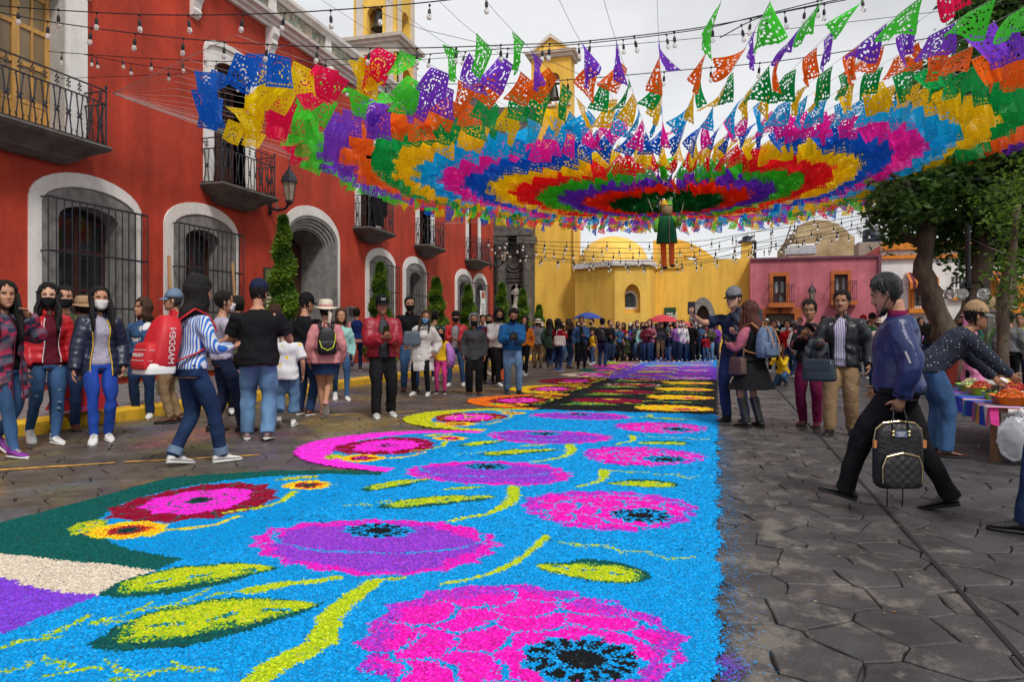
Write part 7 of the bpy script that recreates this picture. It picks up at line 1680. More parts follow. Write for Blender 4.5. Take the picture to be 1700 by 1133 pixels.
pp((238, 694), 196, H=1.66, fem=True, tier=1, label='woman with a brown bob and blue denim jacket looking left', hair=('bob', 'brown', .06), skin='tan', head=(48, 0), under=dict(m='white', hem=.1), top=dict(m='jeans', b=.018, hem=.02, collar=.0, gap=.10, trim='jeans', name='denim_jacket'), bottom=dict(m='darkjeans', wide=.012), shoes=('white', 'white'), hands=((-.12, .10, .84), None), fat=1.15)
pp((290, 702), -80, H=1.74, tier=1, label='man in a pale blue cap in profile behind the striped shirt', hair=('crop', 'grey'), hat=('cap', 'bluegrey'), skin='tan', top=dict(m='grey', name='sweater', collar=.01, collar_m='red'), bottom=dict(m='khaki'), shoes=('brown', 'black'), stubble=True)
f = pp((318, 773), 62, H=1.70, fem=True, tier=2, label='woman in blue striped shirt carrying a big red backpack', hair=('bob', 'black', .13), head=(6, 4), face=False, top=dict(m='blue_striped_cotton', b=.016, hem=-.02, collar=.0, name='striped_shirt', fold=.007), bottom=dict(m='darkjeans', cuff='bluegrey', wide=.008), shoes=('white', 'white'), feet=((-.07, -.12, 0, 10), (.08, .24, .0, 0)), hands=((-.16, .30, 1.10), (.14, .30, 1.06)), lean=4)
m_bred = mat('bright_red_nylon', (.50, .012, .02), .5, .12, 6, .3, 60); m_bwhite = mat('white_nylon_base', (.60, .60, .58), .5, .06, 6)
t_, L_ = backpack(f, 'bulging red backpack with white base and white block lettering', m_bred, m_bred, m_bred, w=.34, h=.48, d=.23, z0=-.04, y0=-.25, base=m_bwhite, tilt=.16)
def on_bag(body, size, m, t, L_, x, y, z, roll, axis='side'):
    o = L_(x, y, z); ex = (L_(x, y-.1, z)-o).normalized() if axis == 'side' else (L_(x+.1, y, z)-o).normalized(); ez = (L_(x, y, z+.1)-o).normalized(); ez = (ez - ex*ez.dot(ex)).normalized(); en = ex.cross(ez)
    R = Matrix((ex, ez, en)).transposed() @ Matrix.Rotation(roll, 3, 'Z'); return text_mesh(body, size, 'lettering', m, t, o, R.to_euler(), .0015)
on_bag('MADDEN', .075, m_bwhite, t_, L_, .182, .0, .215, math.pi/2)
for z in (.075, .165): mb = MB(); mb.tube([L_(x, y, z) for x, y in ((.142, -.115), (.135, -.150), (.10, -.176), (-.10, -.176), (-.135, -.150))], [(.007, .003)]*5, 5); mb.build('white_piping', m_bwhite, t_)
on_bag('MADDEN', .045, m_bwhite, t_, L_, .0, -.181, .12, 0, 'back')
f = pp((370, 718), 78, H=1.68, tier=1, label='person in a pale shirt and navy trousers hidden behind the striped shirt', hair=('short', 'black'), mask='white', top=dict(m='lavender', b=.014, name='shirt', hem=-.02, collar=0), bottom=dict(m='navy', wide=.012), shoes=('black', 'black'), feet=((-.09, -.10, 0, 0), (.09, .20, 0, 0)), hands=(None, (.10, .34, 1.10)), face=False)
phone(f.hand[1] + Vector((.03, 0, .02)), math.radians(-20), -1.1, 'dark phone held out by the person in the pale shirt')
pp((394, 692), 5, H=1.70, tier=1, label='person in camouflage jacket and black trousers walking away behind the black T-shirt', hair=('short', 'black'), top=dict(m='camouflage_cloth', name='jacket'), bottom=dict(m='black'), shoes=('white', 'black'), feet=((-.09, .16, 0, 0), (.10, -.20, .04, 40)), face=False)
f = pp((428, 731), 8, H=1.76, tier=2, label='broad man in black T-shirt and navy cap seen from behind', hair=('crop', 'black'), hat=('cap', 'navy'), skin='tan', fat=1.35, sw_=.215, head=(14, 10), face=False, top=dict(m='black', b=.022, hem=-.10, sleeve=.36, name='tee_shirt', fold=.006), bottom=dict(m='lightjeans', wide=.026), shoes=('duo', 'white'), feet=((-.12, .08, 0, 0), (.11, -.08, 0, 6)), hands=((-.20, .34, 1.08), (.26, .30, 1.10)))
mb = MB(); c = f.up(0, -.125, .455); mb.lathe([(.016, 0), (.020, .003), (.012, .003)], c, 12)
f2 = pp((476, 709), 6, H=1.32, tier=1, label='boy in a white T-shirt with yellow prints and cropped jeans', hair=('crop', 'black'), skin='tan', face=False, top=dict(m='white_cloth_with_yellow_prints', b=.022, hem=-.12, sleeve=.38, name='tee_shirt'), bottom=dict(m='lightjeans', wide=.034, len=.84), shoes=('white', 'white'), feet=((-.11, -.10, .0, 30), (.10, .06, 0, 0)))
pp((506, 690), 32, H=1.74, tier=1, label='man in black shirt and black cap turned right behind the boy', hair=('crop', 'black'), hat=('cap', 'black'), skin='tan', head=(20, 8), top=dict(m='black', b=.02, sleeve=.36, name='tee_shirt'), bottom=dict(m='darkjeans', wide=.01), shoes=('brown', 'white'), hands=((-.1, .3, 1.15), (.15, .28, 1.12)))
f = pp((541, 694), -4, H=1.62, fem=True, tier=2, label='woman in pink hat and pink jacket walking away with black backpack', hair=('tied', 'black'), hat=('hat', 'cream', 'pink', .075), skin='tan', face=False, top=dict(m='pink', b=.036, hem=-.10, name='jacket', collar=.0, fold=.008, flare=.12), bottom=dict(m='darkjeans', kind='skirt', len=.26, flare=.06, bare=True, pleat=.004, top=0), shoes=('pink', 'white'), feet=((-.03, .10, 0, 0), (-.02, -.16, .06, 52)))
CL['pinkhat'] = CL['pink']
m_bblack = mat('black_quilted_nylon', (.010, .010, .012), .45, .2, 8, .4, 40); m_neon = mat('neon_yellow_cord', (.55, .62, .03), .6, .1, 8)
t_, L_ = backpack(f, 'small black backpack with neon yellow trim on the pink jacket', m_bblack, m_bblack, m_bblack, w=.27, h=.40, d=.14, z0=.04, y0=-.20)
mb = MB(); mb.tube([L_(-.11, -.085, .20), L_(-.08, -.12, .10), L_(0, -.135, .06), L_(.08, -.12, .10), L_(.11, -.085, .20), L_(.115, -.07, .30)], .007, 6); mb.build('neon_trim', m_neon, t_)
mb = MB(); mb.tube([f.TH((.03, -.12, .13)), f.TH((.045, -.135, .05)), f.TH((.03, -.13, -.05)), f.TH((.045, -.14, -.10))], [.022, .028, .022, .006], 7); o = mb.build('hat_scarf', CL['cream'], f.root, True)
X, Y = ground(592, 617, .15)[:2]
f = person((X, Y, .15), hd=ray(592)+2, H=1.68, fem=True, tier=1, label='woman in navy padded vest with pink sleeves on the pavement', hair=('tied', 'black'), face=False, top=dict(m='cobalt', b=.034, hem=-.02, sleeve=0, name='vest', ripple=.008), under=dict(m='pink', hem=-.12, b=.012), bottom=dict(m='darkjeans'), shoes=('brown', 'white'), feet=((-.10, -.18, .02, 40), (.09, .14, 0, 0)))
m = MB()
for sj, e, w, sx in f.arms: m = MB(); m.tube([f.T(p) for p in bend(sj, e, w)], [.062, .06, .055, .052, .05, .049, .048, .044, .038][:len(bend(sj, e, w))], 10); m.build('sleeve', CL['pink'], f.root, True)
# middle of the street
f = pp((634, 692), 168, H=1.70, tier=2, label='man in open crimson puffer jacket and black cap reading his phone', hair=('crop', 'black'), hat=('cap', 'black'), skin='brown', head=(4, 0), under=dict(m='charcoal', hem=-.06), top=dict(m='crimpuff', gap=.34, trim='maroon', name='puffer_jacket', **{**PUFF, 'hem': -.05, 'b': .045}), bottom=dict(m='black', wide=.020), shoes=('grey', 'white'), feet=((-.13, -.02, 0, 0), (.11, .14, 0, 0)), hands=((-.055, .30, 1.12), (.065, .29, 1.12)), curl=(.9, .9), stubble=False)
mid = (f.hand[1] + f.hand[-1])/2; phone(mid + Vector((.0, -.02, .06)), -f.hd, -.5, 'black phone held by the man in the crimson jacket', (.085, .011, .16))
CAPM = mat('silver_embroidery', (.5, .5, .52), .5, .1, 20)
o = text_mesh('NY', .05, 'cap_emblem', CAPM, f.root, f.TH((0, .125, .185)), (math.radians(80), 0, -f.hd + math.pi), .002)
pp((680, 650), 172, H=1.90, tier=1, label='tall man in black zip jacket and black mask behind the white coat', hair=('short', 'black'), mask='black', top=dict(m='black', b=.03, hem=-.06, collar=.02, name='jacket'), bottom=dict(m='jeans', wide=.01), shoes=('brown', 'black'))
f = pp((700, 657), 195, H=1.60, fem=True, tier=1, label='woman in a long white puffer coat and blue mask', hair=('long', 'brown', .18), mask='sky', skin='tan', side=-8, head=(-10, 4), top=dict(m='whitepuff', b=.045, hem=-.40, flare=.10, ripple=.010, name='puffer_coat', collar=.02), bottom=dict(m='black'), shoes=('white', 'white'), feet=((-.15, .06, 0, 0), (.16, .0, 0, 0)), hands=((-.28, .06, .86), (.28, .12, .98)))
mb = MB(); m_fur = mat('beige_faux_fur', (.34, .27, .19), .95, .35, 30, .9, 80)
for i in range(9): t_ = i/8; mb.ell(f.up(-.16+.14*t_, -.06-.05*math.sin(t_*3), .50-.02*math.cos(t_*9)), (.06, .06, .05), 8, 6)
mb.build('fur_trim', m_fur, f.root, True)
handbag(f.up(.17, .16, .10), -f.hd + .2, .34, .26, .13, mat('slate_blue_bag_leather', (.10, .13, .17), .45, .1, 8), 'slate blue crossbody handbag on the white coat', handle=0, strapto=(f.up(.12, .16, .35), f.up(-.10, .10, .50)))
f = pp((732, 654), 186, H=1.28, fem=True, tier=1, label='girl in yellow top and pink leggings with a lilac jacket', hair=('long', 'black', .16), mask='black', skin='tan', top=dict(m='yellow', b=.018, hem=-.05, name='tee_shirt'), bottom=dict(m='hotpink'), shoes=('black', 'white'), hands=((-.22, .12, .86), (.26, .18, 1.22)))
m = MB()
for sx in (-1, 1): m = MB(); m.tube([f.up(sx*.16, -.02, .40), f.up(sx*.25, .02, .20), f.up(sx*.27, .02, 0), f.up(sx*.24, .02, -.22)], [(.075, .05), (.10, .075), (.12, .085), (.09, .06)], 10); o = m.build('jacket_side', CL['lilacshell'], f.root, True)
for i, sx in enumerate((-1, 1)):
    for k_ in range(2): mb = MB(); mb.ell(f.TH((sx*(.06+.02*k_), .02-.05*k_, .225-.02*k_)), (.03, .03, .02), 8, 5); mb.build('green_hair_bow', CL['teal'], f.root, True)
pp((757, 641), 188, H=1.66, tier=1, label='person in red puffer jacket with dark flowered headpiece', hair=('short', 'black'), hat=('beanie', 'black'), mask='black', under=dict(m='grey_striped_knit', hem=-.04), top=dict(m='redpuff', gap=.40, name='puffer_jacket', **{**PUFF, 'hem': -.10}), bottom=dict(m='jeans'), shoes=('white', 'white'), hands=((-.10, .26, 1.05), (.10, .26, 1.08)), feet=((-.16, -.05, 0, 0), (.14, .08, 0, 0)))
pp((787, 656), 178, H=1.54, fem=True, tier=1, label='old woman in a grey hooded knit jacket with black mask', hair=('short', 'grey'), hat=('hood', 'grey'), mask='black', skin='brown', top=dict(m='charcoal', b=.034, hem=-.16, name='jacket', fold=.006), bottom=dict(m='black', wide=.03), shoes=('brown', 'black'))
f = pp((826, 640), 150, H=1.72, tier=1, label='youth in white hoodie and black trousers walking with mask', hair=('curly', 'black', .02), mask='black', head=(10, 20), top=dict(m='white', b=.032, hem=-.06, name='hoodie', collar=.03), bottom=dict(m='black', wide=.01), shoes=('white', 'white'), feet=((-.08, -.26, .05, 45), (.08, .18, 0, 0)), hands=((-.08, .26, 1.10), (.10, .28, 1.14)))
pp((812, 636), 178, H=1.60, tier=1, label='person in maroon sweater half hidden behind the white hoodie', hair=('short', 'black'), mask='black', top=dict(m='maroon', name='sweater'), bottom=dict(m='black'), shoes=('black', 'black'))
f = pp((850, 654), 168, H=1.68, tier=1, label='photographer in blue jacket and faded jeans looking into his camera', hair=('short', 'black'), mask='black', lean=8, head=(8, 34), top=dict(m='royal', b=.034, hem=-.04, name='jacket', collar=.02, fold=.008), bottom=dict(m='lightjeans', wide=.012), shoes=('black', 'black'), hands=((-.02, .34, 1.08), (.10, .30, 1.10)), feet=((-.13, .04, 0, 0), (.10, -.04, 0, 0)))
mid = (f.hand[1] + f.hand[-1])/2; M_CAM = mat('black_camera_body', (.012, .012, .013), .45, .2, 20); mb = MB(); mb.obox(mid + Vector((0, 0, .02)), (.15, .08, .10), -f.hd); cm = mb.build('camera', M_CAM); tag(cm, 'black camera in the hands of the photographer in blue', 'camera')
mb = MB(); d_ = Vector((math.sin(f.hd), math.cos(f.hd), -.3)).normalized(); mb.tube([mid + d_*.04, mid + d_*.15], [.042, .045], 12); mb.build('lens', M_CAM, cm, 50); mb = MB(); mb.obox(mid + Vector((0, 0, .085)), (.05, .06, .04), -f.hd); mb.build('viewfinder', M_CAM, cm)
# group left of the church chapel
f = pp((893, 611), -10, H=1.62, tier=1, label='man in straw hat and grey shirt with a red shoulder bag', hair=('crop', 'black'), hat=('hat', 'cream', 'black', .07), face=False, top=dict(m='grey', b=.022, sleeve=.38, name='shirt', hem=-.08), bottom=dict(m='khaki', wide=.02), shoes=('brown', 'black'), fat=1.1)
handbag(f.up(-.26, .02, .02), -f.hd, .34, .46, .14, CL['red'], 'big red cloth bag on the shoulder of the man in the straw hat', handle=.22, cat='bag')
f = pp((912, 613), 20, H=1.62, fem=True, tier=1, label='woman in a dark green shirt with long black hair', hair=('long', 'black', .24), face=False, top=dict(m='forest', b=.03, hem=-.20, name='shirt'), bottom=dict(m='darkjeans'), shoes=('brown', 'white'), feet=((-.09, .08, 0, 0), (.12, -.16, 0, 34)))
f = pp((926, 617), 40, H=1.60, fem=True, tier=1, label='woman in a crimson sweater with a patterned handbag', hair=('long', 'black', .16), face=False, top=dict(m='crimson', b=.02, name='sweater'), bottom=dict(m='navyjeans'), shoes=('blue', 'white'), hands=((-.1, .3, 1.2), (.1, .3, 1.22)))
handbag(f.up(.16, -.10, -.06), -f.hd+1.2, .38, .30, .16, CL['patterned_bag_cloth'], 'white handbag with red and dark pattern at the crimson sweater', handle=.2)
f = pp((944, 612), 60, H=1.64, fem=True, tier=1, label='woman in black with long brown hair raising a camera', hair=('long', 'brown', .2), face=False, top=dict(m='black', name='top', sleeve=.36), bottom=dict(m='jeans'), shoes=('brown', 'black'), hands=((-.05, .36, 1.36), (.08, .36, 1.36)))
phone((f.hand[1]+f.hand[-1])/2 + Vector((0, 0, .04)), -f.hd, 0, 'camera phone raised by the woman with long brown hair', (.13, .04, .09))
pp((965, 613), 178, H=1.70, tier=1, label='man in denim jacket and black trousers standing before the crowd', hair=('short', 'black'), skin='brown', under=dict(m='black'), top=dict(m='jeans', b=.026, gap=.3, trim='jeans', name='denim_jacket', hem=-.04), bottom=dict(m='black'), shoes=('black', 'black'), hands=((-.10, .26, 1.08), None))
f = pp((1000, 609), 15, H=1.66, tier=1, label='man in black T-shirt and dark cap carrying a black backpack', hair=('crop', 'black'), hat=('cap', 'black'), face=False, top=dict(m='black', b=.02, sleeve=.38, name='tee_shirt'), bottom=dict(m='darkjeans', wide=.014), shoes=('black', 'black'), hands=(None, (.18, .32, 1.15)))
backpack(f, 'black backpack on the man before the blue umbrella', m_bblack, z0=.02, h=.42)
# right side
f = pp((1220, 699), 206, H=1.78, tier=2, label='man in navy T-shirt and grey cap taking a picture with his phone', hair=('crop', 'black'), hat=('cap', 'grey', 'black'), skin='light', head=(10, 6), top=dict(m='navy', b=.018, hem=-.07, sleeve=.36, name='tee_shirt', fold=.005), bottom=dict(m='navyjeans', wide=.012), shoes=('black', 'black'), feet=((-.13, -.02, 0, 0), (.05, .12, 0, 0)), hands=((-.16, .22, 1.12), (.34, .46, 1.36)), curl=(.8, 1.0))
phone(f.hand[1] + Vector((0, .0, .05)), -f.hd + .25, .05, 'black phone held out at arm length by the man in the grey cap', (.10, .012, .17))
m = MB()
for k_, (a_, b_, c_) in enumerate((((-.19, .05, .52), (-.24, .14, .34), (-.25, .14, .12)), ((-.12, .10, .50), (-.16, .18, .30), (-.20, .19, .02)), ((-.26, -.02, .50), (-.31, .04, .30), (-.32, .06, .05)))): m.tube([f.up(.0+a_[0]*.7, -.10, .44), f.up(*a_), f.up(*b_), f.up(*c_)], [.07, .095, .10, .06], 10)
fuse('draped_jacket', m, mat('navy_quilted_jacket', (.014, .020, .042), .5, .3, 9, .4, 40), empty('jacket', f.up(-.2, .1, .1), 'quilted navy jacket slung over the shoulder of the man in grey cap', 'jacket'), .014, .014, 12, 5)
f = pp((1250, 710), -52, H=1.58, fem=True, tier=2, label='woman in black dress with pink sleeves and knee high boots', hair=('long', 'auburn', .27), skin='tan', head=(-10, 14), face=False, top=dict(m='rose', b=.010, hem=.1, name='pink_top'), under=dict(m='black', b=.012, hem=0), bottom=dict(m='black', kind='skirt', len=.38, flare=.42, bare=True, pleat=.03), shoes=('black', 'black', 1), hands=((-.12, .30, 1.12), (.02, .32, 1.13)), curl=(.9, .9))
phone((f.hand[1]+f.hand[-1])/2 + Vector((-.03, 0, .05)), -f.hd, -.9, 'phone in the hands of the woman in the black dress')
m_den = mat('blue_patterned_canvas', (.11, .16, .26), .8, .3, 24, .3, 60); m_lea = mat('tan_leather_strap', (.30, .13, .05), .5, .15, 8)
t_, L_ = backpack(f, 'blue canvas backpack with tan leather straps on the woman in black', m_den, m_den, m_lea, w=.32, h=.42, d=.16, z0=.05, y0=-.215)
for x in (-.06, .06): mb = MB(); mb.tube([L_(x, -.02, .43), L_(x, -.095, .36), L_(x, -.155, .22), L_(x, -.16, .16)], [(.012, .004)]*4, 6); mb.build('leather_strap', m_lea, t_)
handbag(f.up(-.24, .06, -.18), -f.hd+1.35, .27, .22, .10, mat('brown_canvas_bag', (.085, .05, .042), .7, .15, 10, .3, 60), 'brown crossbody bag at the hip of the woman in black', handle=0, strapto=(f.up(-.17, .02, .20), f.up(.02, -.13, .40), f.up(.12, -.05, .50)))
f = pp((1345, 708), 194, H=1.60, fem=True, tier=2, label='woman in black floral blouse and wine red trousers', hair=('tied', 'black'), skin='brown', head=(-8, 12), top=dict(m='black_cloth_with_rose_flowers', b=.020, hem=-.02, name='blouse', fold=.007), bottom=dict(m='wine', wide=.014), shoes=('maroon', 'black'), hands=((-.10, .28, 1.22), (.04, .30, 1.20)), fat=1.1)
CL['wine']
phone((f.hand[-1]) + Vector((.02, -.02, .06)), -f.hd-.4, -.9, 'phone in the hands of the woman in the floral blouse')
f = pp((1398, 722), 190, H=1.67, tier=2, label='man in black leather jacket and striped shirt with khaki trousers', hair=('swept', 'black'), skin='brown', stubble=True, under=dict(m='lilac_striped_cotton', hem=-.08, b=.010), top=dict(m='leather', b=.036, hem=-.10, gap=.36, trim='black', name='leather_jacket', collar=.015, fold=.010), bottom=dict(m='khaki', wide=.024), shoes=('black', 'black'), feet=((-.10, -.08, 0, 0), (.11, .14, 0, 0)), hands=((-.30, .06, .84), (.20, .30, 1.08)), fat=1.05)
hp = f.hand[1]; handbag(hp + Vector((-.02, -.08, -.44)), -f.hd + math.pi - .1, .36, .25, .17, mat('dark_blue_handbag_leather', (.018, .030, .045), .4, .15, 8), 'dark blue leather handbag carried by the man in the leather jacket', handle=.2)
m = MB(); e_ = f.arms[1][1]; w_ = f.arms[1][2]; q = f.T(e_.lerp(w_, .55))
for dx, dz, r in ((-.05, -.05, .08), (-.08, -.22, .085), (-.10, -.40, .06), (.04, -.08, .07), (.0, -.28, .075)): m.tube([q + Vector((dx*.4, 0, .05)), q + Vector((dx, -.02, dz*.5)), q + Vector((dx*1.25, 0, dz))], [.06, r, r*.8], 10)
fuse('draped_jacket', m, CL['charcoal'], empty('jacket', q + Vector((0, 0, -.4)), 'grey jacket hung over the forearm of the man in leather', 'jacket'), .014, .012, 12, 6)
# walking man in front with the nappy bag
f = pp((1490, 846), -88, H=1.60, tier=2, label='man in blue bomber jacket and black trousers striding left', hair=('swept', 'grey'), skin='tan', stubble=True, head=(0, 24), fat=1.14, sw_=.185, top=dict(m='bomber', b=.034, hem=-.04, name='bomber_jacket', fold=.008, collar=.012, collar_m='wine', cuff='black', band='black'), bottom=dict(m='black', wide=.014, fold=.008), shoes=('black', 'black'), feet=((-.07, .34, .04, -14, -4), (.09, -.32, .0, 14, 4)), hands=((-.25, -.03, .82), (.26, .12, .86)), lean=0, curl=(1.0, .7))
m = MB(); m.tube([f.TH((-.060, .040, .018)), f.TH((-.03, .078, -.004)), f.TH((0, .088, -.008)), f.TH((.03, .078, -.004)), f.TH((.060, .040, .018))], [(.012, .006), (.020, .008), (.022, .008), (.020, .008), (.012, .006)], 8); m.build('lowered_mask', CL['black'], f.root, True)
m = MB(); m.tube([f.TH((-.055, .08, .01)), f.TH((-.078, -.005, .085))], .003, 5); m.build('ear_loop', CL['black'], f.root)
m_zip = mat('steel_zip', (.45, .44, .42), .3, .1, 20, metal=1.0); e_ = f.arms[0]; sl = [f.T(e_[0].lerp(e_[1], t_) + Vector((-.105, .01, 0))) for t_ in (.66, .98)]; m = MB(); m.tube([sl[0], sl[1]], [.007, .007], 6); m.build('sleeve_zip', m_zip, f.root)
hp = f.hand[-1]; bt = -f.hd + math.pi/2; c_, s_ = math.cos(bt), math.sin(bt)
bag = empty('diaper_backpack', hp + Vector((-.02, 0, -.54)), 'black quilted backpack with gold zips carried by its handle', 'backpack')
off = hp + Vector((-.0, -.01, -.56)); fn = lambda x, y, z: Vector((off[0] + .92*x*CT, off[1] + .92*(x*ST + y), off[2] + .045 + .92*z))
m_quilt, N, K, b = node_mat('black_quilted_fabric'); b.inputs['Base Color'].default_value = (.010, .010, .012, 1); b.inputs['Roughness'].default_value = .55
tq = N.new('ShaderNodeTexCoord'); mq = N.new('ShaderNodeMapping'); mq.inputs['Rotation'].default_value = (0, math.radians(45), 0); K(tq.outputs['Object'], mq.inputs[0]); ck = N.new('ShaderNodeTexVoronoi'); ck.inputs['Scale'].default_value = 24; ck.inputs['Randomness'].default_value = 0; K(mq.outputs[0], ck.inputs['Vector']); bq = N.new('ShaderNodeBump'); bq.inputs['Strength'].default_value = .8; bq.inputs['Distance'].default_value = .01; bq.invert = True; K(ck.outputs['Distance'], bq.inputs['Height']); K(bq.outputs[0], b.inputs['Normal'])
m_gold = mat('pale_gold_metal', (.75, .58, .30), .3, .08, 20, metal=1.0); m_cog = mat('cognac_leather_tab', (.42, .17, .05), .5, .1, 10)
m = MB(); puffbox(m, fn, .34, .20, .45, 26, .34, ((0, .80), (.03, .95), (.12, 1), (.55, .99), (.8, .96), (.93, .86), (1, .62))); m.build('bag_body', m_bblack, bag, 60)
m = MB(); puffbox(m, lambda x, y, z: fn(x, y-.105, z+.02), .27, .10, .24, 22, .36, ((0, .8), (.05, .96), (.2, 1), (.6, 1), (.85, .9), (1, .55))); pk_ = m.build('front_pocket', m_quilt, bag, 60)
m = MB(); m.tube([fn(-.135, -.145, .05), fn(-.138, -.15, .16), fn(-.11, -.155, .235), fn(0, -.155, .262), fn(.11, -.155, .235), fn(.138, -.15, .16), fn(.135, -.145, .05)], .0042, 6); m.build('gold_zip', m_gold, bag)
m = MB(); m.tube([fn(-.172, -.02, .33), fn(-.160, -.03, .41), fn(-.11, -.035, .455), fn(0, -.04, .468), fn(.11, -.035, .455), fn(.160, -.03, .41), fn(.172, -.02, .33)], .0045, 6); m.build('gold_zip', m_gold, bag)
for x in (-.165, .165): m = MB(); m.obox(fn(x, -.06, .31), (.035, .02, .05), TH); m.build('leather_tab', m_cog, bag)
for x in (-.055, .055):
    m = MB(); m.ell(fn(x, -.105, .375), (.010, .006, .010), 8, 6); m.ell(fn(x, -.105, .400), (.010, .006, .010), 8, 6); m.build('gold_stud', m_gold, bag)
    m = MB(); m.tube([fn(x, -.10, .36), fn(x, -.085, .45), fn(x*.6, -.02, .56), fn(x*.5, .0, .585)], [(.013, .004)]*4, 6); m.build('handle', m_bblack, bag, True)
m_patch = mat('slate_blue_label', (.10, .13, .22), .6, .1, 10); m = MB(); m.obox(fn(0, -.1045, .385), (.075, .004, .04), TH); lb = m.build('label_patch', m_patch, bag)
for i in range(3): m = MB(); m.obox(fn(0, -.107, .396-.011*i), (.055-.01*i, .0015, .004), TH); m.build('label_line', CAPM, bag)
for x in (-.07, .04): m = MB(); m.tube([fn(x, .03, .02), fn(x+.005, .03, -.07), fn(x+.0, .03, -.15)], [(.014, .003)]*3, 6); m.build('hanging_strap', m_bblack, bag, True)
# man bending over the stall
f = pp((1566, 757), 70, H=1.64, tier=2, label='man in tan cap and dotted navy shirt bending over the market stall', hair=('crop', 'black'), hat=('cap', 'tan', 'grey'), skin='brown', stubble=True, lean=46, head=(0, -4), top=dict(m='navy_cloth_with_white_dots', b=.020, hem=-.06, name='shirt', collar=0, fold=.008), bottom=dict(m='jeans', wide=.018), shoes=('brown', 'black'), feet=((-.13, -.06, 0, 0), (.12, -.02, 0, 0)), hands=((-.14, .60, .70), (.10, .78, .62)), fat=1.1, back=-.14)
# right edge passer-by
f = pp((1768, 893), -84, H=1.62, fem=True, tier=2, label='person in magenta jacket and purple scarf cut by the right edge', hair=('tied', 'black'), skin='brown', top=dict(m='magenta', b=.03, hem=-.14, name='jacket', collar=.03, collar_m='purple'), bottom=dict(m='darkjeans'), shoes=('black', 'black'), feet=((-.08, .20, 0, 0), (.08, -.18, 0, 24)), hands=(None, (.2, .10, .86)))
f = pp((1616, 668), 250, H=1.50, fem=True, tier=1, label='person in a pink plastic raincoat behind the stall', hair=('short', 'black'), hat=('hood', 'raincoat'), mask='black', lean=12, top=dict(m='raincoat', b=.05, hem=-.50, flare=.12, name='raincoat', fold=.014), bottom=dict(m='black'), shoes=('black', 'black'), hands=((-.1, .3, 1.05), (.1, .3, 1.05)))
X = dict(tier=1)
f = pp((1300, 640), 200, H=1.40, fem=True, tier=1, label='woman in yellow sweater crouching with her phone', zh=.34, feet=((-.10, .05, 0, 0), (.10, -.15, 0, 40)), hair=('long', 'auburn', .2), skin='tan', lean=18, top=dict(m='yellow', name='sweater'), bottom=dict(m='jeans'), shoes=('brown', 'black'), hands=((-.05, .34, .78), (.08, .36, .80)))
X_ = [((1307, 624), 185, dict(H=1.52, fem=True, hair=('tied', 'black'), top=dict(m='red', name='jacket'), bottom=dict(m='darkjeans'), label='girl in a red jacket resting her chin beside the floral blouse')),
      ((1284, 618), 170, dict(H=1.55, hair=('short', 'black'), top=dict(m='black', name='jacket'), bottom=dict(m='black'), label='man in black right of the black dress, in the back row')),
      ((1328, 613), 190, dict(H=1.66, hair=('crop', 'black'), top=dict(m='navy', name='jacket'), bottom=dict(m='darkjeans'), label='man in navy jacket with cropped hair left of the floral blouse')),
      ((1318, 627), 110, dict(H=1.48, hair=('short', 'grey'), hat=('cap', 'grey'), top=dict(m='white', name='shirt'), bottom=dict(m='jeans'), label='person in white shirt and grey cap left of the floral blouse')),
      ((1368, 618), 160, dict(H=1.66, hair=('short', 'black'), top=dict(m='maroon', name='sweater'), bottom=dict(m='black'), label='person in maroon between the floral blouse and the leather jacket')),
      ((1448, 630), 165, dict(H=1.66, hair=('crop', 'black'), hat=('cap', 'black'), top=dict(m='green', name='tee_shirt', sleeve=.38), bottom=dict(m='darkjeans'), label='man in green T-shirt and black cap behind the leather jacket')),
      ((1433, 622), 200, dict(H=1.66, hair=('crop', 'black'), hat=('cap', 'red'), top=dict(m='navy', name='shirt'), bottom=dict(m='jeans'), label='man in a bright red cap behind the leather jacket')),
      ((1462, 612), 180, dict(H=1.62, fem=True, hair=('bob', 'brown', .05), hat=('hat', 'cream', None, .06), top=dict(m='white', name='blouse'), bottom=dict(m='khaki'), label='woman in a cream hat and white blouse far behind the green T-shirt')),
      ((1452, 645), 200, dict(H=1.20, hair=('crop', 'black'), hat=('cap', 'cream'), top=dict(m='black', name='tee_shirt'), bottom=dict(m='darkjeans'), shoes=('white', 'white'), label='child in a pale cap and black T-shirt below the green T-shirt')),
      ((1545, 628), 175, dict(H=1.72, hair=('short', 'black'), top=dict(m='charcoal', name='jacket'), bottom=dict(m='darkjeans'), label='man in charcoal behind the blue bomber jacket')),
      ((1607, 630), 190, dict(H=1.76, hair=('short', 'black'), top=dict(m='teal', name='jacket'), bottom=dict(m='darkjeans'), label='man in teal jacket in front of the stone bust')),
      ((1664, 640), 170, dict(H=1.58, fem=True, hair=('tied', 'black'), top=dict(m='teal', name='jacket'), bottom=dict(m='black'), label='woman in teal jacket beside the planter bush')),
      ((1676, 650), 10, dict(H=1.58, hair=('short', 'black'), top=dict(m='grey', name='jacket', b=.035), under=dict(m='maroon'), bottom=dict(m='black'), shoes=('black', 'white'), label='person in grey jacket and black trousers seen from behind at right')),
      ((1694, 648), 190, dict(H=1.58, hair=('crop', 'black'), top=dict(m='yellow', name='sweater'), bottom=dict(m='navy'), label='person in yellow sweater at the right edge behind the stall')),
      ((1527, 618), 150, dict(H=1.62, fem=True, hair=('long', 'black', .15), top=dict(m='lilac', name='sweater'), bottom=dict(m='jeans'), label='woman in lilac behind the shoulder of the bomber jacket')),
      ((1590, 622), 170, dict(H=1.60, fem=True, hair=('long', 'brown', .15), top=dict(m='orange', name='sweater'), bottom=dict(m='jeans'), label='woman in orange sweater behind the tan cap'))]
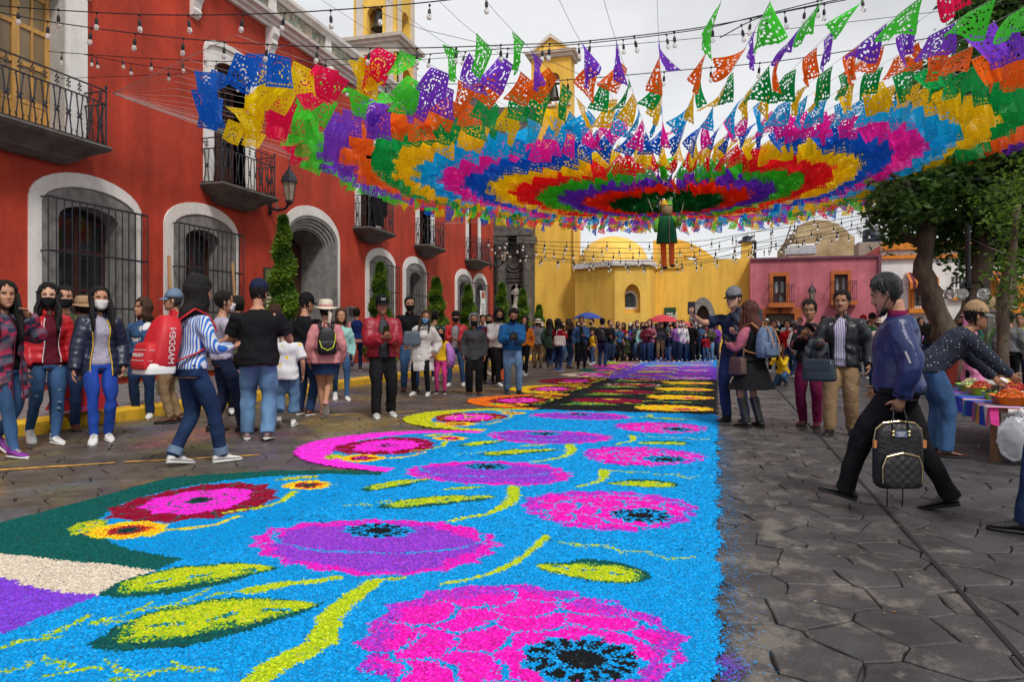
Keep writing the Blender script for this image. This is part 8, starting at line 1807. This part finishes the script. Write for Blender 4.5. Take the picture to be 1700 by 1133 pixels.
for ft, v, k in X_: pp(ft, v, tier=1, **{'shoes': ('white', 'white'), **k})
extra_ = [((566, 664), 175, dict(H=1.6, fem=True, hair=('bob', 'brown', .05), top=dict(m='mint', name='blouse'), bottom=dict(m='jeans'), label='woman in a mint blouse behind the pink hat')), ((722, 634), 20, dict(H=1.7, hair=('short', 'black'), top=dict(m='olive', name='jacket', b=.03), bottom=dict(m='darkjeans'), label='man in olive jacket walking away behind the girl in yellow')),
 ((872, 624), 200, dict(H=1.62, fem=True, hair=('long', 'black', .2), top=dict(m='orange', name='sweater'), bottom=dict(m='black'), label='woman in orange sweater right of the photographer in blue')), ((801, 622), 160, dict(H=1.68, hair=('short', 'black'), top=dict(m='cobalt', name='shirt'), bottom=dict(m='khaki'), label='man in dark blue shirt and khaki trousers behind the grey hood')),
 ((985, 606), 230, dict(H=1.3, hair=('short', 'black'), top=dict(m='yellow', name='tee_shirt', sleeve=.38), bottom=dict(m='jeans'), label='child in yellow T-shirt right of the denim jacket')), ((455, 668), 30, dict(H=1.66, fem=True, hair=('long', 'brown', .2), top=dict(m='white', name='blouse'), bottom=dict(m='jeans'), label='woman in white blouse half hidden between black T-shirt and boy'))]
for ft, v, k in extra_: pp(ft, v, tier=1, face=False, **{'shoes': ('white', 'white'), 'feet': ((-.09, .18, 0, 0), (.09, -.16, 0, 24)), **k})
# the crowd at the end of the carpet
tops = ['black', 'navy', 'maroon', 'crimson', 'white', 'grey', 'charcoal', 'teal', 'royal', 'rose', 'olive', 'red', 'pink', 'mint', 'jeans', 'lilac', 'khaki', 'purple']
botm = ['darkjeans', 'jeans', 'black', 'navy', 'black', 'darkjeans', 'lightjeans', 'khaki']
nice = dict(black='black', navy='navy', maroon='maroon', crimson='crimson', white='white', grey='grey', charcoal='charcoal', teal='teal', royal='royal blue', rose='rose pink', olive='olive', red='red', pink='pale pink', mint='mint', jeans='denim', lilac='lilac', khaki='khaki', purple='purple', darkjeans='dark jeans', lightjeans='pale jeans')
nb_ = dict(darkjeans='dark jeans', jeans='blue jeans', black='black trousers', navy='navy trousers', lightjeans='pale jeans', khaki='khaki trousers')
rc = random.Random(17); used_l = set()
spots = [(1012+i*7.6+rc.uniform(-2, 2), 601-.12*i*.3+rc.uniform(-1.2, 1.2), 0) for i in range(24)] + [(1008+i*9.5+rc.uniform(-3, 3), 596+rc.uniform(-1, 1), 1) for i in range(20)] + [(1004+i*13+rc.uniform(-3, 3), 592.3+rc.uniform(-.6, .6), 2) for i in range(15)] \
  + [(888+i*11.5+rc.uniform(-3, 3), 603+rc.uniform(-1.5, 1.5), 3) for i in range(10)] + [(1272+i*17+rc.uniform(-4, 4), 600+rc.uniform(-3, 3), 4) for i in range(17)]
rows = ('front row', 'second row', 'last row', 'back row', 'far plaza')
seq = 0
for x, y, rw in spots:
    tm = tops[(seq*7 + rw*3) % len(tops)]; bt_ = botm[(seq*5+rw) % len(botm)]; seq += 1; fem = rc.random() < .45; H = rc.uniform(1.5, 1.72) if rc.random() > .12 else rc.uniform(1.1, 1.35)
    if abs(x-1105) < 5 and rw == 0: tm, bt_, H = 'mint', 'navy', 1.70
    hr = rc.choice([('long', 'black', .2), ('tied', 'black'), ('bob', 'brown', .05)]) if fem else ('short', 'black'); ht = None; u = rc.random()
    if u < .14: ht = ('cap', rc.choice(['black', 'navy', 'red', 'white', 'grey']))
    elif u < .20: ht = ('hat', 'cream', None, .06)
    hd_ = f"{'woman' if fem else 'man'} in {nice[tm]} top and {nb_[bt_]}" if H > 1.4 else f"child in {nice[tm]} top and {nb_[bt_]}"
    if ht: hd_ += f" with {dict(cream='cream', black='black', navy='navy', red='red', white='white', grey='grey')[ht[1]]} {ht[0]}"
    near_ = 'by blue umbrella' if x < 1010 else 'by the chapel' if x < 1070 else 'under larger red umbrella' if x < 1120 else 'under smaller red umbrella' if x < 1160 else 'by pointed door' if x < 1240 else 'before pink house' if x < 1460 else 'before white house'
    lab = hd_ + ', ' + rows[rw].split(' of ')[0].split(' behind')[0].split(' before')[0] + ' ' + near_
    if lab in used_l: lab = lab.replace(' in ', ' with %s hair in ' % hr[1], 1)
    used_l.add(lab)
    kneel = rw == 0 and seq in (2, 5)
    pp((x, y), 180 + rc.uniform(-55, 55) if rw < 4 else rc.uniform(0, 360), tier=0, H=H, fem=fem, hair=hr, hat=ht, skin=rc.choice(['tan', 'brown', 'tan', 'light']), mask=rc.choice([None, None, 'black', 'white', 'sky']), top=dict(m=tm, b=rc.uniform(.015, .035), hem=rc.uniform(-.14, -.02), sleeve=rc.choice([1, 1, .38])), bottom=dict(m=bt_, wide=rc.uniform(0, .02)), shoes=(rc.choice(['white', 'black', 'brown', 'grey']), 'white'), label=lab, group='people crowding the end of the carpet' if rw < 4 else 'people strolling across the far plaza',
       hands=rc.choice([(None, None), ((-.08, .28, 1.15), (.08, .28, 1.15)), (None, (.1, .32, 1.3)), ((-.16, .2, 1.0), (.16, .2, 1.0))]), lean=0, **(dict(zh=.36, feet=((-.1, .06, 0, 0), (.1, -.15, 0, 40))) if kneel else {}))
flush_jobs()
# ------------------------------------------------------------ market stall, umbrellas and small things
ca = Vector((*ground(1553, 646, .50)[:2], .50)); cb = Vector((*ground(1643, 678, .50)[:2], .50)); cc = Vector((*ground(1800, 668, .50)[:2], .50))
u_ = (cb-ca).normalized(); w_ = (cc-cb); w_.z = 0; w_ = (w_ - u_*w_.dot(u_)).normalized(); La, Lw = (cb-ca).length, 1.5
pt = lambda a, b, z: ca + u_*a + w_*b + Vector((0, 0, z-.50))
m_plank = mat('worn_table_wood', (.16, .08, .04), .75, .35, 5, .5, 30, stretch=(1, 6, 6))
st = empty('stall_table', pt(La/2, Lw/2, 0), 'rough wooden stall table at the right edge', 'table')
m = MB(); m.loft([[pt(a, b, z) for a, b in ((-.02, -.0), (La+.0, 0), (La, Lw), (-.02, Lw))] for z in (.46, .50)]); m.build('tabletop', m_plank, st)
for a, b in ((.08, .06), (La-.06, .06), (.08, Lw-.1), (La-.06, Lw-.1)):
    m = MB(); m.tube([pt(a, b, .46), pt(a + (.0 if a < 1 else 0), b, 0)], [.045, .045], 4); m.build('leg', m_plank, st)
m = MB(); m.tube([pt(La-.06, .1, .2), pt(La-.06, Lw-.1, .2)], .03, 4); m.build('crossbar', m_plank, st)
m = MB(); m.tube([pt(La+.01, .14, .475), pt(La+.02, Lw, .485)], .028, 10); o = m.build('white_pole', m_white); tag(o, 'white pole lying along the end of the stall table', 'pole')
# striped serape hanging over the front edge
m_ser, N, K, b = node_mat('striped_serape_cloth'); at_ = N.new('ShaderNodeAttribute'); at_.attribute_name = 'stripe'; K(at_.outputs['Color'], b.inputs['Base Color']); b.inputs['Roughness'].default_value = .9
n_ = N.new('ShaderNodeTexNoise'); n_.inputs['Scale'].default_value = 180; bp_ = N.new('ShaderNodeBump'); bp_.inputs['Strength'].default_value = .4; bp_.inputs['Distance'].default_value = .004; K(n_.outputs['Fac'], bp_.inputs['Height']); K(bp_.outputs[0], b.inputs['Normal'])
cols = [(.02, .06, .45), (.02, .06, .45), (.01, .2, .08), (.02, .05, .42), (.02, .05, .42), (.5, .06, .2), (.02, .03, .16), (.02, .03, .18), (.02, .06, .5), (.5, .06, .22), (.02, .04, .25), (.02, .03, .2), (.01, .22, .10), (.02, .02, .1), (.03, .05, .6), (.02, .06, .55), (.03, .06, .6), (.45, .08, .02), (.6, .55, .5), (.02, .2, .45), (.03, .06, .5), (.02, .05, .5), (.5, .1, .3), (.02, .25, .15), (.03, .06, .5), (.6, .25, .03), (.02, .05, .4), (.62, .58, .55), (.7, .03, .2)]
nA, nB = 84, 10; V = []; Fc = []; C_ = []
for i in range(nA+1):
    a = -.04 + (La+.07)*i/nA; drop = .15 + .03*(i/nA) + .012*math.sin(i*.5)
    for j in range(nB+1):
        if j < 3: p = pt(a, .30-.15*j, .508)
        else: t = (j-3)/(nB-3); p = pt(a, -.02-.02*math.sin(i*.7)*t-.015*math.sin(i*.33+2), .506-drop*t)
        V.append(p)
for i in range(nA):
    for j in range(nB): k = i*(nB+1)+j; Fc.append((k, k+1, k+nB+2, k+nB+1)); C_.append(cols[min(len(cols)-1, int(i/nA*len(cols)))])
mb = MB(); mb.add(V, Fc); se = mb.build('serape', m_ser, recalc=False); tag(se, 'blue and pink striped serape draped over the stall edge', 'cloth')
a_ = se.data.attributes.new('stripe', 'FLOAT_COLOR', 'FACE'); a_.data.foreach_set('color', np.concatenate([np.array(C_), np.ones((len(C_), 1))], 1).astype(np.float32).ravel())
mb = MB()
for i in range(60): p = V[i*(nB+1)+nB if i*(nB+1)+nB < len(V) else -1]; mb.tube([p, p + Vector((.005, 0, -.03))], .003, 3)
mb.build('fringe', CL['cream'], se, kind='stuff')
m = MB(); m.loft([[pt(La+.005, b, .505), pt(La+.03, b, .505-.15-.03*math.sin(b*9))] for b in np.linspace(0, .07, 4)], caps=False, closed=False); m.build('corner_fold', CL['hotpink'], se, recalc=False)
# trays and heaps of snacks
TR = {}
for nm, c in dict(lime=(.25, .55, .03), orange=(.75, .18, .01), yellow=(.70, .50, .04), red=(.55, .02, .02), white=(.6, .6, .58)).items(): TR[nm] = mat(nm + '_plastic_tray', c, .35, .05, 5, spec=.5)
def heap(parent, c, rx, ry, h, n, size, m, seed, name='snacks'):
    rg_ = random.Random(seed); mb = MB()
    for i in range(n):
        r = math.sqrt(rg_.random()); t = rg_.uniform(0, 6.28); x, y = rx*r*math.cos(t), ry*r*math.sin(t); z = h*(1-r*r) + rg_.uniform(0, size*.6); s_ = size*rg_.uniform(.7, 1.3); p = c + u_*x + w_*y + Vector((0, 0, z))
        q = Vector((rg_.uniform(-1, 1), rg_.uniform(-1, 1), rg_.uniform(-.4, .6))).normalized()*s_*.9; e2 = Vector((-q.y, q.x, 0)).normalized()*s_*.45; e3 = q.cross(e2).normalized()*s_*.4
        mb.add([p+q, p+e2, p+e3, p-e2, p-e3, p-q], [(0, 1, 2), (0, 2, 3), (0, 3, 4), (0, 4, 1), (5, 2, 1), (5, 3, 2), (5, 4, 3), (5, 1, 4)])
    return mb.build(name, m, parent, kind='stuff')
SN = {k: mat(k, c, .5, .3, 30) for k, c in dict(red_peanuts=(.40, .02, .015), orange_chips=(.62, .13, .015), dark_fruit=(.03, .012, .02), crimson_candy=(.35, .01, .03), pale_seeds=(.55, .45, .30), yellow_snacks=(.65, .42, .03)).items()}
trays = [(.20, .32, .20, .15, 'lime', 'pale_seeds', 'lime green tray of pale seeds at the far end of the stall'), (.52, .30, .20, .14, 'yellow', 'red_peanuts', 'yellow tray heaped with red peanuts'), (.50, .62, .22, .15, 'red', 'red_peanuts', 'red tray of red peanuts in the second row'), (.90, .30, .15, .14, 'lime', 'dark_fruit', 'lime green tray of dark fruit'), (.90, .64, .18, .15, 'white', 'crimson_candy', 'white tray of crimson candy'),
         (1.20, .28, .24, .16, 'orange', 'orange_chips', 'orange tray heaped with orange chips at the corner'), (1.20, .66, .20, .15, 'yellow', 'orange_chips', 'yellow tray of orange chips behind the corner tray'), (.20, .66, .18, .14, 'yellow', 'yellow_snacks', 'yellow tray of yellow snacks at the far end'), (.55, .98, .22, .15, 'white', 'yellow_snacks', 'white tray of yellow snacks in the last row'), (1.0, 1.0, .2, .15, 'orange', 'dark_fruit', 'orange tray of dark fruit in the last row')]
for k, (a, b, ra, rb, tm, sm, lab) in enumerate(trays):
    a *= La/1.45; c = pt(a, b, .512); t = empty('snack_tray', c, lab, 'tray', 'trays of snacks on the stall'); rings = []
    for q, z in ((.8, 0), (1, .075), (1.04, .078), (.97, .076), (.78, .008)): rings.append([c + u_*(ra*q*math.copysign(abs(math.cos(x))**.45, math.cos(x))) + w_*(rb*q*math.copysign(abs(math.sin(x))**.45, math.sin(x))) + Vector((0, 0, z)) for x in [2*math.pi*i/20 for i in range(20)]])
    m = MB(); m.loft(rings); m.build('tray', TR[tm], t, 50); heap(t, c + Vector((0, 0, .05)), ra*.86, rb*.86, .085, 170, .020, SN[sm], k)
# sauce bottle, plastic bags
c = pt(1.30*La/1.45, .62, .512); m = MB(); m.lathe([(.045, 0), (.048, .02), (.046, .15), (.038, .18), (.020, .20), (.018, .21), (.006, .26), (.004, .27)], c, 14); o = m.build('sauce_bottle', mat('red_squeeze_bottle', (.50, .012, .02), .35, .06, 6, spec=.5), None, 40); tag(o, 'red squeeze bottle standing among the trays', 'bottle')
def plastic(name, col, alpha=.35):
    m, N, K, b = node_mat(name); b.inputs['Base Color'].default_value = (*col, 1); b.inputs['Roughness'].default_value = .18; b.inputs['Specular IOR Level'].default_value = .7; tr_ = N.new('ShaderNodeBsdfTransparent'); fr = N.new('ShaderNodeLayerWeight'); fr.inputs['Blend'].default_value = .45; ma = N.new('ShaderNodeMath'); ma.operation = 'MULTIPLY_ADD'; ma.inputs[1].default_value = .55; ma.inputs[2].default_value = alpha; K(fr.outputs['Facing'], ma.inputs[0]); x = N.new('ShaderNodeMixShader'); K(ma.outputs[0], x.inputs[0]); K(tr_.outputs[0], x.inputs[1]); K(b.outputs[0], x.inputs[2]); K(x.outputs[0], N['Material Output'].inputs[0]); return m
M_CLR = plastic('clear_plastic_film', (.70, .74, .80), .30); M_WH = plastic('milky_plastic_film', (.75, .75, .76), .62); M_RD = plastic('pinkish_plastic_film', (.7, .45, .45), .35)
def crumple(c, r, m, label, seed, neck=None, inner=None):
    rg_ = np.random.default_rng(seed); mb = MB(); mb.ell(c, r, 26, 18); V = np.array(mb.v); d = V - np.array(c); nn = d/np.linalg.norm(d, axis=1)[:, None]
    k = rg_.normal(size=(7, 3))*7; amp = sum(np.abs(np.sin(nn@k[i]+i))*(.5 if i < 3 else .25) for i in range(7)); V = np.array(c) + d*(.62+.20*amp)[:, None]
    mb.v = [tuple(p) for p in V]; t = mb.build('plastic_bag', m, None, 45); tag(t, label, 'plastic bag')
    if neck: q = MB(); q.tube([Vector(c) + Vector((0, 0, r[2]*.7)), Vector(neck).lerp(Vector(c), .35), Vector(neck)], [.05, .02, .035], 9); q.build('bag_neck', m, t, 45)
    if inner: q = MB(); q.ell((c[0], c[1], c[2]-r[2]*.25), (r[0]*.6, r[1]*.6, r[2]*.5), 14, 9); q.build('contents', inner, t, True)
    return t
crumple(tuple(pt(1.42*La/1.45, 1.0, .66)), (.26, .24, .17), M_RD, 'big crumpled bag of red snacks on the stall', 3, inner=SN['crimson_candy'])
crumple(tuple(pt(.62*La/1.45, .85, .60)), (.12, .10, .10), M_CLR, 'small clear bag standing among the back trays', 4); crumple(tuple(pt(.25*La/1.45, .55, .61)), (.13, .10, .08), M_WH, 'white crumpled bag at the far end of the stall', 5)
hk = pt(La+.05, .20, .48); crumple((hk.x+.13, hk.y-.07, .35), (.15, .11, .13), M_WH, 'milky plastic bag hanging from the table corner', 6, neck=(hk.x, hk.y-.04, .50), inner=CL['white'])
crumple((hk.x-.03, hk.y-.05, .24), (.15, .11, .20), M_CLR, 'clear plastic bag hanging below the milky bag', 7, neck=(hk.x, hk.y-.03, .49))
# umbrellas over the crowd
def umbrella(px, py, D, r, m, label):
    X, Y, Z = at(px, py, D); t = empty('umbrella', (X, Y, Z-1.0), label, 'umbrella'); rings = []
    n = 8; k = 5
    for t_ in np.linspace(.02, 1, 7): rings.append([(X+r*t_*(1-.05*abs(math.sin((j/k)*math.pi))*t_)*math.cos(2*math.pi*j/(n*k)), Y+r*t_*(1-.05*abs(math.sin((j/k)*math.pi))*t_)*math.sin(2*math.pi*j/(n*k)), Z - r*.42*t_**1.8 + .02*abs(math.sin(j/k*math.pi))*t_) for j in range(n*k)])
    mb = MB(); mb.loft(rings, caps=False); c = mb.build('canopy', m, t, 50, recalc=False)
    mb = MB(); mb.tube([(X, Y, Z+.06), (X, Y, Z-.95)], .012, 6); mb.build('shaft', M_CAM, t)
    for j in range(n): a_ = 2*math.pi*j/n; mb = MB(); mb.tube([(X+r*t_*math.cos(a_), Y+r*t_*math.sin(a_), Z-r*.42*t_**1.8-.012) for t_ in (.05, .5, 1)], .006, 4); mb.build('rib', M_CAM, t)
umbrella(976, 519, 27.5, .58, mat('blue_umbrella_cloth', (.02, .055, .30), .7, .1, 5), 'blue umbrella above the denim jacket')
umbrella(1100, 523, 30, .72, mat('red_umbrella_cloth', (.50, .03, .05), .7, .1, 5), 'larger red umbrella over the crowd')
umbrella(1134, 534, 33, .60, mat('coral_umbrella_cloth', (.52, .05, .07), .7, .1, 5), 'smaller red umbrella right of the larger one')
# backpack hanging on the window grille
gy = on_wall(318, WX+.28); c = Vector((WX+.33, gy, 2.05)); t = empty('backpack', c, 'small black backpack hanging on the second barred window', 'backpack'); fn2 = lambda x, y, z: c + Vector((-y, x, z))
mb = MB(); puffbox(mb, fn2, .34, .2, .5); mb.build('bag_body', m_bblack, t, 60); mb = MB(); puffbox(mb, lambda x, y, z: fn2(x, y-.1, z+.04), .28, .1, .2); mb.build('front_pocket', m_bblack, t, 60); mb = MB(); mb.tube([fn2(-.03, 0, .49), fn2(0, .06, .62), fn2(.03, 0, .49)], .01, 5); mb.build('top_handle', m_bblack, t)
mb = MB(); puffbox(mb, lambda x, y, z: fn2(x+.15, y, z+.3), .14, .12, .16); mb.build('blue_pouch', CL['teal'], t, 60)
# orange cones in the crowd, sacks of pink sawdust on the pavement
for k, (x, y) in enumerate(((1113, 600), (829, 632))):
    X, Y, Z = ground(x, y); t = empty('traffic_cone', (X, Y, 0), ('orange traffic cone in the crowd under the large red umbrella', 'orange traffic cone behind the white hoodie')[k], 'cone'); MB().lathe([(.20, .02), (.16, .04), (.03, .62), (.001, .63)], (X, Y, 0), 14).build('cone_body', mat('orange_cone_plastic', (.65, .10, .01), .5, .08, 6), t, 40); MB().box(X-.2, X+.2, Y-.2, Y+.2, .001, .025).build('base', M_CAM, t)
m_sack = mat('pink_sack', (.55, .22, .42), .6, .12, 6)
for k, (px, z, r, lab) in enumerate(((380, .30, .26, 'lower pink plastic sack on the pavement behind the pale shirt'), (384, .62, .2, 'upper pink plastic sack resting on the other pink sack'))):
    y = on_wall(px, -9.6); mb = MB(); mb.ell((-9.6, y, z), (r, r*.9, r*.75), 16, 10); o = mb.build('sack', m_sack, None, True); tag(o, lab, 'sack'); q = MB(); q.tube([(-9.6, y, z+r*.6), (-9.6, y+.02, z+r*.95), (-9.58, y+.02, z+r*1.1)], [.06, .03, .06], 8); q.build('tied_neck', m_sack, o, True)
yb_ = on_wall(632, WX+.62); mb = MB(); X = WX+.60
mb.loft([[(X+.03*math.sin(y*9+z*4), yb_+y+.05*math.sin(z*7), 4.78+z) for y in np.linspace(-.55, .55-.25*(z < .4), 9)] for z in np.linspace(1.12, .05, 8)], caps=False, closed=False); o = mb.build('black_cloth', CL['black'], None, True, recalc=False); tag(o, 'black cloth hung over the railing of the third balcony', 'cloth')
